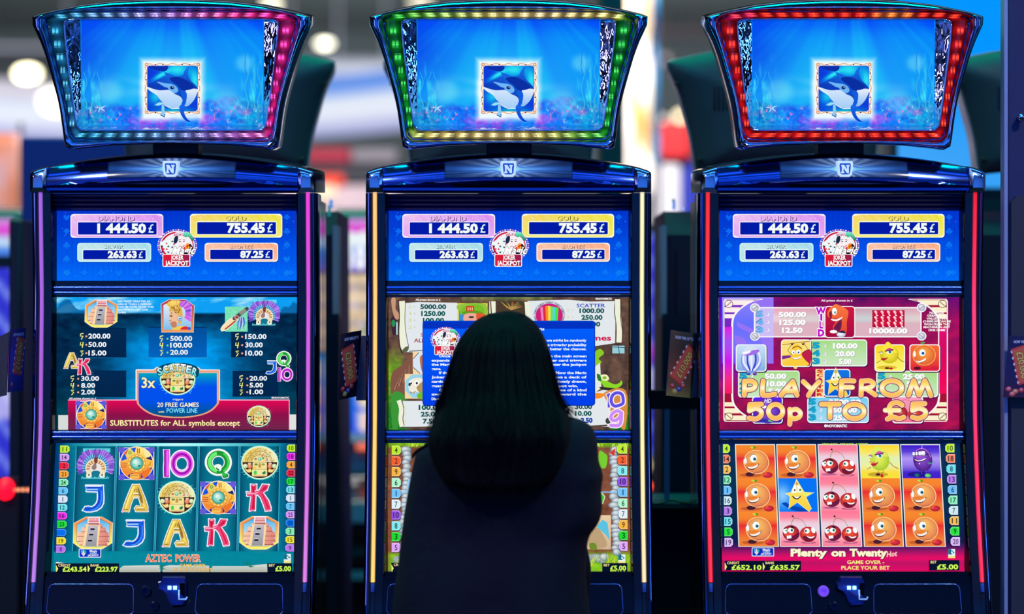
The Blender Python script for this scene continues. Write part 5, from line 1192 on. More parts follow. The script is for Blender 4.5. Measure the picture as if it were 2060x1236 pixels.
def star_face(a):
    a.out(STAR, lambda x, y: mixc(rgb(250, 245, 140), rgb(250, 205, 50), min(1, max(0, (y - 700) / 420))), rgb(252, 248, 200), 8)
    a.blob([(1215, 880), (1250, 770), (1290, 760), (1300, 870), (1250, 890)], rgb(252, 252, 240)); a.blob([(1310, 770), (1350, 770), (1390, 860), (1350, 880), (1308, 860)], rgb(252, 252, 240)); a.poly([(1275, 760), (1302, 690), (1340, 755), (1302, 740)], rgb(215, 140, 60)); a.stroke([(1303, 740), (1303, 850)], 10, rgb(190, 160, 60))
    a.ell(1263, 842, 14, 17, rgb(60, 60, 50), n=12); a.ell(1358, 838, 19, 20, rgb(70, 140, 20), n=14); a.blob([(1210, 935), (1280, 955), (1370, 935), (1330, 985), (1290, 998), (1245, 980)], rgb(50, 30, 20)); a.blob([(1240, 945), (1290, 955), (1350, 943), (1310, 975), (1280, 975)], rgb(252, 252, 250)); a.poly([(1425, 885), (1588, 885), (1450, 950), (1400, 910)], rgb(235, 240, 100))
def f_star(a):             # frame of crop (1445,885): 995,650 .. 1645,1205
    def bgf(X, Y):
        s = np.exp(-((X - 1050) / 140) ** 2 - ((Y - 930) / 180) ** 2); return .0 + .55 * s, .45 + .35 * s + 0 * X, .95 + .05 * s
    a.grid(985, 645, 1650, 1208, 14, 14, bgf); a.blob([(1040, 1075), (1100, 1045), (1180, 1090), (1350, 1130), (1500, 1190), (1250, 1185)], rgb(0, 70, 180)); star_face(a)
def art_fruit_reels():
    a = newart(SCREENS[2]['reel'], proj_on('reel', 2)); a.chunk('reel_ground').at(0, 0, 1)
    a.grid(1445, 888, 1940, 1156, 60, 60, lambda X, Y: ramp(np.clip((Y - 890) / 264, 0, 1) + 0 * X, [(0, (10, 20, 90)), (.05, (5, 45, 80)), (.45, (4, 48, 78)), (.76, (10, 25, 75)), (.795, (70, 20, 95)), (.84, (170, 15, 100)), (.885, (235, 5, 100)), (.92, (190, 15, 100)), (.96, (215, 5, 100)), (1, (235, 0, 100))]))
    xt = [(1478.5, 1559), (1561.5, 1641.6), (1644.7, 1725), (1728, 1808.8), (1811, 1891)]; xb = [(1485.5, 1567), (1569, 1650.5), (1653.5, 1734.5), (1738, 1818.5), (1822, 1902.8)]
    ys = [896.3, 963.2, 1030.6, 1099]
    a.chunk('reel_frame')
    for k in range(5): a.poly([(xt[k][0], 894), (xt[k][1], 894), (xb[k][1], 1100.5), (xb[k][0], 1100.5)], rgb(232, 238, 230))
    F = {'o': (f_orange, (288, 95, 932, 640), 'smiling orange reel symbol'), 'c': (f_cherry, (1015, 95, 1685, 652), 'pair of grinning cherries reel symbol'), 'l': (f_lemon, (370, 90, 1015, 645), 'winking lemon reel symbol'), 'p': (f_plum, (1045, 90, 1695, 637), 'laughing plum reel symbol'), 's': (f_star, (990, 648, 1648, 1205), 'smiling yellow star reel symbol')}
    G = ['oocl p'.replace(' ', ''), 'oscoo', 'occoo']
    for r in range(3):
        for k in range(5):
            f, ref, lb = F[G[r][k]]
            def X(y, s): q = (y - 894) / 206.5; e = 2.2; return (xt[k][0] + e) * (1 - q) + (xb[k][0] + e) * q if s == 0 else (xt[k][1] - e) * (1 - q) + (xb[k][1] - e) * q
            y0, y1 = ys[r], ys[r + 1]
            a.chunk('reel_symbol', lb).cell([(X(y0, 0), y0), (X(y0, 1), y0), (X(y1, 1), y1), (X(y1, 0), y1)], ref); f(a)
    cl = dict(y=rgb(190, 240, 50), s=rgb(245, 130, 95), o=rgb(248, 190, 85), m=rgb(140, 240, 190), b=rgb(110, 190, 250), w=rgb(205, 235, 245), v=rgb(185, 125, 240), c=rgb(110, 225, 240), G=rgb(40, 225, 60), l=rgb(220, 180, 250))
    tags(a, (1454.5, 1468.5, 1457.5, 1474.5), (903, 1091.6), ['4', '14', '2', '12', '1', '16', '3', '15', '5', '19'], [cl[q] for q in 'ysombwvcGl'], 17.5, True, wscale=1.15)
    tags(a, (1901.6, 1920, 1912.5, 1931), (902, 1090), ['10', '18', '8', '13', '6', '17', '7', '11', '9', '20'], [cl[q] for q in 'yscvbmwoGl'], 17.5, False, wscale=1.15)
    a.chunk('mode_line').at(0, 0, 1); a.t('DEMO MODE - BEST MODE - 0 CREDITS', 1654, 1746, 895.6, 3.4, rgb(200, 220, 60), .02)
    a.chunk('game_title', 'cream lettering Plenty on Twenty Hot'); cr = rgb(252, 248, 205)
    for w_, x0, x1 in (('Plenty', 1590.5, 1664), ('on', 1672, 1701), ('Twenty', 1709, 1785)): a.t(w_, x0, x1, 1119.5, 14, cr, .05, drop=(1.2, 1.2, rgb(90, 10, 70)))
    a.t('Hot', 1783, 1804, 1120, 10, rgb(250, 200, 190), .03, slant=.2, rot=-6)
    mini_logo(a, 1512.3, 1102); aqua_mark(a, 1907.5, 1105)
    a.chunk('message_line', 'yellow message GAME OVER PLACE YOUR BET').at(0, 0, 1); a.t('GAME OVER -', 1704, 1779, 1135, 6.8, rgb(250, 238, 130), .025); a.t('PLACE YOUR BET', 1692.5, 1790, 1146.5, 7.2, rgb(250, 238, 130), .025)
    meters(a, 0, 0, '\u00a3652.10', '\u00a3635.57', (1457.5, 1534, 1129, 1148.5, 1611.5, 1869, 1930, 1127.5))
def art_fruit_pay():
    a = newart(SCREENS[2]['pay'], proj_on('pay', 2)); a.chunk('paytable_ground').at(0, 0, 1)
    def bgf(X, Y):
        x = (X - 1452) / 472.0; y = (Y - 598) / 268.0; n = noise2(X * .03, Y * .045, 1, 14, 3) - .5
        d = np.abs(((X * .55 + Y) * .022) % 2 - 1); e = np.abs(((X * .4 - Y * .9) * .017) % 2 - 1); band = np.clip((d - .75) * 4, 0, 1) * .5 + np.clip((e - .8) * 5, 0, 1) * .4
        top = np.exp(-((y) / .10) ** 2)
        r = .60 + .35 * n + .18 * band - .18 * top - .10 * np.clip(y - .6, 0, 1); g = .05 + .03 * band + 0 * x; b = .30 + .05 * n + .08 * top + .10 * np.clip((x - .8) * 4, 0, 1) * np.clip(1 - y, 0, 1)
        pur = np.clip((.26 - x) / .16, 0, 1) * np.clip((.80 - y) / .4, 0, 1)  # violet tint of the screen reflection, painted into the ground
        r = r * (1 - .35 * pur); b = b + .42 * pur
        return r, g, b
    a.grid(1446, 596, 1930, 868, 150, 90, bgf)
    a.chunk('reflection_patch').at(1445, 590, K8)          # pale violet reflection on the screen, painted into the picture
    a.grid(60, 70, 915, 1170, 12, 14, lambda X, Y: ramp(np.clip((Y - 70) / 1100, 0, 1), [(0, (150, 130, 250)), (.4, (100, 110, 252)), (.75, (125, 115, 252)), (1, (120, 60, 250))]) )
    for P in ([(500, 90), (915, 90), (915, 1170), (820, 1170)], [(300, 470), (620, 620), (600, 700), (320, 560)], [(260, 700), (420, 740), (480, 840), (300, 860)]): a.poly(P, rgb(150, 115, 245))
    a.at(1445, 590, K8)
    def frame(mx, my):
        def f(x, y): return ((3890 - x) if mx else x, (2228 - y) if my else y)
        def pl(P, c): a.poly([f(*p) for p in P], c)
        cream = rgb(252, 240, 205) if not (not mx and not my) else rgb(252, 238, 235); dark = rgb(165, 15, 50) if (mx or my) else rgb(120, 40, 190)
        P = catmull([(740, 105), (560, 150), (420, 230), (320, 320), (260, 420), (245, 560)], 4, False)
        pl([(85, 560), (85, 130), (110, 95), (740, 95)] + P, rgb(255, 250, 245))
        Q = [(x - 14, y + 2) for x, y in catmull([(700, 112), (550, 140), (410, 215), (300, 310), (240, 420), (228, 560)], 4, False)]
        pl([(102, 560), (102, 120), (125, 108), (700, 108)] + Q, dark)
        for y0, y1, x1, x0 in ((118, 198, 600, 420), (235, 318, 360, 285), (348, 418, 255, 225)): pl([(105, y0), (x1, y0), (x0, y1), (105, y1)], cream)
        cx, cy = f(175, 180); a.ell(cx, cy, 70, 66, rgb(120, 90, 110) if not mx and not my else rgb(110, 85, 50), 22); a.ell(cx, cy, 60, 56, cream, 22); q = [f(140, 210), f(210, 150)]; a.stroke(q, 12, rgb(110, 80, 70))
    for mx in (0, 1):
        a.chunk('frame_side'); X0, X1 = (102, 228) if not mx else (3890 - 228, 3890 - 102)
        a.rect(X0 - 18, 540, X1 + 18, 1690, rgb(255, 248, 250)); a.vgrad(X0, 540, X1, 1690, *( [rgb(225, 10, 225), rgb(165, 80, 245), rgb(205, 20, 240), rgb(245, 40, 140), rgb(245, 20, 90)] if not mx else [rgb(225, 10, 120), rgb(215, 5, 100), rgb(225, 0, 90), rgb(240, 0, 90), rgb(245, 10, 90)]))
        for my in (0, 1): a.chunk('frame_corner'); frame(mx, my)
    # wild panel
    a.chunk('win_panel', 'pink win panel with WILD and seven symbol').at(1445, 590, K8)
    a.rr(590, 232, 3370, 735, 40, rgb(250, 248, 252)); 
    a.grid(612, 252, 3350, 715, 30, 10, lambda X, Y: (.86 + .06 * np.sin(X * .002) - .0 * Y, .66 + .16 * np.exp(-((Y - 420) / 90.0) ** 2) + 0 * X, .72 + .10 * np.exp(-((Y - 420) / 90.0) ** 2) + .1 * (X < 915)))
    a.rect(612, 490, 3350, 715, rgb(222, 178, 192)); a.rect(612, 252, 915, 715, rgb(205, 190, 245))  # lilac end: the painted reflection crossing the panel
    for x, y in ((607, 245), (607, 715), (3370, 240), (3370, 712)): a.ell(x, y, 80, 76, rgb(250, 248, 252), 24); a.ball(x, y, 64, 60, rgb(240, 240, 245), rgb(165, 165, 185)); a.stroke([(x - 38, y + 24), (x + 38, y - 22)] if y < 400 else [(x - 34, y - 26), (x + 34, y + 28)], 9, rgb(110, 115, 130))
    def nums(ox, oy, x0, ys, w_, lst, colf=rgb(25, 165, 205)):
        for n, y, s, (sx0, sx1) in lst:
            a.t(n, x0, x0 + w_, y, 88, colf, .06, drop=(-8, -6, rgb(10, 90, 120))); a.ell(x0 + w_ + 72, y - 42, 24, 26, rgb(245, 248, 252), n=12); a.ell(x0 + w_ + 66, y - 46, 16, 18, rgb(190, 190, 215), n=10)
            a.t(s, sx0, sx1, y, 78, rgb(252, 252, 252), .055, drop=(7, 7, rgb(160, 150, 160)))
    nums(0, 0, 630, 0, 120, [('5', 395, '500.00', (1000, 1460)), ('4', 525, '125.00', (1012, 1450)), ('3', 655, '12.50', (1055, 1400))], rgb(110, 180, 240))
    a.rr(1760, 215, 2270, 745, 60, rgb(250, 248, 250)); a.rr(1775, 228, 2255, 730, 50, lambda x, y: mixc(rgb(205, 20, 60), rgb(165, 5, 60), min(1, max(0, (y - 240) / 470))))
    a.blob([(1820, 290), (1900, 210), (1960, 185), (2080, 240), (2155, 310), (2130, 480), (2130, 620), (2100, 700), (2010, 680), (1990, 600), (1930, 620), (1900, 560), (1960, 470), (2020, 430), (1960, 420), (1860, 420), (1810, 370)], lambda x, y: mixc(rgb(250, 125, 60), rgb(225, 60, 35), min(1, max(0, (y - 200) / 500))))
    a.blob([(1980, 480), (2040, 440), (2040, 560), (2000, 640), (1930, 620), (1920, 560)], rgb(110, 25, 70)); a.blob([(1835, 330), (1880, 300), (1880, 420), (1850, 420)], rgb(130, 30, 60)); a.ell(1925, 305, 40, 62, WH); a.ell(1935, 322, 14, 22, rgb(30, 130, 140), n=12); a.blob([(1870, 430), (1960, 435), (2060, 395), (2020, 440), (1950, 465), (1890, 455)], WH); a.ell(1910, 640, 62, 26, WH); a.ball(2035, 685, 74, 44, WH, rgb(170, 190, 220)); a.blob([(1990, 650), (2060, 620), (2110, 660), (2060, 660)], rgb(20, 30, 70))
    for k, (ch, x0, x1, y) in enumerate((('W', 1615, 1785, 350), ('I', 1690, 1725, 455), ('L', 1675, 1735, 580), ('D', 1650, 1760, 712))): a.t(ch, x0, x1, y, 105, rgb(190, 10, 200), .06, out=WH, ow=.075)
    a.at(1685, 590, K8); a.rect(575, 282, 1110, 565, rgb(175, 5, 50)); a.rect(585, 292, 1100, 555, rgb(205, 10, 60))
    for r in range(3):
        for k in range(5): x, y = 630 + k * 105, 320 + r * 92; a.blob([(x - 24, y - 15), (x, y - 32), (x + 28, y - 5), (x + 22, y + 35), (x + 34, y + 55), (x + 10, y + 55), (x - 5, y + 15)], rgb(250, 190, 190), 3); a.ell(x - 6, y - 8, 9, 9, WH, n=8); a.ell(x + 26, y + 52, 14, 8, WH, n=8); a.ell(x - 16, y + 40, 10, 7, rgb(90, 0, 40), n=8)
    a.t('10000.00', 525, 1160, 665, 76, rgb(252, 252, 252), .055, drop=(7, 7, rgb(160, 140, 150)))
    def card(nm, lb, ox, oy, x0, y0, x1, y1, fn, inn):
        a.chunk(nm, lb).at(ox, oy, K8); a.rr(x0 + 4, y0 + 10, x1 + 12, y1 + 16, 50, rgb(60, 5, 60)); a.rr(x0, y0, x1, y1, 55, rgb(250, 250, 252)); a.rr(x0 + 16, y0 + 16, x1 - 16, y1 - 16, 42, fn); inn()
    def board(lb, ox, oy, x0, y0, x1, y1, c0, c1, inn):
        card('win_panel', lb, ox, oy, x0, y0, x1, y1, lambda x, y: mixc(c0, c1, min(1, max(0, (y - y0) / (y1 - y0)))), inn)
    gr, g2 = rgb(165, 220, 130), rgb(205, 232, 195)
    board('green win panel 100 20 5', 1445, 590, 1500, 770, 2470, 1215, gr, g2, lambda: nums(0, 0, 1565, 0, 125, [('5', 915, '100.00', (1900, 2310)), ('4', 1045, '20.00', (1940, 2265)), ('3', 1175, '5.00', (2000, 2210))]))
    board('green win panel half covered by PLAY', 1445, 730, 328, 130, 1350, 580, gr, g2, lambda: nums(0, 0, 358, 0, 125, [('5', 265, '50.00', (770, 1130)), ('4', 390, '10.00', (800, 1130)), ('3', 515, '5.00', (830, 1100))]))
    board('green win panel half covered by FROM', 1685, 730, 640, 135, 1665, 575, gr, g2, lambda: nums(0, 0, 672, 0, 125, [('5', 270, '25.00', (1085, 1445)), ('4', 395, '5.00', (1140, 1400)), ('3', 520, '2.00', (1140, 1400))]))
    board('pale blue win panel behind TO', 1445, 730, 1475, 565, 2495, 1000, rgb(120, 205, 240), rgb(165, 220, 240), lambda: nums(0, 0, 1500, 0, 125, [('5', 695, '2500.00', (1830, 2365)), ('4', 825, '500.00', (1900, 2300)), ('3', 955, '25.00', (1910, 2230))]))
    def melon():
        a.at(1445, 590, K8); a.ball(545, 1120, 170, 210, rgb(225, 235, 252), rgb(120, 140, 230)); 
        for k in range(5): a.stroke(catmull([(540, 880), (430 + k * 60, 1000), (420 + k * 66, 1150), (505 + k * 22, 1278)], 4, False), 30, rgb(50, 70, 205) if k % 2 else rgb(235, 240, 252))
        a.blob([(400, 985), (500, 870), (520, 840), (545, 870), (670, 935), (560, 950)], rgb(215, 225, 245)); a.blob([(410, 1010), (540, 960), (670, 935), (660, 985), (550, 1030), (450, 1035)], rgb(160, 110, 230)); a.blob([(400, 985), (520, 960), (530, 985), (430, 1020)], rgb(250, 250, 255)); a.ell(500, 1345, 42, 18, rgb(60, 60, 200)); a.ell(605, 1345, 36, 22, rgb(120, 40, 190))
    card('paytable_symbol', 'striped melon paytable symbol', 1445, 590, 290, 850, 800, 1305, lambda x, y: mixc(rgb(205, 228, 245), rgb(130, 175, 225), min(1, max(0, (y - 850) / 450))), melon)
    def bell():
        a.poly([(1055, 800), (1520, 795), (1520, 960), (1055, 1030)], rgb(250, 225, 120)); a.blob([(1380, 1000), (1530, 940), (1520, 1200), (1400, 1150)], rgb(190, 30, 70)); a.poly([(1055, 1040), (1200, 1030), (1200, 1070), (1055, 1100)], rgb(120, 40, 140))
        a.blob([(1200, 1060), (1210, 940), (1260, 860), (1330, 850), (1380, 930), (1385, 1030), (1440, 1110), (1500, 1190), (1280, 1210), (1085, 1190), (1160, 1110)], rgb(252, 205, 55)); a.stroke([(1060, 855), (1200, 840), (1370, 815), (1515, 800)], 9, rgb(120, 60, 20)); a.stroke([(1220, 850), (1150, 950), (1220, 1030)], 9, rgb(110, 60, 20)); a.stroke([(1420, 830), (1490, 940), (1400, 1000)], 9, rgb(110, 60, 20))
        for x in (1225, 1405): a.blob([(x - 26, 825), (x, 838), (x + 26, 812), (x + 18, 850), (x, 868), (x - 14, 855)], rgb(110, 10, 50))
        a.stroke(catmull([(1230, 915), (1310, 880), (1385, 920)], 4, False), 14, rgb(110, 60, 20)); a.ell(1245, 980, 26, 38, WH); a.ell(1328, 975, 38, 40, WH); a.ell(1248, 985, 10, 16, rgb(20, 70, 150), n=10); a.ell(1330, 985, 15, 18, rgb(20, 80, 160), n=10); a.blob([(1205, 1060), (1290, 1075), (1370, 1050), (1330, 1095), (1260, 1100)], WH); a.stroke([(1205, 1062), (1270, 1105), (1350, 1085)], 8, rgb(170, 90, 20)); a.ell(1280, 1235, 30, 22, rgb(250, 215, 120))
    card('paytable_symbol', 'smiling bell paytable symbol', 1445, 590, 1040, 770, 1540, 1225, rgb(250, 210, 90), bell)
    def lem():
        a.cell([(1760.5, 688), (1820, 688), (1820, 746), (1760.5, 746)], (440, 60, 960, 640)); a.ell(650, 578, 175, 38, rgb(225, 190, 40))
        a.ball(690, 320, 165, 175, rgb(250, 235, 70), rgb(205, 190, 20), -.1, -.2); a.blob([(560, 240), (620, 100), (665, 60), (720, 110), (830, 280), (700, 260)], rgb(250, 232, 60)); a.blob([(620, 240), (680, 185), (735, 200), (755, 240), (700, 250)], rgb(205, 70, 130)); a.ell(690, 268, 52, 30, rgb(240, 250, 255)); a.ell(700, 266, 24, 25, rgb(20, 110, 130)); a.stroke([(615, 250), (690, 238), (760, 215)], 16, rgb(70, 20, 60)); a.ell(545, 280, 26, 20, rgb(245, 240, 220)); a.stroke([(500, 270), (570, 265)], 14, rgb(110, 60, 60)); a.blob([(540, 400), (590, 385), (620, 390), (670, 365), (630, 420), (590, 440), (555, 430)], rgb(190, 40, 40)); a.stroke([(830, 370), (900, 440), (950, 470)], 11, rgb(110, 70, 30)); a.stroke([(535, 440), (470, 480)], 10, rgb(110, 80, 30)); a.ell(650, 590, 40, 20, rgb(90, 20, 20)); a.ell(720, 600, 34, 22, rgb(200, 30, 30))
    card('paytable_symbol', 'winking lemon paytable symbol', 1685, 590, 612, 850, 1120, 1305, lambda x, y: mixc(rgb(252, 215, 20), rgb(250, 245, 110), min(1, max(0, (y - 860) / 300))), lem)
    def ora():
        a.at(1685, 590, K8); a.ball(1435, 1030, 192, 172, rgb(250, 165, 60), rgb(225, 90, 45), -.1, -.5); a.ring(1435, 1030, 180, 192, rgb(252, 190, 90), 36, .90); a.blob([(1370, 825), (1420, 805), (1450, 820), (1410, 850)], rgb(90, 160, 50)); a.ell(1405, 990, 52, 58, WH); a.ell(1415, 998, 25, 26, rgb(30, 110, 190)); a.ell(1418, 998, 10, 10, rgb(10, 30, 70), n=10); a.ell(1275, 1010, 22, 48, WH); a.blob([(1290, 1120), (1370, 1125), (1470, 1075), (1430, 1130), (1360, 1160), (1310, 1145)], WH); a.stroke([(1290, 1122), (1350, 1160), (1440, 1130)], 8, rgb(120, 40, 20)); a.ell(1320, 1300 - 55, 60, 26, rgb(80, 15, 40)); a.ell(1610, 1250, 70, 34, rgb(215, 30, 60))
    card('paytable_symbol', 'smiling orange paytable symbol', 1685, 590, 1190, 850, 1700, 1305, lambda x, y: mixc(rgb(250, 110, 50), rgb(225, 30, 50), min(1, max(0, (y - 860) / 400))), ora)
    def plm():
        a.ball(820, 800, 200, 210, rgb(150, 100, 235), rgb(85, 35, 175)); a.t('HD', 760, 875, 665, 65, rgb(250, 250, 255), .03, slant=.2); a.ell(760, 735, 60, 22, WH); a.ell(870, 760, 36, 30, rgb(30, 60, 120)); a.ell(760, 960, 60, 26, rgb(40, 50, 170)); a.ell(870, 960, 44, 24, rgb(90, 200, 130))
    card('paytable_symbol', 'plum paytable symbol behind 50p', 1445, 730, 560, 560, 1070, 1012, lambda x, y: mixc(rgb(95, 30, 235), rgb(60, 40, 190), min(1, max(0, (y - 560) / 450))), plm)
    def str_():
        a.t('SCATTER', 0, 0.001, 0, 1, WH) if False else None
        for k, ch in enumerate('SCATTER'):
            y0 = 118 + k * 64.5
            a.rr(1612, y0 - 12, 1752, y0 + 60, 10, rgb(252, 225, 150))
            a.t(ch, 1632, 1738, y0 + 48, 46, rgb(215, 20, 30), .05)
        a.cell([(1660, 738), (1710, 738), (1710, 800), (1660, 800)], (1090, 640, 1590, 1200)); star_face(a)
    card('paytable_symbol', 'yellow star paytable symbol with SCATTER lettering', 1445, 730, 1745, 105, 2190, 565, lambda x, y: mixc(rgb(20, 120, 225), rgb(0, 90, 215), min(1, max(0, (y - 100) / 450))), str_)
    def chy():
        a.cell([(1797, 806), (1856, 806), (1856, 850), (1797, 850)], (1040, 200, 1660, 600)); a.ball(1200, 440, 148, 130, rgb(225, 65, 45), rgb(150, 25, 45)); a.ball(1500, 462, 150, 126, rgb(240, 85, 45), rgb(185, 35, 45)); a.ell(1180, 395, 50, 46, WH); a.poly([(1120, 485), (1200, 478), (1205, 535), (1125, 545)], WH); a.ell(1480, 405, 46, 42, WH); a.stroke(catmull([(1210, 320), (1260, 190), (1420, 230), (1470, 340)], 5, False), 10, rgb(220, 100, 140))
    card('paytable_symbol', 'cherries paytable symbol behind the pound sign', 1685, 730, 905, 560, 1420, 1008, lambda x, y: mixc(rgb(250, 160, 190), rgb(245, 120, 150), min(1, max(0, (y - 560) / 450))), chy)
    a.chunk('prize_notice').at(1445, 590, K8); a.t('All prizes shown in \u00a3', 1705, 2228, 140, 32, WH, .02); a.chunk('prize_notice').at(1685, 590, K8)
    for k, (s, x0, x1) in enumerate((('NO PRIZE', 1525, 1765), ('GREATER IN', 1485, 1805), ('VALUE THAN', 1475, 1815), ('\u00a310000.00 CAN BE', 1415, 1875), ('WON FROM THIS', 1430, 1860), ('MACHINE IN ANY', 1425, 1865), ('ONE GAME', 1505, 1785))): a.t(s, x0, x1, 342 + k * 48, 34, WH, .03)
    a.chunk('copyright_line').at(1445, 730, K8); a.t('\u00a9NOVOMATIC', 1755, 2135, 1070, 42, WH, .04, drop=(4, 5, rgb(50, 0, 40)))
    # big rounded lettering PLAY FROM 50p TO £5, drawn as brush strokes
    a.chunk('play_lettering', 'large orange lettering PLAY FROM 50p TO \u00a35')
    def brush(strokes, ytop, ybot):
        ws = 74
        def col(x, y):
            t = (y - ytop) / (ybot - ytop); s = [(0, (252, 185, 100)), (.18, (254, 205, 85)), (.36, (254, 235, 130)), (.48, (250, 252, 235)), (.58, (252, 240, 160)), (.72, (253, 205, 75)), (1, (252, 180, 110))]
            return tuple(float(q) for q in ramp(t, s))
        ss = [catmull(s, 7, False) if len(s) > 2 else [(s[0][0] + (s[1][0] - s[0][0]) * k / 8, s[0][1] + (s[1][1] - s[0][1]) * k / 8) for k in range(9)] for s in strokes]
        for w_, c in ((ws + 34, rgb(95, 20, 60)), (ws + 12, rgb(253, 192, 165)), (ws - 14, col)):
            for s in ss:
                a.stroke(s, w_, c, cap=False)
                for q in (s[0], s[-1]): a.ell(q[0], q[1], w_ / 2, w_ / 2, c, 16)
    T, B = 270, 575
    def arc(cx, cy, rx, ry, a0, a1, n=9): return [(cx + rx * math.cos(math.radians(a0 + (a1 - a0) * k / n)), cy + ry * math.sin(math.radians(a0 + (a1 - a0) * k / n))) for k in range(n + 1)]
    a.at(1445, 730, K8)
    brush([[(435, 310), (430, 540)], [(435, 315), (540, 305), (610, 350), (590, 425), (500, 450), (440, 445)]], T, B); brush([[(745, 305), (732, 430), (735, 525), (740, 540)], [(740, 540), (850, 540), (935, 520)]], T, B)
    brush([[(1040, 540), (1150, 410), (1235, 315)], [(1235, 315), (1275, 430), (1305, 540)], [(1110, 470), (1270, 470)]], T, B); brush([[(1410, 315), (1520, 420)], [(1670, 320), (1570, 430), (1495, 545)]], T, B)
    a.at(1685, 730, K8)
    brush([[(70, 305), (60, 430), (55, 545)], [(70, 305), (180, 300), (270, 305)], [(70, 408), (245, 410)]], T, B); brush([[(395, 305), (388, 540)], [(395, 310), (520, 300), (595, 345), (560, 400), (450, 430), (400, 435)], [(470, 430), (560, 490), (625, 535)]], T, B); brush([arc(900, 420, 165, 120, -90, 270, 16)], T, B)
    brush([[(1175, 540), (1215, 420), (1260, 300)], [(1260, 300), (1310, 420), (1350, 535)], [(1350, 535), (1400, 420), (1445, 300)], [(1445, 300), (1500, 420), (1545, 545)]], T, B)
    T, B = 655, 960
    a.at(1445, 730, K8)
    brush([[(715, 690), (525, 695)], [(525, 695), (515, 800)], [(515, 800), (620, 760), (705, 800), (705, 880), (620, 935), (510, 920)]], T, B); brush([arc(950, 808, 118, 115, -90, 270, 16)], T, B); brush([[(1185, 775), (1190, 900), (1185, 1020)], [(1190, 800), (1290, 775), (1360, 830), (1340, 900), (1260, 930), (1200, 905)]], T, B + 60)
    brush([[(1710, 690), (2005, 690)], [(1855, 700), (1850, 910)]], T, B)
    a.at(1685, 730, K8); brush([arc(280, 810, 160, 118, -90, 270, 16)], T, B)
    brush([[(1070, 705), (1000, 665), (900, 680), (855, 760), (880, 850), (870, 910), (825, 935)], [(790, 790), (1020, 790)], [(825, 935), (930, 905), (1020, 930), (1095, 905)]], T, B); brush([[(1445, 680), (1250, 685)], [(1250, 685), (1240, 795)], [(1240, 795), (1350, 760), (1450, 800), (1440, 880), (1340, 925), (1240, 905)]], T, B)
art_fruit_reels(); art_fruit_pay()

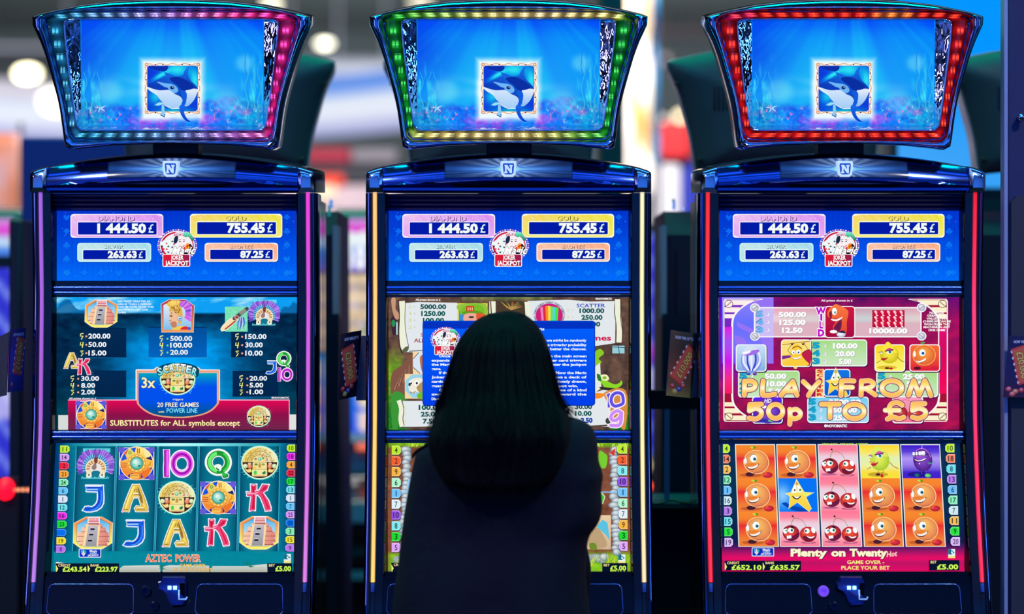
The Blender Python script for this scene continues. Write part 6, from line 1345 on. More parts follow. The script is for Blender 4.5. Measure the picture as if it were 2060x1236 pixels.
# ---- leprechaun game (middle machine, mostly hidden by the woman)
def art_forest_pay():
    a = newart(SCREENS[1]['pay'], proj_on('pay', 1)); a.chunk('paytable_ground').at(0, 0, 1)
    def bgf(X, Y):
        n = noise2(X * .05, Y * .02, 1, 31, 4); m = noise2(X * .11 + 4, Y * .16, 1, 32, 4); y = (Y - 598) / 268.0; edge = np.minimum(np.abs(X - 786), np.abs(1262 - X))
        r = .30 + .36 * (n - .3) + .2 * (m - .5); g = .22 + .26 * (n - .3) + .18 * (m - .5); b = .18 + .18 * (n - .3) + .1 * (m - .5)
        gr = np.clip((y - .36) * 6, 0, 1) * np.clip((30 - edge) / 12, 0, 1) * (X < 900) + np.clip((y - .72) * 8, 0, 1) * np.clip((40 - edge) / 14, 0, 1)
        gr = np.clip(gr, 0, 1); tp = np.clip(1 - (Y - 598) / 10, 0, 1) * np.clip(np.abs(X - 1020) < 90, 0, 1)
        r = r * (1 - gr) + gr * (.42 + .35 * (m - .4) - .35 * np.clip((y - .6) * 3, 0, 1)); g = g * (1 - gr) + gr * (.62 + .3 * (m - .5) - .15 * np.clip((y - .6) * 3, 0, 1)); b = b * (1 - gr) + gr * .12
        return r + .1 * tp, g + .25 * tp, b + .05 * tp
    a.grid(780, 596, 1268, 868, 170, 96, bgf)
    a.chunk('parchment').at(780, 590, K8)
    def sheet(P, c=rgb(226, 232, 235)): a.poly(P, c)
    dk = rgb(60, 45, 35); cr = rgb(238, 240, 215)
    a.blob([(60, 100), (130, 90), (130, 260), (180, 330), (190, 420), (130, 430), (80, 300)], rgb(200, 150, 120)); a.blob([(60, 420), (130, 430), (150, 660), (80, 680)], rgb(60, 35, 45)); a.ell(95, 500, 32, 60, rgb(40, 140, 80)); a.rect(140, 480, 165, 690, rgb(170, 215, 225))
    a.blob([(70, 1240 + 100), (250, 1180), (410, 1000), (420, 1240), (280, 1640), (70, 1700)], rgb(130, 85, 65)); 
    for k in range(10): a.stroke([(110 + k * 26, 1600 - k * 20), (200 + k * 18, 1400 - k * 24)], 12, [rgb(190, 140, 115), rgb(85, 50, 40), rgb(160, 110, 85)][k % 3], taper=(1, .3), cap=False)
    sheet([(270, 165), (500, 150), (1150, 160), (1160, 470), (600, 990), (240, 975)]); a.stroke(catmull([(180, 130), (200, 380), (190, 640), (200, 880), (240, 990)], 4, False), 26, dk); a.stroke(catmull([(235, 130), (250, 380), (240, 640), (255, 860), (300, 960)], 4, False), 96, cr, cap=False); a.stroke(catmull([(295, 150), (285, 430), (300, 640), (345, 880)], 4, False), 10, rgb(80, 80, 60)); a.blob([(240, 950), (300, 890), (350, 890), (330, 960), (260, 990)], rgb(90, 100, 70))
    a.stroke([(360, 965), (590, 950)], 12, dk)
    for k, y in enumerate((225, 340, 450, 565)): a.t('5432'[k], 345, 395, y + 28, 55, rgb(215, 220, 150), .02); a.ell(445, y, 10, 10, rgb(190, 180, 190), n=8)
    te = rgb(10, 85, 80)
    a.t('5000.00', 540, 970, 262, 72, te, .045); a.t('1250.00', 555, 955, 375, 72, te, .045); a.t('100.00', 582, 935, 488, 72, te, .045); a.t('S', 545, 585, 720, 55, rgb(200, 60, 80), .01); a.t('ALL PRIZES x2', 435, 1100, 815, 60, rgb(170, 30, 60), .02)
    a.chunk('parchment').at(1110, 590, K8)
    sheet([(-400, 130), (250, 110), (640, 140), (1060, 130), (1050, 830), (640, 890), (-400, 860)], rgb(226, 232, 235)); a.stroke(catmull([(1050, 130), (1040, 330), (1080, 560), (1075, 830)], 4, False), 14, rgb(70, 60, 45)); a.stroke(catmull([(1090, 100), (1095, 330), (1120, 560), (1115, 820)], 4, False), 88, cr, cap=False); a.stroke(catmull([(1160, 130), (1140, 400), (1170, 640), (1160, 840)], 4, False), 10, rgb(70, 55, 45)); a.stroke([(640, 892), (1000, 860), (1130, 830)], 12, rgb(80, 60, 50))
    a.t('SCATTER', 412, 888, 236, 58, rgb(35, 70, 190), .02); a.t('1000.00', 458, 872, 328, 72, te, .045); a.t('250.00', 490, 842, 440, 72, te, .045); a.t('50.00', 500, 805, 552, 72, te, .045); a.t('free games', 120, 985, 785, 85, rgb(205, 20, 75), .03)
    for k, y in enumerate((285, 400)): a.t('54'[k], 245, 290, y + 20, 45, rgb(220, 220, 160), .01); a.ell(345, y, 10, 10, rgb(200, 200, 190), n=8)
    a.chunk('copyright_line'); a.t('\u00a9NOVOMATIC', 725, 1000, 110, 30, WH, .03); a.chunk('prize_notice').at(780, 590, K8); a.t('All prizes shown in \u00a3', 460, 875, 125, 30, WH, .03)
    a.chunk('paytable_symbol', 'bearded man in green hat').at(780, 600, 480 / 1854.0)      # frame of the wide crop
    a.rect(540, 40, 775, 190, rgb(235, 225, 60)); a.rect(552, 48, 765, 190, rgb(60, 140, 210)); a.blob([(555, 50), (760, 50), (765, 190), (700, 190), (720, 120), (560, 100)], rgb(150, 195, 60)); a.blob([(560, 120), (600, 60), (720, 55), (750, 120), (650, 130)], rgb(120, 190, 30)); a.blob([(580, 110), (650, 95), (735, 110), (720, 128), (600, 128)], rgb(90, 160, 20)); a.rr(610, 62, 672, 104, 6, rgb(215, 30, 40)); a.t('III', 620, 662, 96, 24, rgb(245, 190, 120), .02); a.blob([(600, 125), (700, 125), (705, 190), (600, 190)], rgb(240, 170, 150)); a.ell(650, 148, 22, 9, rgb(70, 60, 60), n=10); a.blob([(690, 120), (760, 130), (740, 190), (700, 190)], rgb(220, 90, 40))
    a.rect(790, 25, 838, 120, cr); a.stroke([(800, 25), (805, 120)], 8, dk); a.blob([(860, 40), (1060, 30), (1060, 140), (880, 150)], rgb(75, 60, 35))
    for k in range(16): a.stroke([(960, 90), (880 + k * 11, 30 + (k % 4) * 12)], 8, [rgb(190, 150, 90), rgb(110, 170, 60), rgb(225, 110, 60)][k % 3], taper=(1, .4), cap=False)
    a.stroke([(1080, 30), (1090, 160)], 36, cr, cap=False); a.stroke([(1060, 40), (1066, 150)], 8, dk, cap=False)
    a.chunk('paytable_symbol', 'rainbow and pot in a round silver ring').at(780, 600, 480 / 1854.0); a.ell(1255, 130, 122, 105, rgb(170, 175, 190), 40); a.ell(1255, 135, 105, 92, rgb(205, 30, 120), 36)
    for k in range(7): a.poly([(1185 + k * 20, 60 + abs(k - 3) * 4), (1207 + k * 20, 60 + abs(k - 2) * 4), (1216 + k * 17, 185), (1196 + k * 17, 185)], [rgb(235, 130, 190), rgb(225, 40, 60), rgb(245, 140, 30), rgb(250, 220, 60), rgb(110, 220, 110), rgb(80, 215, 215), rgb(60, 230, 60)][k])
    for k in range(20): t = k * PI / 10; a.ell(1255 + 112 * math.cos(t), 132 + 97 * math.sin(t), 6, 6, rgb(110, 115, 135) if k % 2 else rgb(235, 235, 245), n=6)
    a.at(780, 600, 480 / 1854.0)
    a.chunk('paytable_symbol', 'arched stone window').rect(195, 420, 290, 590, rgb(245, 215, 165)); a.poly([(200, 470), (240, 425), (290, 425), (290, 585), (250, 585), (200, 540)], rgb(215, 230, 245)); a.blob([(250, 460), (290, 450), (290, 580), (262, 560)], rgb(190, 110, 60)); a.stroke([(200, 470), (240, 425)], 5, rgb(80, 60, 50)); a.stroke([(200, 540), (250, 586)], 5, rgb(80, 60, 50))
    a.chunk('paytable_symbol', 'white horse with big eyes').rect(133, 590, 290, 782, rgb(245, 215, 165)); a.poly([(140, 640), (190, 595), (290, 595), (290, 775), (190, 775), (140, 720)], rgb(150, 210, 235)); a.blob([(165, 650), (220, 620), (290, 640), (290, 740), (230, 730), (190, 745), (165, 710)], rgb(240, 235, 215)); a.blob([(225, 690), (290, 650), (290, 780), (250, 740)], rgb(180, 150, 90)); a.ell(180, 660, 12, 16, WH); a.ell(183, 662, 6, 9, rgb(30, 25, 35), n=10); a.ell(226, 662, 19, 20, WH); a.ell(226, 662, 9, 10, rgb(40, 35, 40), n=10); a.ell(170, 672, 10, 14, rgb(40, 60, 70), n=10); a.stroke(catmull([(175, 730), (195, 740), (215, 725)], 4, False), 6, rgb(120, 90, 70)); a.blob([(230, 750), (290, 720), (290, 782), (240, 782)], rgb(120, 185, 40))
    a.chunk('grass_patch').blob([(35, 750), (110, 740), (130, 800), (90, 860), (80, 1010), (35, 1010)], rgb(60, 150, 50))
    a.chunk('parchment').at(780, 600, 480 / 1854.0)
    sheet([(110, 800), (430, 800), (470, 1000), (120, 1000)]); a.stroke(catmull([(85, 795), (105, 860), (100, 940), (110, 1000)], 4, False), 34, cr, cap=False); a.stroke(catmull([(112, 800), (125, 870), (118, 940), (128, 990)], 4, False), 6, rgb(80, 80, 60)); a.stroke([(100, 1006), (420, 1000)], 8, rgb(90, 80, 60)); a.t('100.00', 240, 420, 868, 34, te, .045); a.t('25.00', 256, 400, 920, 34, te, .045); a.t('7.50', 272, 380, 974, 34, te, .045)
    for k, y in enumerate((850, 904, 958)): a.t('543'[k], 124, 146, y + 12, 24, rgb(225, 225, 165), .01)
    a.chunk('parchment'); sheet([(1300, 830), (1720, 700), (1740, 1000), (1300, 1000)]); a.t('30.00', 1455, 1588, 862, 34, te, .045); a.t('10.00', 1455, 1585, 914, 34, te, .045); a.t('2.50', 1500, 1592, 968, 34, rgb(15, 60, 170), .06)
    a.chunk('paytable_symbol', 'green buckled shoe and hat').blob([(1605, 430), (1650, 395), (1680, 430), (1640, 470), (1660, 500), (1605, 530)], rgb(140, 200, 30)); a.poly([(1605, 540), (1650, 500), (1660, 700), (1605, 740)], rgb(230, 235, 225)); a.blob([(1640, 590), (1700, 640), (1760, 670), (1800, 660), (1815, 640), (1822, 670), (1780, 700), (1700, 705), (1660, 660), (1625, 620)], rgb(140, 215, 30)); a.blob([(1655, 600), (1700, 596), (1720, 630), (1690, 645), (1660, 630)], rgb(245, 240, 190)); a.ell(1685, 620, 16, 13, rgb(130, 190, 50)); a.blob([(1625, 590), (1650, 600), (1660, 640), (1635, 640)], rgb(40, 120, 40)); a.blob([(1650, 690), (1800, 705), (1830, 690), (1800, 720), (1680, 715)], rgb(50, 40, 30))
    a.rect(1745, 370, 1840, 430, rgb(150, 205, 215)); a.stroke([(1745, 380), (1840, 385)], 5, rgb(40, 60, 80)); a.stroke([(1790, 370), (1800, 430)], 5, rgb(40, 60, 80))
    a.blob([(1600, 740), (1680, 745), (1660, 775), (1600, 780)], rgb(250, 140, 20)); a.blob([(1690, 730), (1850, 720), (1850, 1000), (1800, 990), (1700, 800)], rgb(215, 140, 60))
    for k in range(5): a.stroke([(1720 + k * 25, 980), (1730 + k * 22, 900)], 16, [rgb(190, 110, 40), rgb(150, 170, 50), rgb(230, 120, 40)][k % 3], taper=(1, .4), cap=False)
    a.stroke([(1720, 770), (1725, 930)], 14, rgb(235, 235, 215)); a.ell(1712, 955, 20, 24, rgb(60, 65, 60)); a.stroke([(1300, 1000), (1420, 985), (1560, 1000), (1700, 990)], 14, rgb(90, 70, 60))
    vi = rgb(95, 80, 225); li = rgb(205, 140, 245)
    a.chunk('paytable_symbol', 'violet 10 paytable symbol').at(1110, 730, K8)
    one = [(905, 530), (960, 500), (972, 560), (955, 640), (965, 745), (925, 745), (930, 580)]; a.out(one, vi, rgb(252, 235, 245), 16); O = catmull([(1085, 500), (1165, 530), (1185, 640), (1160, 690), (1040, 720), (985, 640), (1010, 540)], 5); a.stroke(O, 90, rgb(252, 235, 245), closed=True); a.stroke(O, 52, vi, closed=True)
    a.chunk('paytable_symbol', 'lilac 9 paytable symbol').at(1110, 730, K8); N = [(1160, 840), (1090, 800), (1000, 850), (985, 930), (1050, 960), (1130, 900), (1150, 820), (1150, 950), (1110, 1040), (980, 1040)]
    a.stroke(catmull(N, 4, False), 88, rgb(252, 235, 245)); a.stroke(catmull(N, 4, False), 54, li)
    # blue message box
    a.chunk('message_box', 'blue box of white rules text with jester badge').at(780, 600, 480 / 1854.0)
    a.rr(270, 176, 1612, 838, 26, rgb(0, 40, 150)); a.rr(274, 180, 1607, 833, 24, lambda x, y: mixc(rgb(0, 95, 250), rgb(0, 62, 232), min(1, max(0, (y - 240) / 590)))); a.poly([(290, 183), (1592, 183), (1603, 195), (1605, 238), (276, 238), (278, 195)], rgb(0, 48, 190))
    WT = rgb(235, 245, 255)
    a.t('THE MAGIC JOKER JACKPOT BOX SAYS TM', 620, 1215, 252, 17, WT, .03)
    rows = [(338, 'During every game the Magic Joker Jackpots we might be randomly', 620, 1545), (373, 'triggered and the bigger the bet the greater the triggering probability', 620, 1545), (405, 'of the jackpot game: the bigger the bet the better the chances.', 620, 1545),
            (460, 'Once the jackpot game is won the Joker reel shown on the main screen', 398, 1545), (494, 'expands showing its cards to every player and one Joker card triggers', 340, 1545), (526, 'the Magic Joker Jackpot round in which you are let to enter the jackpot', 340, 1545), (559, 'game.', 340, 415),
            (590, 'If three of a kind are found on the reels of the board and Now the Magic', 398, 1545), (624, 'Joker Jackpot game opens and the upper screen shows a deck of', 340, 1545), (658, 'cards placed face down of which one after another is randomly drawn,', 340, 1545), (692, 'guaranteeing that each of the games ends in one jackpot win.', 340, 1478),
            (724, 'Once all the cards of one colour are turned over, three of a kind', 398, 1545), (757, 'award Bronze, Silver and Gold, four of a kind award the', 340, 1545), (793, 'Diamond.', 340, 450)]
    for y, s, x0, x1 in rows: a.t(s, x0, x1, y, 19, WT, .035)
    a.chunk('jester_badge'); joker_logo(a, 780 + 448 * 480 / 1854., 600 + 330 * 480 / 1854., 480 / 1854. * .35)
def art_forest_reels():
    a = newart(SCREENS[1]['reel'], proj_on('reel', 1)); a.chunk('reel_ground').at(0, 0, 1)
    def bgf(X, Y):
        n = noise2(X * .1, Y * .1, 1, 41, 4) - .5; e = np.minimum(X - 786, 1264 - X); gr = np.clip((901 - Y) / 4, 0, 1) + np.clip((Y - 1108) / 10, 0, 1) * np.clip((e + 10) / 10, 0, 1); gr = np.clip(gr, 0, 1)
        return (.52 + .25 * n) * (1 - gr) + gr * (.5 + .4 * n), (.31 + .2 * n) * (1 - gr) + gr * (.72 + .4 * n), (.21 + .2 * n) * (1 - gr) + gr * (.12)
    a.grid(780, 890, 1270, 1156, 110, 64, bgf)
    rs = random.Random(21)
    a.at(0, 0, 1)
    for sx in (0, 1):
        for k in range(25):
            y = 905 + k * 8.6; x = (819 - k * .15 + rs.uniform(-4, 3)) if sx == 0 else (1234 + k * .28 + rs.uniform(-3, 4))
            a.chunk('border_stone'); a.ball(x, y, rs.uniform(8, 13), rs.uniform(5.5, 8), rgb(225, 232, 235), rgb(110, 130, 145), -.3, -.4, 14, 3)
    for k in range(24): a.chunk('border_stone'); a.ball(1178 + k * 3.4 if k < 12 else 800 + (k - 12) * 3, 1125 + rs.uniform(-4, 4), 10, 8, rgb(225, 232, 228), rgb(120, 140, 130), -.3, -.4, 14, 3)
    a.chunk('grass_tufts')
    for k in range(60):
        x = rs.uniform(1176, 1262) if k < 40 else rs.uniform(788, 830); y = rs.uniform(1128, 1152); a.stroke([(x, y), (x + rs.uniform(-5, 8), y - rs.uniform(6, 16))], 1.8, rs.choice([rgb(110, 205, 40), rgb(60, 150, 30), rgb(190, 225, 70), rgb(240, 220, 80)]), taper=(1, .3), cap=False)
    for k in range(40): x = rs.uniform(1200, 1262) if k < 22 else rs.uniform(800, 900); a.stroke([(x, 899), (x + rs.uniform(-4, 4), 899 - rs.uniform(3, 8))], 2, rs.choice([rgb(170, 215, 50), rgb(90, 160, 40), rgb(220, 240, 110)]), cap=False)
    a.chunk('reel_symbol', 'half hidden clover and well reel symbols').blob([(1206, 908), (1216, 912), (1222, 920), (1219, 940), (1210, 942), (1204, 930)], rgb(120, 205, 40)); a.blob([(1208, 990), (1216, 998), (1212, 1012), (1206, 1008)], rgb(60, 200, 60)); a.stroke([(1208, 990), (1217, 1000), (1212, 1014)], 2, rgb(235, 225, 190))
    a.vgrad(1180, 1037, 1229, 1106, rgb(235, 205, 165), rgb(210, 180, 145)); a.poly([(1212, 1046), (1222, 1052), (1227, 1088), (1220, 1078), (1200, 1060)], rgb(90, 195, 225)); a.blob([(1184, 1080), (1200, 1062), (1214, 1078), (1220, 1100), (1190, 1104)], rgb(190, 160, 120)); a.blob([(1186, 1094), (1198, 1094), (1200, 1106), (1188, 1106)], rgb(110, 140, 40)); a.blob([(822, 965), (838, 975), (838, 1010), (820, 1000)], rgb(150, 205, 245)); a.poly([(836, 1000), (860, 990), (860, 1100), (830, 1110)], rgb(150, 90, 60))
    for x0, x1 in ((806, 830), (1209, 1243)): a.rect(x0, 989.5, x1, 991.5, rgb(130, 195, 250))
    a.poly([(1226, 912), (1238, 902), (1236, 918)], rgb(215, 60, 40))
    cl = dict(y=rgb(190, 235, 40), s=rgb(245, 95, 40), o=rgb(248, 180, 60), m=rgb(175, 245, 205), b=rgb(110, 195, 250), w=rgb(225, 240, 248), v=rgb(150, 80, 230), c=rgb(130, 235, 240), G=rgb(30, 215, 40), l=rgb(225, 165, 250))
    tags(a, (788, 806.5, 788, 806), (906, 1102), ['4', '2', '9', '6', '1', '7', '10', '8', '3', '5'], [cl[q] for q in 'ysombwvcGl'], 18.5, True, wscale=1.2)
    tags(a, (1241, 1261.5, 1245.5, 1262.5), (904, 1099.6), ['4', '2', '8', '10', '1', '6', '7', '9', '3', '5'], [cl[q] for q in 'yscvbmwoGl'], 18.5, False, wscale=1.2)
    aqua_mark(a, 1244, 1116); meters(a, 0, 0, '\u00a3412.30', '\u00a3318.06', (787, 850, 1133, 1151, 905, 1211.5, 1262, 1133.5))
art_forest_pay(); art_forest_reels()
# ------------------------------------------------------------------ the hall
def struct(name, mb, m): o = mb.build(name, m); o['kind'] = 'structure'; return o
struct('floor', MB().box(-16, 16, -9, 38, -.1, 0), mat('dark_carpet', rgb(26, 27, 36), .9, bump=.4, bscale=60, var=.3))
struct('ceiling', MB().box(-16, 16, -9, 38, 6.4, 6.6), mat('ceiling_grey', rgb(128, 140, 140), .9, bump=.3, bscale=.8, var=.35))
struct('wall_back', MB().box(-16, 16, 38, 38.2, 0, 6.5), mat('wall_grey', rgb(120, 132, 135), .9, bscale=.35, var=.5))
struct('wall_left', MB().box(-16.2, -16, -9, 38, 0, 6.5), mat('wall_dark', rgb(40, 44, 52), .9, var=.3))
struct('wall_front', MB().box(-16, 16, -9.2, -9, 0, 6.5), mat('wall_white', rgb(205, 208, 214), .8, var=.15))
struct('wall_right', MB().box(16, 16.2, -9, 38, 0, 6.5), MATS['wall_dark'])
def px_box(x0, x1, v0, v1, y, dep=.3):
    """box whose front face covers these photo pixels at depth y"""
    a, b = W(x0, v0, y), W(x1, v1, y); return MB().box(a.x, b.x, y, y + dep, b.z, a.z)
# roof trusses and ducts, far away
M_truss = mat('truss_dark', rgb(52, 58, 62), .7); M_duct = mat('duct_grey', rgb(165, 165, 178), .6)
for k, (x0, x1, v0, v1, y, nm, lb, m) in enumerate((
        (-60, 330, 92, 128, 26, 'air_duct', 'pale grey ceiling duct left of the first topper', M_duct), (560, 800, 116, 150, 27, 'air_duct', 'grey ceiling duct between the cyan-lit and the green-lit toppers', M_duct),
        (1250, 1420, 52, 78, 25, 'air_duct', 'pinkish grey duct between the green-lit and the red-lit toppers', mat('duct_pink', rgb(190, 175, 180), .6)),
        (-60, 800, 30, 40, 30, 'roof_truss', 'dark roof truss behind the cyan-lit topper', M_truss), (1240, 1800, 88, 98, 29, 'roof_truss', 'dark roof truss left of the azure wall', M_truss), (1240, 1800, 18, 26, 31, 'roof_truss', 'uppermost dark roof truss above the red-lit topper', M_truss))):
    a_, b_ = W(x0, v0, y), W(x1, v1, y); mb = MB(); zc, r = (a_.z + b_.z) / 2, (a_.z - b_.z) / 2
    if nm == 'air_duct': mb.lathe([(r * .98, 0), (r, .02), (r, b_.x - a_.x - .02), (r * .98, b_.x - a_.x)], 16, (a_.x, y, zc), 'x'); [mb.tube([(a_.x + (b_.x - a_.x) * q, y, zc), (a_.x + (b_.x - a_.x) * q, y, 6.385)], .015, 6) for q in (.1, .5, .9)]
    else:
        for zz in (a_.z, b_.z): mb.box(a_.x, b_.x, y - .02, y + .02, zz - .02, zz + .02)
        n = int((b_.x - a_.x) / .12)
        for q in range(n): xa = a_.x + (b_.x - a_.x) * q / n; xb = a_.x + (b_.x - a_.x) * (q + 1) / n; mb.tube([(xa, y, a_.z if q % 2 else b_.z), (xb, y, b_.z if q % 2 else a_.z)], .012, 5)
    t = mb.build(nm, m, smooth=40); tag(t, lb, 'duct' if nm == 'air_duct' else 'truss')
# ceiling lamps out of focus
LAMPS = [(55, 148, 24, 13, 22, (255, 246, 200), 9, 'wide cream ceiling lamp left of the cyan-lit topper'), (653, 88, 15, 6, 24, (255, 250, 225), 7, 'white ceiling lamp above the gap between the first two machines'), (546, 9, 16, 6, 26, (255, 246, 215), 6, 'ceiling lamp peeping over the cyan-lit topper'),
         (846, 6, 20, 5, 26, (255, 246, 215), 4, 'ceiling lamp peeping over the green-lit topper'), (634, 326, 7, 7, 20, (255, 225, 200), 4, 'pink-white lamp low beside the dark stand back'), (736, 310, 13, 8, 20, (255, 250, 230), 5, 'white lamp left of the second machine crown'),
         (1338, 119, 7, 7, 24, (225, 205, 200), 1.2, 'dim grey lamp above the red promotion stand'), (1331, 243, 8, 8, 22, (250, 235, 225), 2.5, 'white lamp left above the red promotion stand'), (1368, 234, 9, 8, 22, (255, 235, 190), 5, 'yellowish lamp right above the red promotion stand')]
M_shade = mat('lamp_housing', rgb(60, 60, 66), .5)
for px, py, rx, ry, y, c, e, lb in LAMPS:
    p = W(px, py, y); s = (D + y) / FPX; rx, ry = rx * s, ry * s
    t = empty('ceiling_lamp', p, lb, 'lamp', 'lamps in the hall roof')
    mb = MB(); mb.lathe([(rx * .2, -.06), (rx * 1.0, -.02), (rx * 1.08, .02), (rx * 1.08, .06), (.02, .10)], 18, (0, .03, 0), 'y'); 
    mb.v = [(x, yy, z * ry / rx) for x, yy, z in mb.v]; mb.build('housing', M_shade, t, 40)
    mb = MB(); mb.lathe([(.001, -.05), (rx * .7, -.035), (rx, .0), (rx * .98, .02)], 18, (0, 0, 0), 'y'); mb.v = [(x, yy, z * ry / rx) for x, yy, z in mb.v]
    mb.build('glowing_lens', mat('lamp_glow_%d' % LAMPS.index((px, py, round(rx / s), round(ry / s), y, c, e, lb)) if False else 'lamp_glow_%s_%s' % (px, py), (0, 0, 0), .5, emit=tuple(q / 255 for q in c), es=e, sample=False), t, True)
# big round white lamp
t = empty('globe_lamp', W(112, 203, 12), 'large round white lamp in front of the lit fascia', 'lamp'); r = 34 * (D + 12) / FPX
MB().lathe([(r * math.sin(PI * k / 10) + .0005, -r * .82 * math.cos(PI * k / 10)) for k in range(11)], 20).build('globe', mat('globe_glow', (0, 0, 0), .5, emit=rgb(255, 250, 238), es=2.6, sample=False), t, True)
MB().lathe([(.05, r * .8), (.05, r * .9), (.012, r * .92), (.012, r * .92 + 3.2)], 10).build('hanging_rod', M_shade, t)
# lit fascia ring above the stands
mb = MB(); C_ = []; rings = []
bands = [(170, (95, 140, 225)), (186, (110, 155, 240)), (205, (120, 165, 245)), (214, (215, 228, 250)), (235, (240, 246, 255)), (258, (222, 226, 250)), (272, (180, 185, 232)), (287, (165, 170, 215))]
for k in range(33):
    px = -160 + 1010 * k / 32; y = 16 - 1.5 * ((px - 300) / 500) ** 2; x = (px - 1030) / FPX * (D + y)
    r_ = []
    for v, c in bands: r_.append((x, y, H - (v - 618) / FPX * (D + 16))); C_.append([q / 255 * (.98 if px > 330 else 1.0) if not (px < 330 and v < 214) else {0: .86, 1: .84, 2: .90}[i] * (1 if v > 180 else .9) for i, q in enumerate(c)])
    rings.append(r_)
mb.loft(rings, False, False); mb.c = C_
o = mb.build('lit_fascia', mat('fascia_light', (0, 0, 0), .6, attr='Col', es=1.0, sample=False)); so = o.modifiers.new('thick', 'SOLIDIFY'); so.thickness = .05; so.offset = 1
tag(o, 'long curved white and blue lit fascia hanging behind the toppers', 'fascia')
# azure video wall at the right
t = empty('video_wall', (W(1975, 618, 2.6).x, 2.62, 0), 'plain azure video wall behind the red-lit topper', 'screen'); ox = t.location.x
def vw(x0, x1, v0, v1, y): a, b = W(x0, v0, y), W(x1, v1, y); return a.x - ox, b.x - ox, b.z, a.z
x0, x1, z0, z1 = vw(1806, 2420, -200, 378, 2.6); n = 12; mb = MB(); V = []; C_ = []
for j in range(n + 1):
    for i in range(n + 1):
        V.append((x0 + (x1 - x0) * i / n, -.02, z1 + (z0 - z1) * j / n)); q = j / n; C_.append(mixc(rgb(0, 148, 255), rgb(70, 165, 245), max(0, min(1, (q - .55) * 3)) * (1 - i / n * .7)))
mb.add(V, [[j * (n + 1) + i, j * (n + 1) + i + 1, (j + 1) * (n + 1) + i + 1, (j + 1) * (n + 1) + i] for j in range(n) for i in range(n)], C_)
mb.build('lit_panel', mat('azure_panel', (0, 0, 0), .4, attr='Col', es=1.0), t)
MB().box(x0 - .02, x1 + .02, -.01, .12, z0 - .02, z1 + .02).build('panel_frame', M_matt, t); MB().box(x0 + .1, x1 - .1, .0, .1, 0, z0).build('support', M_matt, t)
# dark kiosk at the right border
t = empty('partition_board', (W(2120, 618, -.05).x, .2, 0), 'tall dark partition board with a chrome knob right of the fruit machine', 'partition'); ox = t.location.x; xa = W(2026, 0, -.05).x - ox; xb = W(2330, 0, -.05).x - ox
M_kiosk = mat('kiosk_navy', rgb(40, 44, 92), .45, bump=.05, bscale=150)
MB().box(xa, xb, -.25, -.212, .0, 2.35).build('body', M_kiosk, t, bevel=.006)
MB().box(xa - .0065, xa + .001, -.252, -.209, .02, 2.33).build('edge_trim', mat('kiosk_trim', rgb(175, 185, 215), .4, .4), t)
p = W(2052, 237, -.06); MB().lathe([(.004, .01), (.006, -.004)] + [(.0085 * math.sin(PI * k / 8) + .0002, -.012 - .0085 * (1 - math.cos(PI * k / 8)) / 1.0) for k in range(2, 9)], 14, (p.x - ox, -.25, p.z), 'y').build('knob', M_chrome, t, True)
za, zb = W(0, 395, -.06).z, .3; mb = MB(); mb.prism([(W(2034, 0, -.06).x - ox, zb), (W(2034, 0, -.06).x - ox, za - .012), (W(2044, 0, -.06).x - ox, za), (xb - .02, za), (xb - .02, zb)], 'y', -.262, -.249); mb.build('door_panel', mat('kiosk_panel', rgb(48, 52, 66), .5), t)

# ------------------------------------------------------------------ back row of machines, seen from behind
M_shell = mat('back_shell', rgb(46, 52, 56), .45, bump=.04, bscale=300); M_edge = mat('shell_edge', rgb(190, 180, 200), .25, .7); M_back = mat('back_panel', rgb(17, 19, 44), .55, spec=.2, bump=.05, bscale=200)
M_teal = mat('status_teal', (0, 0, 0), .4, emit=rgb(20, 140, 150), es=.8); M_teal2 = mat('status_blue', (0, 0, 0), .4, emit=rgb(90, 150, 240), es=.9)
def LB(u, v, y=0): return (u / 900., y, H - (v - 618) / 900.)
def back_ring(o, k, y): return [LB(u * k, 150 + (v - 150) * k, y) for u, v in o]
m = MB(); m.loft([back_ring(oO, .30, -.030), back_ring(oO, .7, -.026), back_ring(oO, .93, -.012), back_ring(oO, .985, .0)], True, False); m.f.append(list(range(len(oO)))); SHELL_ME = m.mesh('topper_shell', 40)
m = MB(); m.loft([back_ring(oO, .985, .0), back_ring(oO, 1.0, .006), back_ring(oO, 1.0, .016), back_ring(oO, .985, .03), back_ring(oO, .985, .1)], True, False); m.f.append(list(range(len(oO)))); EDGE_ME = m.mesh('shell_edge', 40)
VENT_ME = [MB().box(-170 / 900. + k * .0115, -170 / 900. + k * .0115 + .004, -.0285 + .0012 * k / 11, -.02, LB(0, 152)[2], LB(0, 96)[2]).mesh('vent_slit') for k in range(12)]
CAB_ME = MB().prism([(-.01, .02), (-.01, 1.64), (.05, 1.705), (.50, 1.705), (.55, 1.2), (.62, .8), (.55, .02)], 'x', -.315, .315).mesh('cabinet')
DOOR_ME = MB().box(-.285, .285, -.018, -.008, .30, 1.60).mesh('rear_door'); TRIM_ME = [MB().box(s * .317 - .010, s * .317 + .004, -.022, .10, 1.42, 1.665).mesh('corner_trim') for s in (-1, 1)]
CLIPS = [MB().lathe([(.006, 0), (.006, -.016), (.0035, -.02)], 10, (LB(u, v)[0], -.008, LB(u, v)[2]), 'y').mesh('clip') for u, v in ((-258, 88), (258, 88), (-203, 268), (203, 268))]
LATCH = MB().box(-.02, .02, -.03, -.015, 1.0, 1.06).mesh('door_latch')
LOWBLK = MB().box(-.325, .325, -.05, -.005, .02, W(0, 632, .94).z).mesh('lower_cover')
BL = ['back of the slot machine behind the cyan-lit one, dark green topper shell', 'back of the slot machine behind the green-lit one, almost hidden', 'back of the slot machine left behind the red-lit one, vents on its green shell', 'back of the slot machine beside the dark partition board, vents on its green shell']
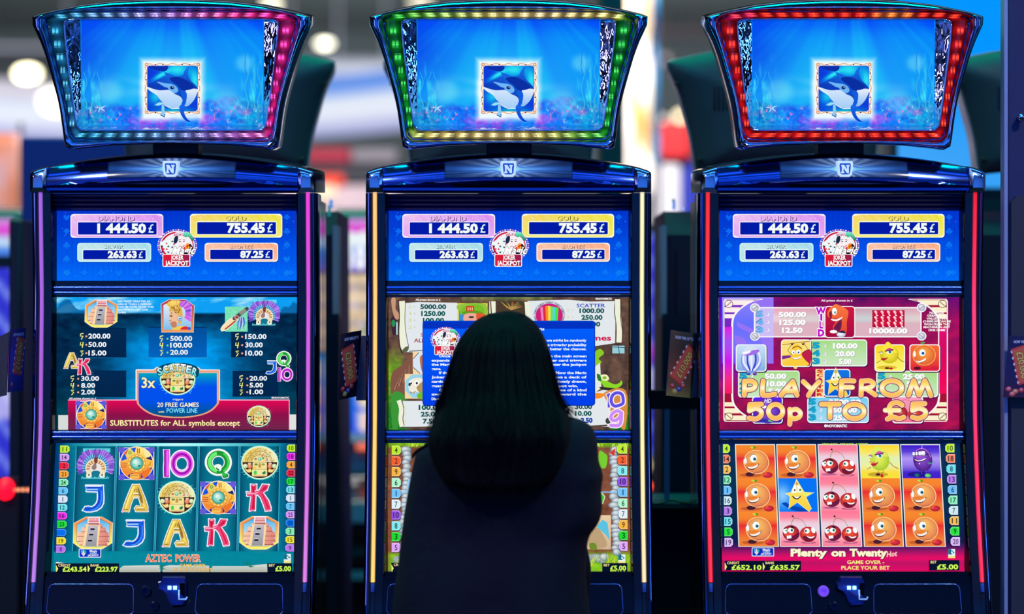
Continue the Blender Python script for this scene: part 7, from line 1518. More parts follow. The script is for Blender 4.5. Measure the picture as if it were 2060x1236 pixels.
for i, px in enumerate((437, 1007, 1578, 2148)):
    X = (px - 1030) / FPX * (D + .99); t = empty('slot_machine', (X, .99, 0), BL[i], 'slot machine', 'slot machines in the back row')
    sh = part('topper_shell', SHELL_ME, M_shell, t); part('shell_edge', EDGE_ME, M_edge, sh)
    for me in VENT_ME: part('vent_slit', me, M_glassblack, sh)
    for me in CLIPS: part('clip', me, M_matt, sh)
    part('topper_post', MB().box(-.06, .06, .0, .08, 1.69, 1.85).mesh('topper_post'), M_back, t)
    c = part('cabinet', CAB_ME, M_back, t); part('lower_cover', LOWBLK, M_back, t)
    for me in TRIM_ME: part('corner_trim', me, mat('trim_grey', rgb(118, 122, 148), .5, .3), c)
    d = part('rear_door', DOOR_ME, M_back, t); part('door_latch', LATCH, M_matt, d)
    for u, v, w_, h_, m in ((273, 411, 8, 10, M_teal2), (268, 425, 7, 13, M_teal), (-265, 414, 7, 10, M_teal2), (-266, 404, 7, 3, M_teal), (-240, 421, 3, 3, M_teal2)):
        v = 618 + (v - 618) / .845 + (0 if True else 0); a = LB(u, v); part('status_lamp', MB().box(a[0] - w_ / 1800., a[0] + w_ / 1800., -.03, -.02, a[2] - h_ / 900., a[2] + h_ / 900.).mesh('status_lamp'), m, c)
# low cabinet closing the gap between the second and third machine
t = empty('base_cabinet', (W(1352, 618, .62).x, .62, 0), 'low dark cabinet closing the gap between the green-lit and red-lit machines', 'cabinet'); ox = t.location.x
def bx(x0, x1, v0, v1, ya, yb): a, b = W(x0, v0, ya), W(x1, v1, ya); return MB().box(a.x - ox, b.x - ox, ya - .62, yb - .62, b.z, a.z)
a, b = W(1290, 1022, .6), W(1412, 1022, .6); MB().box(a.x - ox, b.x - ox, -.02, .28, .0, a.z).build('body', M_back, t, bevel=.004); MB().box(a.x - ox, b.x - ox, -.035, .28, a.z, a.z + .012).build('ledge', mat('ledge_grey', rgb(60, 72, 88), .5), t)
bx(1290, 1412, 786, 824, .60, .66).build('cross_bar', M_back, t); bx(1337, 1347, 824, 1012, .60, .62).build('upright', mat('upright_grey', rgb(120, 128, 165), .4, .5), t)
p = [W(1300, 1012, .58), W(1325, 1014, .57), W(1350, 1007, .58), W(1380, 1013, .58), W(1405, 1010, .6)]
o = MB().tube([Vector(q) for q in catmull([tuple(q) for q in p], 4, False)], .0025, 6).build('cable', M_matt, smooth=True) ; tag(o, 'black cable lying on the ledge between two machines', 'cable')

# ------------------------------------------------------------------ lit things far behind the gaps
M_glow = mat('far_print', (0, 0, 0), .4, attr='Col', es=1.0, sample=False)
def far_machine(px, label, first=None):
    Y = 3.5; X = (px - 1030) / FPX * (D + Y)
    t = empty('slot_machine', (X, Y, 0), label, 'slot machine', 'slot machines across the aisle')
    if first is not None:
        for ch in first.children: share(ch, t)
        return t
    def zz(v): return H - (v - 618) / FPX * (D + Y)
    MB().prism([(.5, 0), (.5, zz(418)), (.02, zz(418)), (.0, zz(440)), (.0, zz(880)), (-.06, zz(960)), (-.22, zz(1000)), (-.22, zz(1060)), (.0, zz(1130)), (.0, 0)], 'x', -.33, .33).build('cabinet', M_black, t, bevel=.01)
    def panel(nm, v0, v1, fn, y=-.012, nx=24, ny=18):
        mb = MB(); V = []; C_ = []
        for j in range(ny):
            for i in range(nx):
                u = -.30 + .60 * i / (nx - 1); q = j / (ny - 1); V.append((u, y, zz(v0 + (v1 - v0) * q))); C_.append([min(1, max(0, float(k))) for k in fn(i / (nx - 1), q)])
        mb.add(V, [[j * nx + i, j * nx + i + 1, (j + 1) * nx + i + 1, (j + 1) * nx + i] for j in range(ny - 1) for i in range(nx - 1)], C_)
        return mb.build(nm, M_glow, t)
    panel('top_sign', 440, 546, lambda x, y: [float(k) for k in ramp(y, [(0, (190, 170, 215)), (.14, (225, 90, 215)), (.30, (215, 60, 200)), (.36, (175, 205, 240)), (.5, (205, 225, 245)), (.58, (60, 130, 225)), (.85, (90, 110, 220)), (1, (150, 110, 220))])])
    rs = np.random.RandomState(3); tint = rs.rand(18, 24)
    def pay(x, y): j, i = int(y * 17), int(x * 23); s = tint[j][i]; return [(.80 + .2 * s) * (.72 if j % 4 == 3 else 1), (.70 + .2 * s) * (.75 if j % 4 == 3 else 1) - (.3 if i % 6 == 0 else 0) * .5, .55 + .25 * s] if not (.12 < x < .42 and .5 < y < .8 and abs(x - .25) < (y - .42) * .35) else [.03, .45, .35]
    panel('paytable_screen', 552, 705, pay)
    panel('reel_screen', 712, 872, lambda x, y: [.05, .30 + .25 * (1 - y), .88] if (int(x * 9) % 2 == 0 or (y * 3) % 1 < .22) else [[.95, .9, .85], [.95, .55, .5], [.9, .8, .4]][int(x * 9 + y * 3) % 3])
    MB().box(-.31, .31, -.03, .0, zz(889), zz(872)).build('silver_ledge', mat('far_silver', rgb(150, 165, 185), .4, .3, emit=rgb(90, 120, 150), es=.5), t)
    MB().box(-.24, .02, -.066, -.03, zz(904), zz(892)).build('red_lamp', mat('far_red', (0, 0, 0), .5, emit=rgb(255, 120, 95), es=1.0, sample=False), t)
    MB().box(-.31, .31, -.232, -.22, zz(1040), zz(1005)).build('button_panel', mat('far_steel', rgb(90, 130, 170), .4, .2), t)
    mb = MB(); mb.lathe([(.030, zz(1095)), (.036, zz(1055)), (.033, zz(1055)), (.028, zz(1092))], 14, (-.135, -.27, 0)); mb.build('lit_cup', mat('far_blue', (0, 0, 0), .4, emit=rgb(20, 120, 255), es=1.3, sample=False), t, 40)
    MB().box(-.31, .31, -.012, .0, zz(1165), zz(1150)).build('teal_strip', mat('far_teal', rgb(40, 110, 130), .4, emit=rgb(15, 70, 85), es=.8), t)
    return t
FM = far_machine(850, 'slot machine across the aisle seen through the gap between the first two machines')
sg = [c for c in FM.children if c.name.startswith('top_sign')][0]
a = Art(sg, lambda x, y, off: ((x - 850) / FPX * (D + 3.5), -.012 - off, H - (y - 618) / FPX * (D + 3.5))); a.mat = M_glow; ARTS.append(a); a.chunk('sign_lettering', 'white lettering'); a.t('S', 674, 694, 539, 40, (1, 1, 1), .06); a.t('10', 699, 738, 539, 40, (1, 1, 1), .06); a.blob([(686, 474), (700, 466), (720, 470), (736, 464), (740, 492), (690, 492)], (.92, .95, .97))
far_machine(-135, 'slot machine across the aisle at the left border', FM)
def light_box(px0, px1, v0, v1, y, label):
    a_, b_ = W(px0, v0, y), W(px1, v1, y); t = empty('light_box', ((a_.x + b_.x) / 2, y, 0), label, 'light box', 'blue striped light boxes'); w_ = (b_.x - a_.x) / 2; n = 44; V = []; C_ = []
    for j in range(n + 1):
        for i in range(n + 1):
            x, q = i / n, j / n; V.append((-w_ + 2 * w_ * x, -.01, a_.z + (b_.z - a_.z) * q)); s = ((x * 2 * w_ * 1.15 + (a_.z + (b_.z - a_.z) * q)) / .11) % 1
            c = mixc(rgb(35, 40, 200), rgb(140, 175, 250), max(0, 1 - abs(s - .5) * 3.6)); c = mixc(c, rgb(70, 60, 210), .3); z = a_.z + (b_.z - a_.z) * q
            if 1.24 < z < 1.30: c = mixc(c, rgb(235, 50, 190), .6)
            if 1.10 < z < 1.22: c = mixc(c, rgb(225, 220, 250), .7)
            C_.append(c)
    mb = MB().add(V, [[j * (n + 1) + i, j * (n + 1) + i + 1, (j + 1) * (n + 1) + i + 1, (j + 1) * (n + 1) + i] for j in range(n) for i in range(n)], C_); mb.build('lit_panel', M_glow, t)
    MB().box(-w_ - .03, w_ + .03, .0, .15, 0, a_.z + .04).build('frame', M_matt, t); return t
light_box(1180, 1480, 470, 1150, 4.2, 'blue striped light box behind the gap left of the red-lit machine')
light_box(-160, 190, 540, 1300, 2.4, 'blue striped light box behind the left machine')
# dark pillar and stand at the left
def simple(name, mb, m, label, cat, bev=.01, group=None): o = mb.build(name, m, bevel=bev); tag(o, label, cat, group); return o
def floor_box(x0, x1, v0, y, dep=.3):
    a_, b_ = W(x0, v0, y), W(x1, v0, y); return MB().box(a_.x, b_.x, y, y + dep, 0, a_.z)
simple('display_stand', floor_box(42, 300, 276, 1.9), mat('stand_navy', rgb(22, 34, 125), .5), 'dark navy stand back left of the first crown', 'stand')
simple('pillar', floor_box(17, 45, 440, 1.3, .2), mat('pillar_dark', rgb(14, 16, 30), .4), 'narrow dark pillar left of the first machine', 'pillar')
simple('pillar', floor_box(1206, 1254, -60, 2.2, .25), mat('pillar_teal', rgb(16, 38, 46), .5), 'tall dark pillar right behind the green-lit topper', 'pillar')
# coloured banners
def banner(px0, px1, v0, v1, y, cols, label, wav=.02):
    t = empty('feather_banner', (W((px0 + px1) / 2, 0, y).x, y, 0), label, 'banner'); ox = t.location.x; nx, ny = 12, 30; V = []; C_ = []; rs = np.random.RandomState(int(px0) % 97)
    NX = noise2(*np.meshgrid(np.linspace(0, 2, nx) + 3, np.linspace(0, 7, ny)), 1.0, int(abs(px0)) % 50, 3)
    for j in range(ny):
        for i in range(nx):
            p = W(px0 + (px1 - px0) * i / (nx - 1), v0 + (v1 - v0) * j / (ny - 1), y); V.append((p.x - ox, wav * math.sin(j * .5 + i * .3), p.z)); C_.append([float(q) for q in ramp(float(np.clip((NX[j, i] - .25) * 2, 0, 1)), cols)])
    F_ = [[j * nx + i, j * nx + i + 1, (j + 1) * nx + i + 1, (j + 1) * nx + i] for j in range(ny - 1) for i in range(nx - 1)]
    o = MB().add(V, F_, C_).build('cloth', PRINT, t, True); s_ = o.modifiers.new('thick', 'SOLIDIFY'); s_.thickness = .004
    xp = W(px1, 0, y).x - ox; MB().tube([(xp, .02, 0), (xp, .02, V[0][2] + .05)], .012, 8).build('pole', M_shade, t, True); MB().lathe([(.2, 0), (.2, .02), (.03, .04)], 16, (xp, .02, 0)).build('foot', M_shade, t); return t
PRINT = bpy.data.materials.new('print'); PRINT.use_nodes = True; nt = PRINT.node_tree; an = nt.nodes.new('ShaderNodeAttribute'); an.attribute_name = 'Col'; nt.links.new(an.outputs['Color'], nt.nodes['Principled BSDF'].inputs['Base Color']); nt.nodes['Principled BSDF'].inputs['Roughness'].default_value = .5
banner(1254, 1312, -60, 395, 7.0, [(0, (255, 175, 90)), (.35, (255, 225, 190)), (.6, (255, 252, 248)), (1, (252, 225, 215))], 'white and orange banner right of the green-lit topper')
banner(1296, 1326, -60, 335, 7.4, [(0, (10, 70, 140)), (.5, (30, 140, 200)), (1, (190, 225, 250))], 'blue and pale cyan banner beside the white and orange one')
banner(-70, 40, 268, 1000, 6.0, [(0, (165, 80, 45)), (.4, (190, 120, 100)), (.7, (150, 135, 170)), (1, (90, 110, 150))], 'orange and lilac banner at the left border')
# promotion stand with red top
t = empty('promotion_stand', (W(1352, 0, 8).x, 8, 0), 'promotion stand with red sign on a white body', 'stand'); ox = t.location.x
def pb(nm, x0, x1, v0, v1, m, ya=0, dep=.5):
    a_, b_ = W(x0, v0, 8), W(x1, v1, 8); MB().box(a_.x - ox, b_.x - ox, ya, ya + dep, b_.z, a_.z).build(nm, m, t, bevel=.03)
pb('red_sign', 1319, 1392, 246, 322, mat('sign_red', rgb(235, 40, 45), .5)); pb('white_body', 1312, 1372, 322, 1170, mat('body_white', rgb(235, 225, 232), .5), .05); pb('blue_side', 1372, 1410, 322, 1170, mat('side_blue', rgb(20, 40, 170), .5), .08)
# booth behind the gap between the first two machines
t = empty('trade_booth', (W(690, 0, 11).x, 11, 0), 'dark trade booth with red fascia and pale pink wall', 'booth'); ox = t.location.x
def tb(nm, x0, x1, v0, v1, m, ya=0, dep=.2):
    a_, b_ = W(x0, v0, 11), W(x1, v1, 11); MB().box(a_.x - ox, b_.x - ox, ya, ya + dep, b_.z, a_.z).build(nm, m, t, bevel=.02)
tb('red_fascia', 560, 705, 298, 328, mat('fascia_red', rgb(190, 20, 60), .5)); tb('dark_fascia', 560, 800, 328, 372, mat('fascia_dark', rgb(45, 40, 55), .5), -.02); tb('grey_fascia', 705, 800, 298, 328, mat('fascia_grey', rgb(150, 140, 150), .5)); tb('orange_sign', 600, 692, 352, 374, mat('sign_orange', rgb(240, 60, 25), .5, emit=rgb(230, 50, 20), es=.6), -.06, .03); tb('pale_wall', 560, 800, 372, 1050, mat('wall_pink', rgb(235, 205, 215), .6), .0)
tb('white_lamp_box', 600, 676, 374, 398, mat('lamp_box', (0, 0, 0), .5, emit=rgb(255, 240, 205), es=1.3, sample=False), -.08, .06)
# small coloured lamps seen low in the gaps
for px, py, y, rx, rz, c, e, lb in ((10, 985, 1.15, .024, .03, rgb(255, 10, 40), 2.2, 'round red lamp at the left border'), (1320, 979, 3.0, .03, .013, rgb(255, 70, 30), 3.0, 'orange-red lamp low in the gap between the last two machines'), (1323, 936, 3.6, .03, .033, rgb(235, 225, 180), 1.0, 'cream round lamp above the orange-red one')):
    p = W(px, py, y); t = empty('signal_lamp', p, lb, 'lamp'); mb = MB(); mb.lathe([(.001, -.02), (rx * .7, -.015), (rx, 0), (rx, .02)], 16, (0, 0, 0), 'y'); mb.v = [(a_, b_, c_ * rz / rx) for a_, b_, c_ in mb.v]
    mb.build('lens', mat('signal_%d' % px, (0, 0, 0), .5, emit=c, es=e, sample=False), t, True); MB().box(-rx * 1.2, rx * 1.2, .02, .06, -p.z, rz).build('stem', M_matt, t)
t = empty('lamp_rail', W(40, 986, 1.16), 'short row of orange lamps beside the round red lamp', 'lamp')
MB().box(-.03, .03, .0, .02, -.006, .006).build('rail', M_matt, t)
for k in range(4): MB().lathe([(.001, -.006), (.005, -.003), (.006, .001)], 10, (-.018 + k * .013, 0, 0), 'y').build('bulb', mat('rail_bulb', (0, 0, 0), .5, emit=rgb(255, 150, 110), es=1.4, sample=False), t, True)

# ------------------------------------------------------------------ leaflets hung beside the machines
M_br = mat('bracket_grey', rgb(70, 66, 84), .5)
def leaflet(q, label, amount, bgc, tick, rot, chips, brk=None):
    P = [W(*p) for p in q]; P[2] = P[1] + P[3] - P[0]; o = MB(); nrm = (P[1] - P[0]).cross(P[3] - P[0]).normalized()
    if nrm.y > 0: nrm = -nrm
    base = P[3]; t = empty('leaflet', base, label, 'leaflet', 'prize leaflets')
    vs = [p - base for p in P] + [p - base - nrm * .0015 for p in P]; o.add(vs, [(0, 1, 2, 3), (7, 6, 5, 4), (0, 4, 5, 1), (1, 5, 6, 2), (2, 6, 7, 3), (3, 7, 4, 0)])
    card = o.build('card', mat('card_navy', rgb(10, 12, 32), .3), t)
    def proj(x, y, off):
        p = P[0] * ((1 - x) * (1 - y)) + P[1] * (x * (1 - y)) + P[2] * (x * y) + P[3] * ((1 - x) * y) - base + nrm * off; return tuple(p)
    a = Art(card, proj); a.mat = PRINT; ARTS.append(a); a.at(0, 0, .01, .01); a.chunk('leaflet_print')
    a.grid(0, 0, 100, 100, 6, 10, lambda X, Y: ramp(np.clip(Y / 100 + 0 * X, 0, 1), bgc)); a.t('NOW WIN UP TO', 18, 88, 12, 4.5, (.9, .92, 1), .03)
    cx, cy, w_, h_ = tick; c, s = math.cos(math.radians(rot)), math.sin(math.radians(rot)); asp = .5
    def R(x, y): return (cx + (x * c - y * s), cy + (x * s + y * c) * asp)
    a.poly([R(-w_, -h_), R(w_, -h_), R(w_, h_), R(-w_, h_)], rgb(235, 60, 60)); a.poly([R(-w_ + 5, -h_ + 5), R(w_ - 5, -h_ + 5), R(w_ - 5, h_ - 5), R(-w_ + 5, h_ - 5)], rgb(235, 105, 70))
    for k in range(6):
        for sy in (-1, 1): x = -w_ + 10 + k * (2 * w_ - 20) / 5; a.poly([R(x - 4, sy * h_ - 3), R(x + 4, sy * h_ - 3), R(x + 4, sy * h_ + 3), R(x - 4, sy * h_ + 3)], rgb(240, 225, 225))
    T0 = a.T; a.T = lambda x, y: (lambda X, Y: (X * .01, Y * .01))(cx + (np.asarray(x) * c - np.asarray(y) * s), cy + (np.asarray(x) * s + np.asarray(y) * c) * asp)
    a.t(amount, -w_ * .72, w_ * .72, h_ * .42, h_ * .8, rgb(250, 215, 110), .02, out=rgb(110, 40, 20), ow=.04); a.T = T0
    for x, y, col in chips: a.ell(x, y, 11, 4, col, 14); a.ell(x, y - 1, 6, 2.2, mixc(col, WH, .5), 12)
    if brk: bq = [W(*p) - base for p in brk]; MB().add(bq + [p + Vector((0, .01, 0)) for p in bq], [(0, 1, 2, 3), (7, 6, 5, 4), (0, 4, 5, 1), (1, 5, 6, 2), (2, 6, 7, 3), (3, 7, 4, 0)]).build('bracket', M_br, t)
    return t
nv = [(0, (10, 12, 40)), (.6, (16, 20, 60)), (1, (5, 6, 20))]; gold_refl = [(0, (80, 78, 60)), (.25, (70, 60, 50)), (.55, (120, 70, 50)), (.8, (110, 90, 60)), (1, (150, 135, 70))]  # second ramp: gold-brown reflection painted into the leaflet ground
ch = [(20, 84, rgb(190, 40, 50)), (45, 88, rgb(60, 60, 150)), (30, 92, rgb(200, 170, 70)), (60, 82, rgb(205, 60, 60))]
leaflet([(686, 672, -.03), (727, 665, .06), (713, 799, .06), (680, 806, -.03)], 'dark prize leaflet reading 20,000 hung left of the middle machine', '\u00a320,000', nv, (48, 50, 60, 30), 76, ch, [(727, 676, .05), (739, 676, .05), (738, 806, .05), (716, 806, .05)])
leaflet([(1350, 664, -.04), (1402, 672, .05), (1399, 803, .05), (1340, 796, -.04)], 'gold-brown prize leaflet reading 10,000 hung left of the fruit machine', '\u00a310,000', gold_refl, (60, 50, 60, 26), -60, ch, [(1395, 668, .055), (1401.5, 668, .055), (1401.5, 800, .055), (1393, 800, .055)])
leaflet([(22, 662, -.05), (52, 660, .04), (44, 794, .04), (16, 790, -.05)], 'blue-lit prize leaflet hung left of the cyan-lit machine', '\u00a310,000', [(0, (40, 30, 110)), (.5, (30, 60, 190)), (1, (15, 40, 130))], (62, 44, 60, 28), -80, [(20, 88, rgb(120, 60, 90))], [(-6, 680, -.02), (18, 668, -.06), (12, 796, -.06), (-6, 800, -.02)])
leaflet([(2030, 676, -.085), (2088, 676, -.085), (2080, 802, -.085), (2018, 800, -.085)], 'prize leaflet reading 20,000 hung on the dark partition board', '\u00a320,000', [(0, (20, 22, 80)), (.6, (24, 24, 90)), (1, (60, 20, 60))], (55, 47, 62, 26), 72, [(16, 86, rgb(225, 70, 90)), (40, 90, rgb(230, 120, 60)), (60, 88, rgb(200, 40, 60)), (30, 94, rgb(240, 90, 90))])
# ------------------------------------------------------------------ the woman on her stool
YW = -.36
def WP(px, py, y=YW): return W(px, py, y)
M_skin = mat('skin', rgb(176, 128, 108), .5, bump=.05, bscale=180); M_hair = mat('hair_black', rgb(8, 8, 14), .6, bump=.45, bscale=30, bstretch=(9, 9, .35), spec=.06)
M_coat = mat('coat_black', rgb(14, 15, 32), .85, bump=.25, bscale=55, spec=.2); M_jeans = mat('jeans_black', rgb(16, 17, 26), .85, bump=.2, bscale=300); M_shoe = mat('shoe_black', rgb(14, 14, 16), .4)
woman = empty('person', (0.0, -.46, .62), 'woman with long dark hair and dark coat seated before the middle machine, seen from behind', 'person')
wo = Vector(woman.location)
def capsule(mb, pts, rad, n=12, sq=1.0):
    """tapered limb through pts with round ends"""
    pts = [Vector(p) for p in pts]; P, R = [], []
    d0 = (pts[1] - pts[0]).normalized(); d1 = (pts[-1] - pts[-2]).normalized()
    for k in range(4): q = math.cos(PI / 2 * k / 4) ; P.append(pts[0] - d0 * rad[0] * q); R.append(rad[0] * math.sin(PI / 2 * (k + .35) / 4.35))
    for p, r in zip(pts, rad): P.append(p); R.append(r)
    for k in range(1, 4): q = math.sin(PI / 2 * k / 3.6); P.append(pts[-1] + d1 * rad[-1] * q); R.append(rad[-1] * math.cos(PI / 2 * k / 3.6))
    mb.tube(P, R, n)
def ellipsoid(mb, c, r, n=14, m=10):
    mb.loft([[(c[0] + r[0] * math.sin(PI * (j + .03) / (m + .06)) * math.cos(2 * PI * k / n), c[1] + r[1] * math.sin(PI * (j + .03) / (m + .06)) * math.sin(2 * PI * k / n), c[2] + r[2] * math.cos(PI * (j + .03) / (m + .06))) for k in range(n)] for j in range(m + 1)])
def body(mb, name, m, vox, smooth, lab=None):
    mb.v = [tuple(Vector(p) - wo) for p in mb.v]
    o = mb.build(name, m, woman); r = o.modifiers.new('remesh', 'REMESH'); r.mode = 'VOXEL'; r.voxel_size = vox; r.use_smooth_shade = True
    if smooth: s_ = o.modifiers.new('smooth', 'SMOOTH'); s_.factor = .5; s_.iterations = smooth
    if lab: o['label'] = lab
    return o
# skeleton points (metres)
HC = Vector((-.005, -.33, 1.325)); SHR, SHL = Vector((.118, -.40, 1.145)), Vector((-.125, -.40, 1.115)); ELR, ELL = Vector((.110, -.40, .98)), Vector((-.150, -.43, .90)); WRR, WRL = Vector((.12, -.255, .81)), Vector((-.13, -.27, .80))
mb = MB()
capsule(mb, [(0, -.46, .66), (0, -.455, .80), (0, -.43, .95), (0, -.41, 1.08), (0, -.395, 1.15)], [.130, .112, .105, .120, .085]); capsule(mb, [(0, -.395, 1.13), (-.002, -.37, 1.19), (-.004, -.35, 1.26)], [.058, .05, .05]); capsule(mb, [SHL, (0, -.395, 1.16), SHR], [.052, .06, .052])
ellipsoid(mb, HC, (.074, .094, .112)); ellipsoid(mb, HC + Vector((0, .03, -.05)), (.055, .062, .068)); ellipsoid(mb, HC + Vector((0, .092, -.015)), (.012, .018, .018)); ellipsoid(mb, HC + Vector((0, .085, -.058)), (.022, .012, .009))
for s in (-1, 1): ellipsoid(mb, HC + Vector((s * .076, -.005, -.012)), (.010, .018, .030)); ellipsoid(mb, HC + Vector((s * .03, .078, .035)), (.02, .016, .008))
for S, E_, Wr in ((SHR, ELR, WRR), (SHL, ELL, WRL)):
    capsule(mb, [S, (S + E_) / 2, E_], [.047, .042, .036]); capsule(mb, [E_, (E_ * .6 + Wr * .4), Wr], [.036, .034, .024])
for s, Wr in ((1, WRR), (-1, WRL)):                     # hands resting on the button deck: palm, four fingers, thumb
    d = Vector((-.10 * s, .75, -.42)).normalized(); side = Vector((s, .12, .0)).normalized(); pc = Wr + d * .045
    capsule(mb, [Wr, pc + d * .01 - side * .012], [.022, .021]); capsule(mb, [pc - side * .02, pc + d * .03 - side * .022], [.017, .015]); capsule(mb, [pc + side * .018, pc + d * .03 + side * .02], [.017, .014]); capsule(mb, [pc - side * .02 + d * .025, pc + side * .02 + d * .025], [.014, .014])
    for k, (o_, l_) in enumerate(((-.030, .066), (-.010, .076), (.011, .070), (.031, .054))):
        a_ = pc + d * .035 + side * o_; f1 = a_ + (d + Vector((0, 0, .12))) * l_ * .45; f2 = f1 + (d + Vector((0, 0, -.15))) * l_ * .32; f3 = f2 + (d + Vector((0, 0, -.45))) * l_ * .26
        capsule(mb, [a_, f1, f2, f3], [.0088, .0082, .0076, .0068], 8)
    th = pc - side * .026 - d * .012; capsule(mb, [th, th - side * .022 + d * .022, th - side * .030 + d * .048], [.012, .010, .0085], 8)
KN = [Vector((.125, -.15, .555)), Vector((-.125, -.15, .555))]; AN = [Vector((.12, -.24, .235)), Vector((-.12, -.24, .235))]
for s, k, an in ((1, KN[0], AN[0]), (-1, KN[1], AN[1])):
    hp = Vector((s * .085, -.44, .675)); capsule(mb, [hp, (hp + k) / 2, k], [.082, .070, .054]); capsule(mb, [k, k * .6 + an * .4 + Vector((0, -.015, 0)), an], [.052, .048, .034]); capsule(mb, [an + Vector((0, -.03, -.035)), an + Vector((0, .12, -.05))], [.032, .026])
body(mb, 'body', M_skin, .0042, 2)
mb = MB()
for s in (-1, 1): c = HC + Vector((s * .030, .083, .012)) - wo; ellipsoid(mb, c, (.013, .010, .009), 12, 8)
mb.build('eyes', mat('eye_white', rgb(235, 235, 235), .2), woman, True)
mb = MB(); c = HC + Vector((0, .094, -.058)) - wo; ellipsoid(mb, c, (.021, .006, .006), 12, 8); mb.build('lips', mat('lips', rgb(150, 70, 70), .4), woman, True)
# coat: one loft through the outline of back and upper arms, plus forearm sleeves
SIL = [(812, 995, 1062), (822, 972, 1085), (832, 945, 1118), (840, 925, 1150), (846, 910, 1173), (855, 895, 1187), (866, 880, 1195), (885, 862, 1202), (900, 848, 1203), (914, 836, 1203), (930, 832, 1205), (945, 829, 1211), (958, 826, 1215), (970, 824, 1212), (985, 821, 1209), (1010, 817, 1212), (1030, 813, 1211), (1048, 811, 1207), (1062, 809, 1198), (1075, 807, 1186), (1095, 805, 1182), (1135, 801, 1179), (1165, 796, 1179), (1200, 792, 1183), (1240, 789, 1188), (1300, 786, 1196), (1370, 790, 1200)]
mb = MB(); rings = []
for v, l, r in SIL:
    y0 = -.40 - .035 * min(1, max(0, (v - 850) / 300)); cx = (l + r) / 2; hw = (r - l) / 2 / FPX * (D + y0); t_ = min(1, (v - 805) / 120); hd = .055 + .085 * t_ ** .6 + .045 * min(1, max(0, (v - 1080) / 160)); p = WP(cx, v, y0); ring = []
    for k in range(40):
        a_ = 2 * PI * k / 40; ca, sa = math.cos(a_), math.sin(a_); e = .72
        f_ = 1 + .012 * math.sin(a_ * 9 + v * .02) * t_ * abs(sa)
        ring.append((p.x + hw * math.copysign(abs(ca) ** e, ca) * 1.0, p.y + hd * math.copysign(abs(sa) ** .85, sa) * f_, p.z))
    rings.append(ring)
mb.loft(rings); 
for E_, Wr in ((ELR, WRR), (ELL, WRL)): capsule(mb, [E_ + Vector((-.02 * math.copysign(1, E_.x), .03, 0)), E_ * .5 + Wr * .5, Wr + Vector((0, -.01, .005))], [.060, .054, .044])
body(mb, 'coat', M_coat, .009, 3)
mb = MB()
for s, k, an in ((1, KN[0], AN[0]), (-1, KN[1], AN[1])):
    hp = Vector((s * .085, -.44, .675)); capsule(mb, [hp, (hp + k) / 2, k], [.09, .078, .060]); capsule(mb, [k, k * .6 + an * .4 + Vector((0, -.015, 0)), an + Vector((0, 0, .03))], [.059, .055, .045])
capsule(mb, [(0, -.46, .672), (0, -.46, .72), (0, -.455, .82)], [.150, .148, .130]); body(mb, 'trousers', M_jeans, .009, 2)
for k, an in enumerate(AN):
    mb = MB(); capsule(mb, [an + Vector((0, -.035, -.035)), an + Vector((0, .05, -.05)), an + Vector((0, .135, -.055))], [.040, .037, .030]); body(mb, 'shoe', M_shoe, .006, 2)
# hair: full volume falling over the shoulders
HS = [(626, 1016, 1028), (628, 1002, 1043), (632, 983, 1054), (640, 963, 1067), (652, 948, 1079), (667, 935, 1089), (690, 918, 1099), (717, 908, 1108), (745, 901, 1114), (781, 893, 1122), (807, 887, 1131), (832, 880, 1141), (859, 870, 1146), (885, 864, 1143), (915, 868, 1136), (945, 880, 1124), (968, 893, 1110), (985, 910, 1092)]
mb = MB(); rings = []; rs = random.Random(5)
for j, (v, l, r) in enumerate(HS):
    y0 = -.335 - .075 * min(1, max(0, (v - 700) / 150)); cx = (l + r) / 2; hw = (r - l) / 2 / FPX * (D + y0); k_ = min(1, (v - 627) / 75); hd = .125 * math.sqrt(max(.02, k_)) if v < 790 else .125 - .055 * min(1, (v - 790) / 120); p = WP(cx, v, y0 - float(np.interp(v, [780, 830, 880, 985], [0, .05, .112, .140]))); ring = []
    for k in range(72):
        a_ = 2 * PI * k / 72; f_ = 1 + (.010 * math.sin(a_ * 17 + j * .12) + .008 * math.sin(a_ * 29 + 2 - j * .2) + .012 * math.sin(a_ * 7 + j * .3)) * min(1, k_ * 1.2)
        yy = hd * math.sin(a_)
        if yy > 0 and v > 660: yy *= .55                      # open at the face
        ring.append(tuple(Vector((p.x + hw * math.cos(a_) * f_, p.y + yy * f_, p.z)) - wo))
    rings.append(ring)
mb.loft(rings); hair = mb.build('hair', M_hair, woman, True)
ss = hair.modifiers.new('sub', 'SUBSURF'); ss.levels = 1; ss.render_levels = 1
mb = MB()
def edge_x(v, side): return float(np.interp(v, [q[0] for q in HS], [q[1 + side] for q in HS]))
def strand(pts, r0=.0011): mb.tube([Vector(p) - wo for p in catmull([tuple(p) for p in pts], 4, False)], [r0 * (1 - .75 * k / (4 * (len(pts) - 1))) for k in range(4 * (len(pts) - 1) + 1)], 4, False)
for k in range(170):
    side = k % 2; sg_ = -1 if side == 0 else 1; v0 = rs.uniform(700, 830); ln = rs.uniform(60, 130); inn = rs.uniform(0, 10); fl = max(0, rs.gauss(6, 8)); y = -.40 - rs.uniform(-.03, .08); pts = []
    for q in range(5):
        t_ = q / 4; v = v0 + ln * t_; x = edge_x(min(v, 850), side) - sg_ * inn * (1 - t_) + sg_ * (fl * t_ ** 2 + rs.uniform(-1, 1)); pts.append(WP(x, v, y))
    strand(pts, .0009)
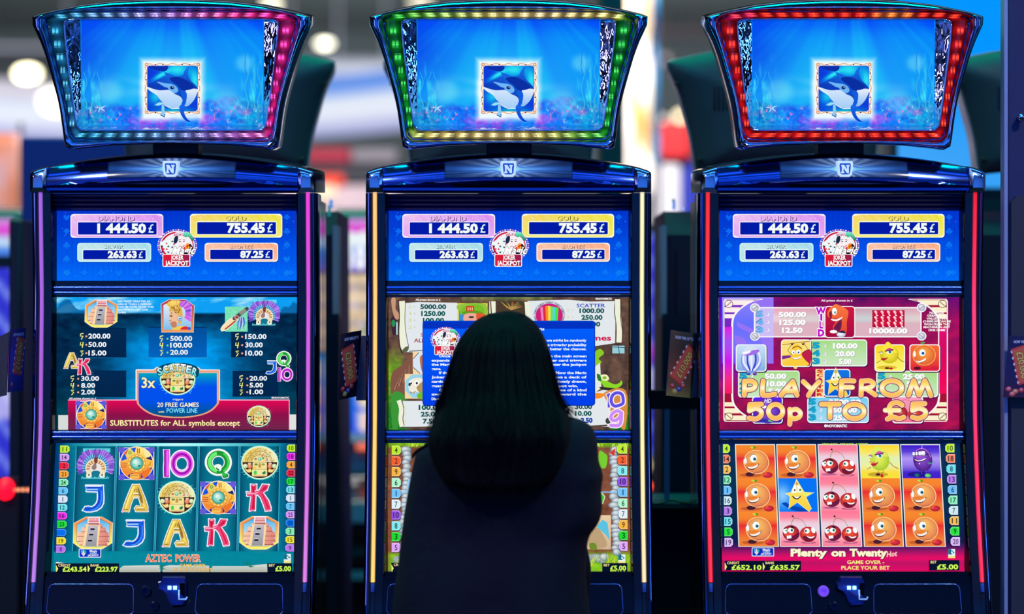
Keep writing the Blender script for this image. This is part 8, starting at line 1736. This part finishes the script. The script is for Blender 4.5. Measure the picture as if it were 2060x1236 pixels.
for k in range(60):                                          # loose ends over the right shoulder
    v0 = rs.uniform(770, 820); x0 = edge_x(v0, 1) - 3; x1 = rs.uniform(1130, 1166); v1 = rs.uniform(822, 846) + (1166 - x1) * .25; y = -.40 - rs.uniform(0, .06)
    strand([WP(x0, v0, y), WP(x0 + (x1 - x0) * .35, v0 + (v1 - v0) * .45, y), WP(x1, v1, y)], .0009)
for k in range(60):                                          # ragged ends over the left shoulder
    x0 = rs.uniform(878, 896); v0 = rs.uniform(790, 830); x1 = rs.uniform(852, 880); v1 = rs.uniform(860, 900); y = -.42 - rs.uniform(0, .05)
    strand([WP(x0, v0, y), WP(x0 + (x1 - x0) * .35, v0 + (v1 - v0) * .5, y), WP(x1, v1, y)], .0010)
for k in range(7): strand([WP(880, 880, -.5), WP(862, 893 + k * .5, -.5), WP(842, 903 + k, -.5), WP(829, 916 + k * 1.3, -.5), WP(827, 930 - k, -.5)], .0022)
for k in range(230):                                         # strands over the back of the head
    u = rs.uniform(-.9, .9); pts = []
    for q in range(7):
        v = 634 + (rs.uniform(935, 1012) - 634) * q / 6; l, r = edge_x(v, 0), edge_x(v, 1); y0 = -.335 - .075 * min(1, max(0, (v - 700) / 150)); k_ = min(1, (v - 627) / 75); hd = .125 * math.sqrt(max(.02, k_)) if v < 790 else .125 - .055 * min(1, (v - 790) / 120); yc = y0 - float(np.interp(v, [780, 830, 880, 985], [0, .05, .112, .140]))
        pts.append(WP((l + r) / 2 + (r - l) / 2 * u, v, yc - hd * math.sqrt(1 - u * u) * 1.02))
    strand(pts, .0016)
hs = mb.build('hair_strands', M_hair, woman, True); hs['kind'] = 'stuff'
# bar stool
st = empty('bar_stool', (0, -.47, 0), 'dark bar stool under the seated woman', 'stool')
MB().lathe([(.02, .49), (.17, .49), (.185, .502), (.185, .525), (.17, .538), (.01, .541)], 28).build('seat', M_coat, st, 40)
MB().lathe([(.022, .02), (.022, .492)], 16).build('column', M_chrome, st, 40); MB().lathe([(.21, 0), (.21, .012), (.05, .03), (.022, .035)], 32).build('base', M_chrome, st, 40)
MB().tube([(.16 * math.cos(t_), .16 * math.sin(t_), .20) for t_ in [2 * PI * k / 28 for k in range(29)]], .010, 8, False).build('footrest', M_chrome, st, True)
finish_art(M_art)
for o in [c for c in SCREENS[1]['top'].children]:
    for i in (0, 2): part(o.name.split('.')[0], o.data, M_art, SCREENS[i]['top'])
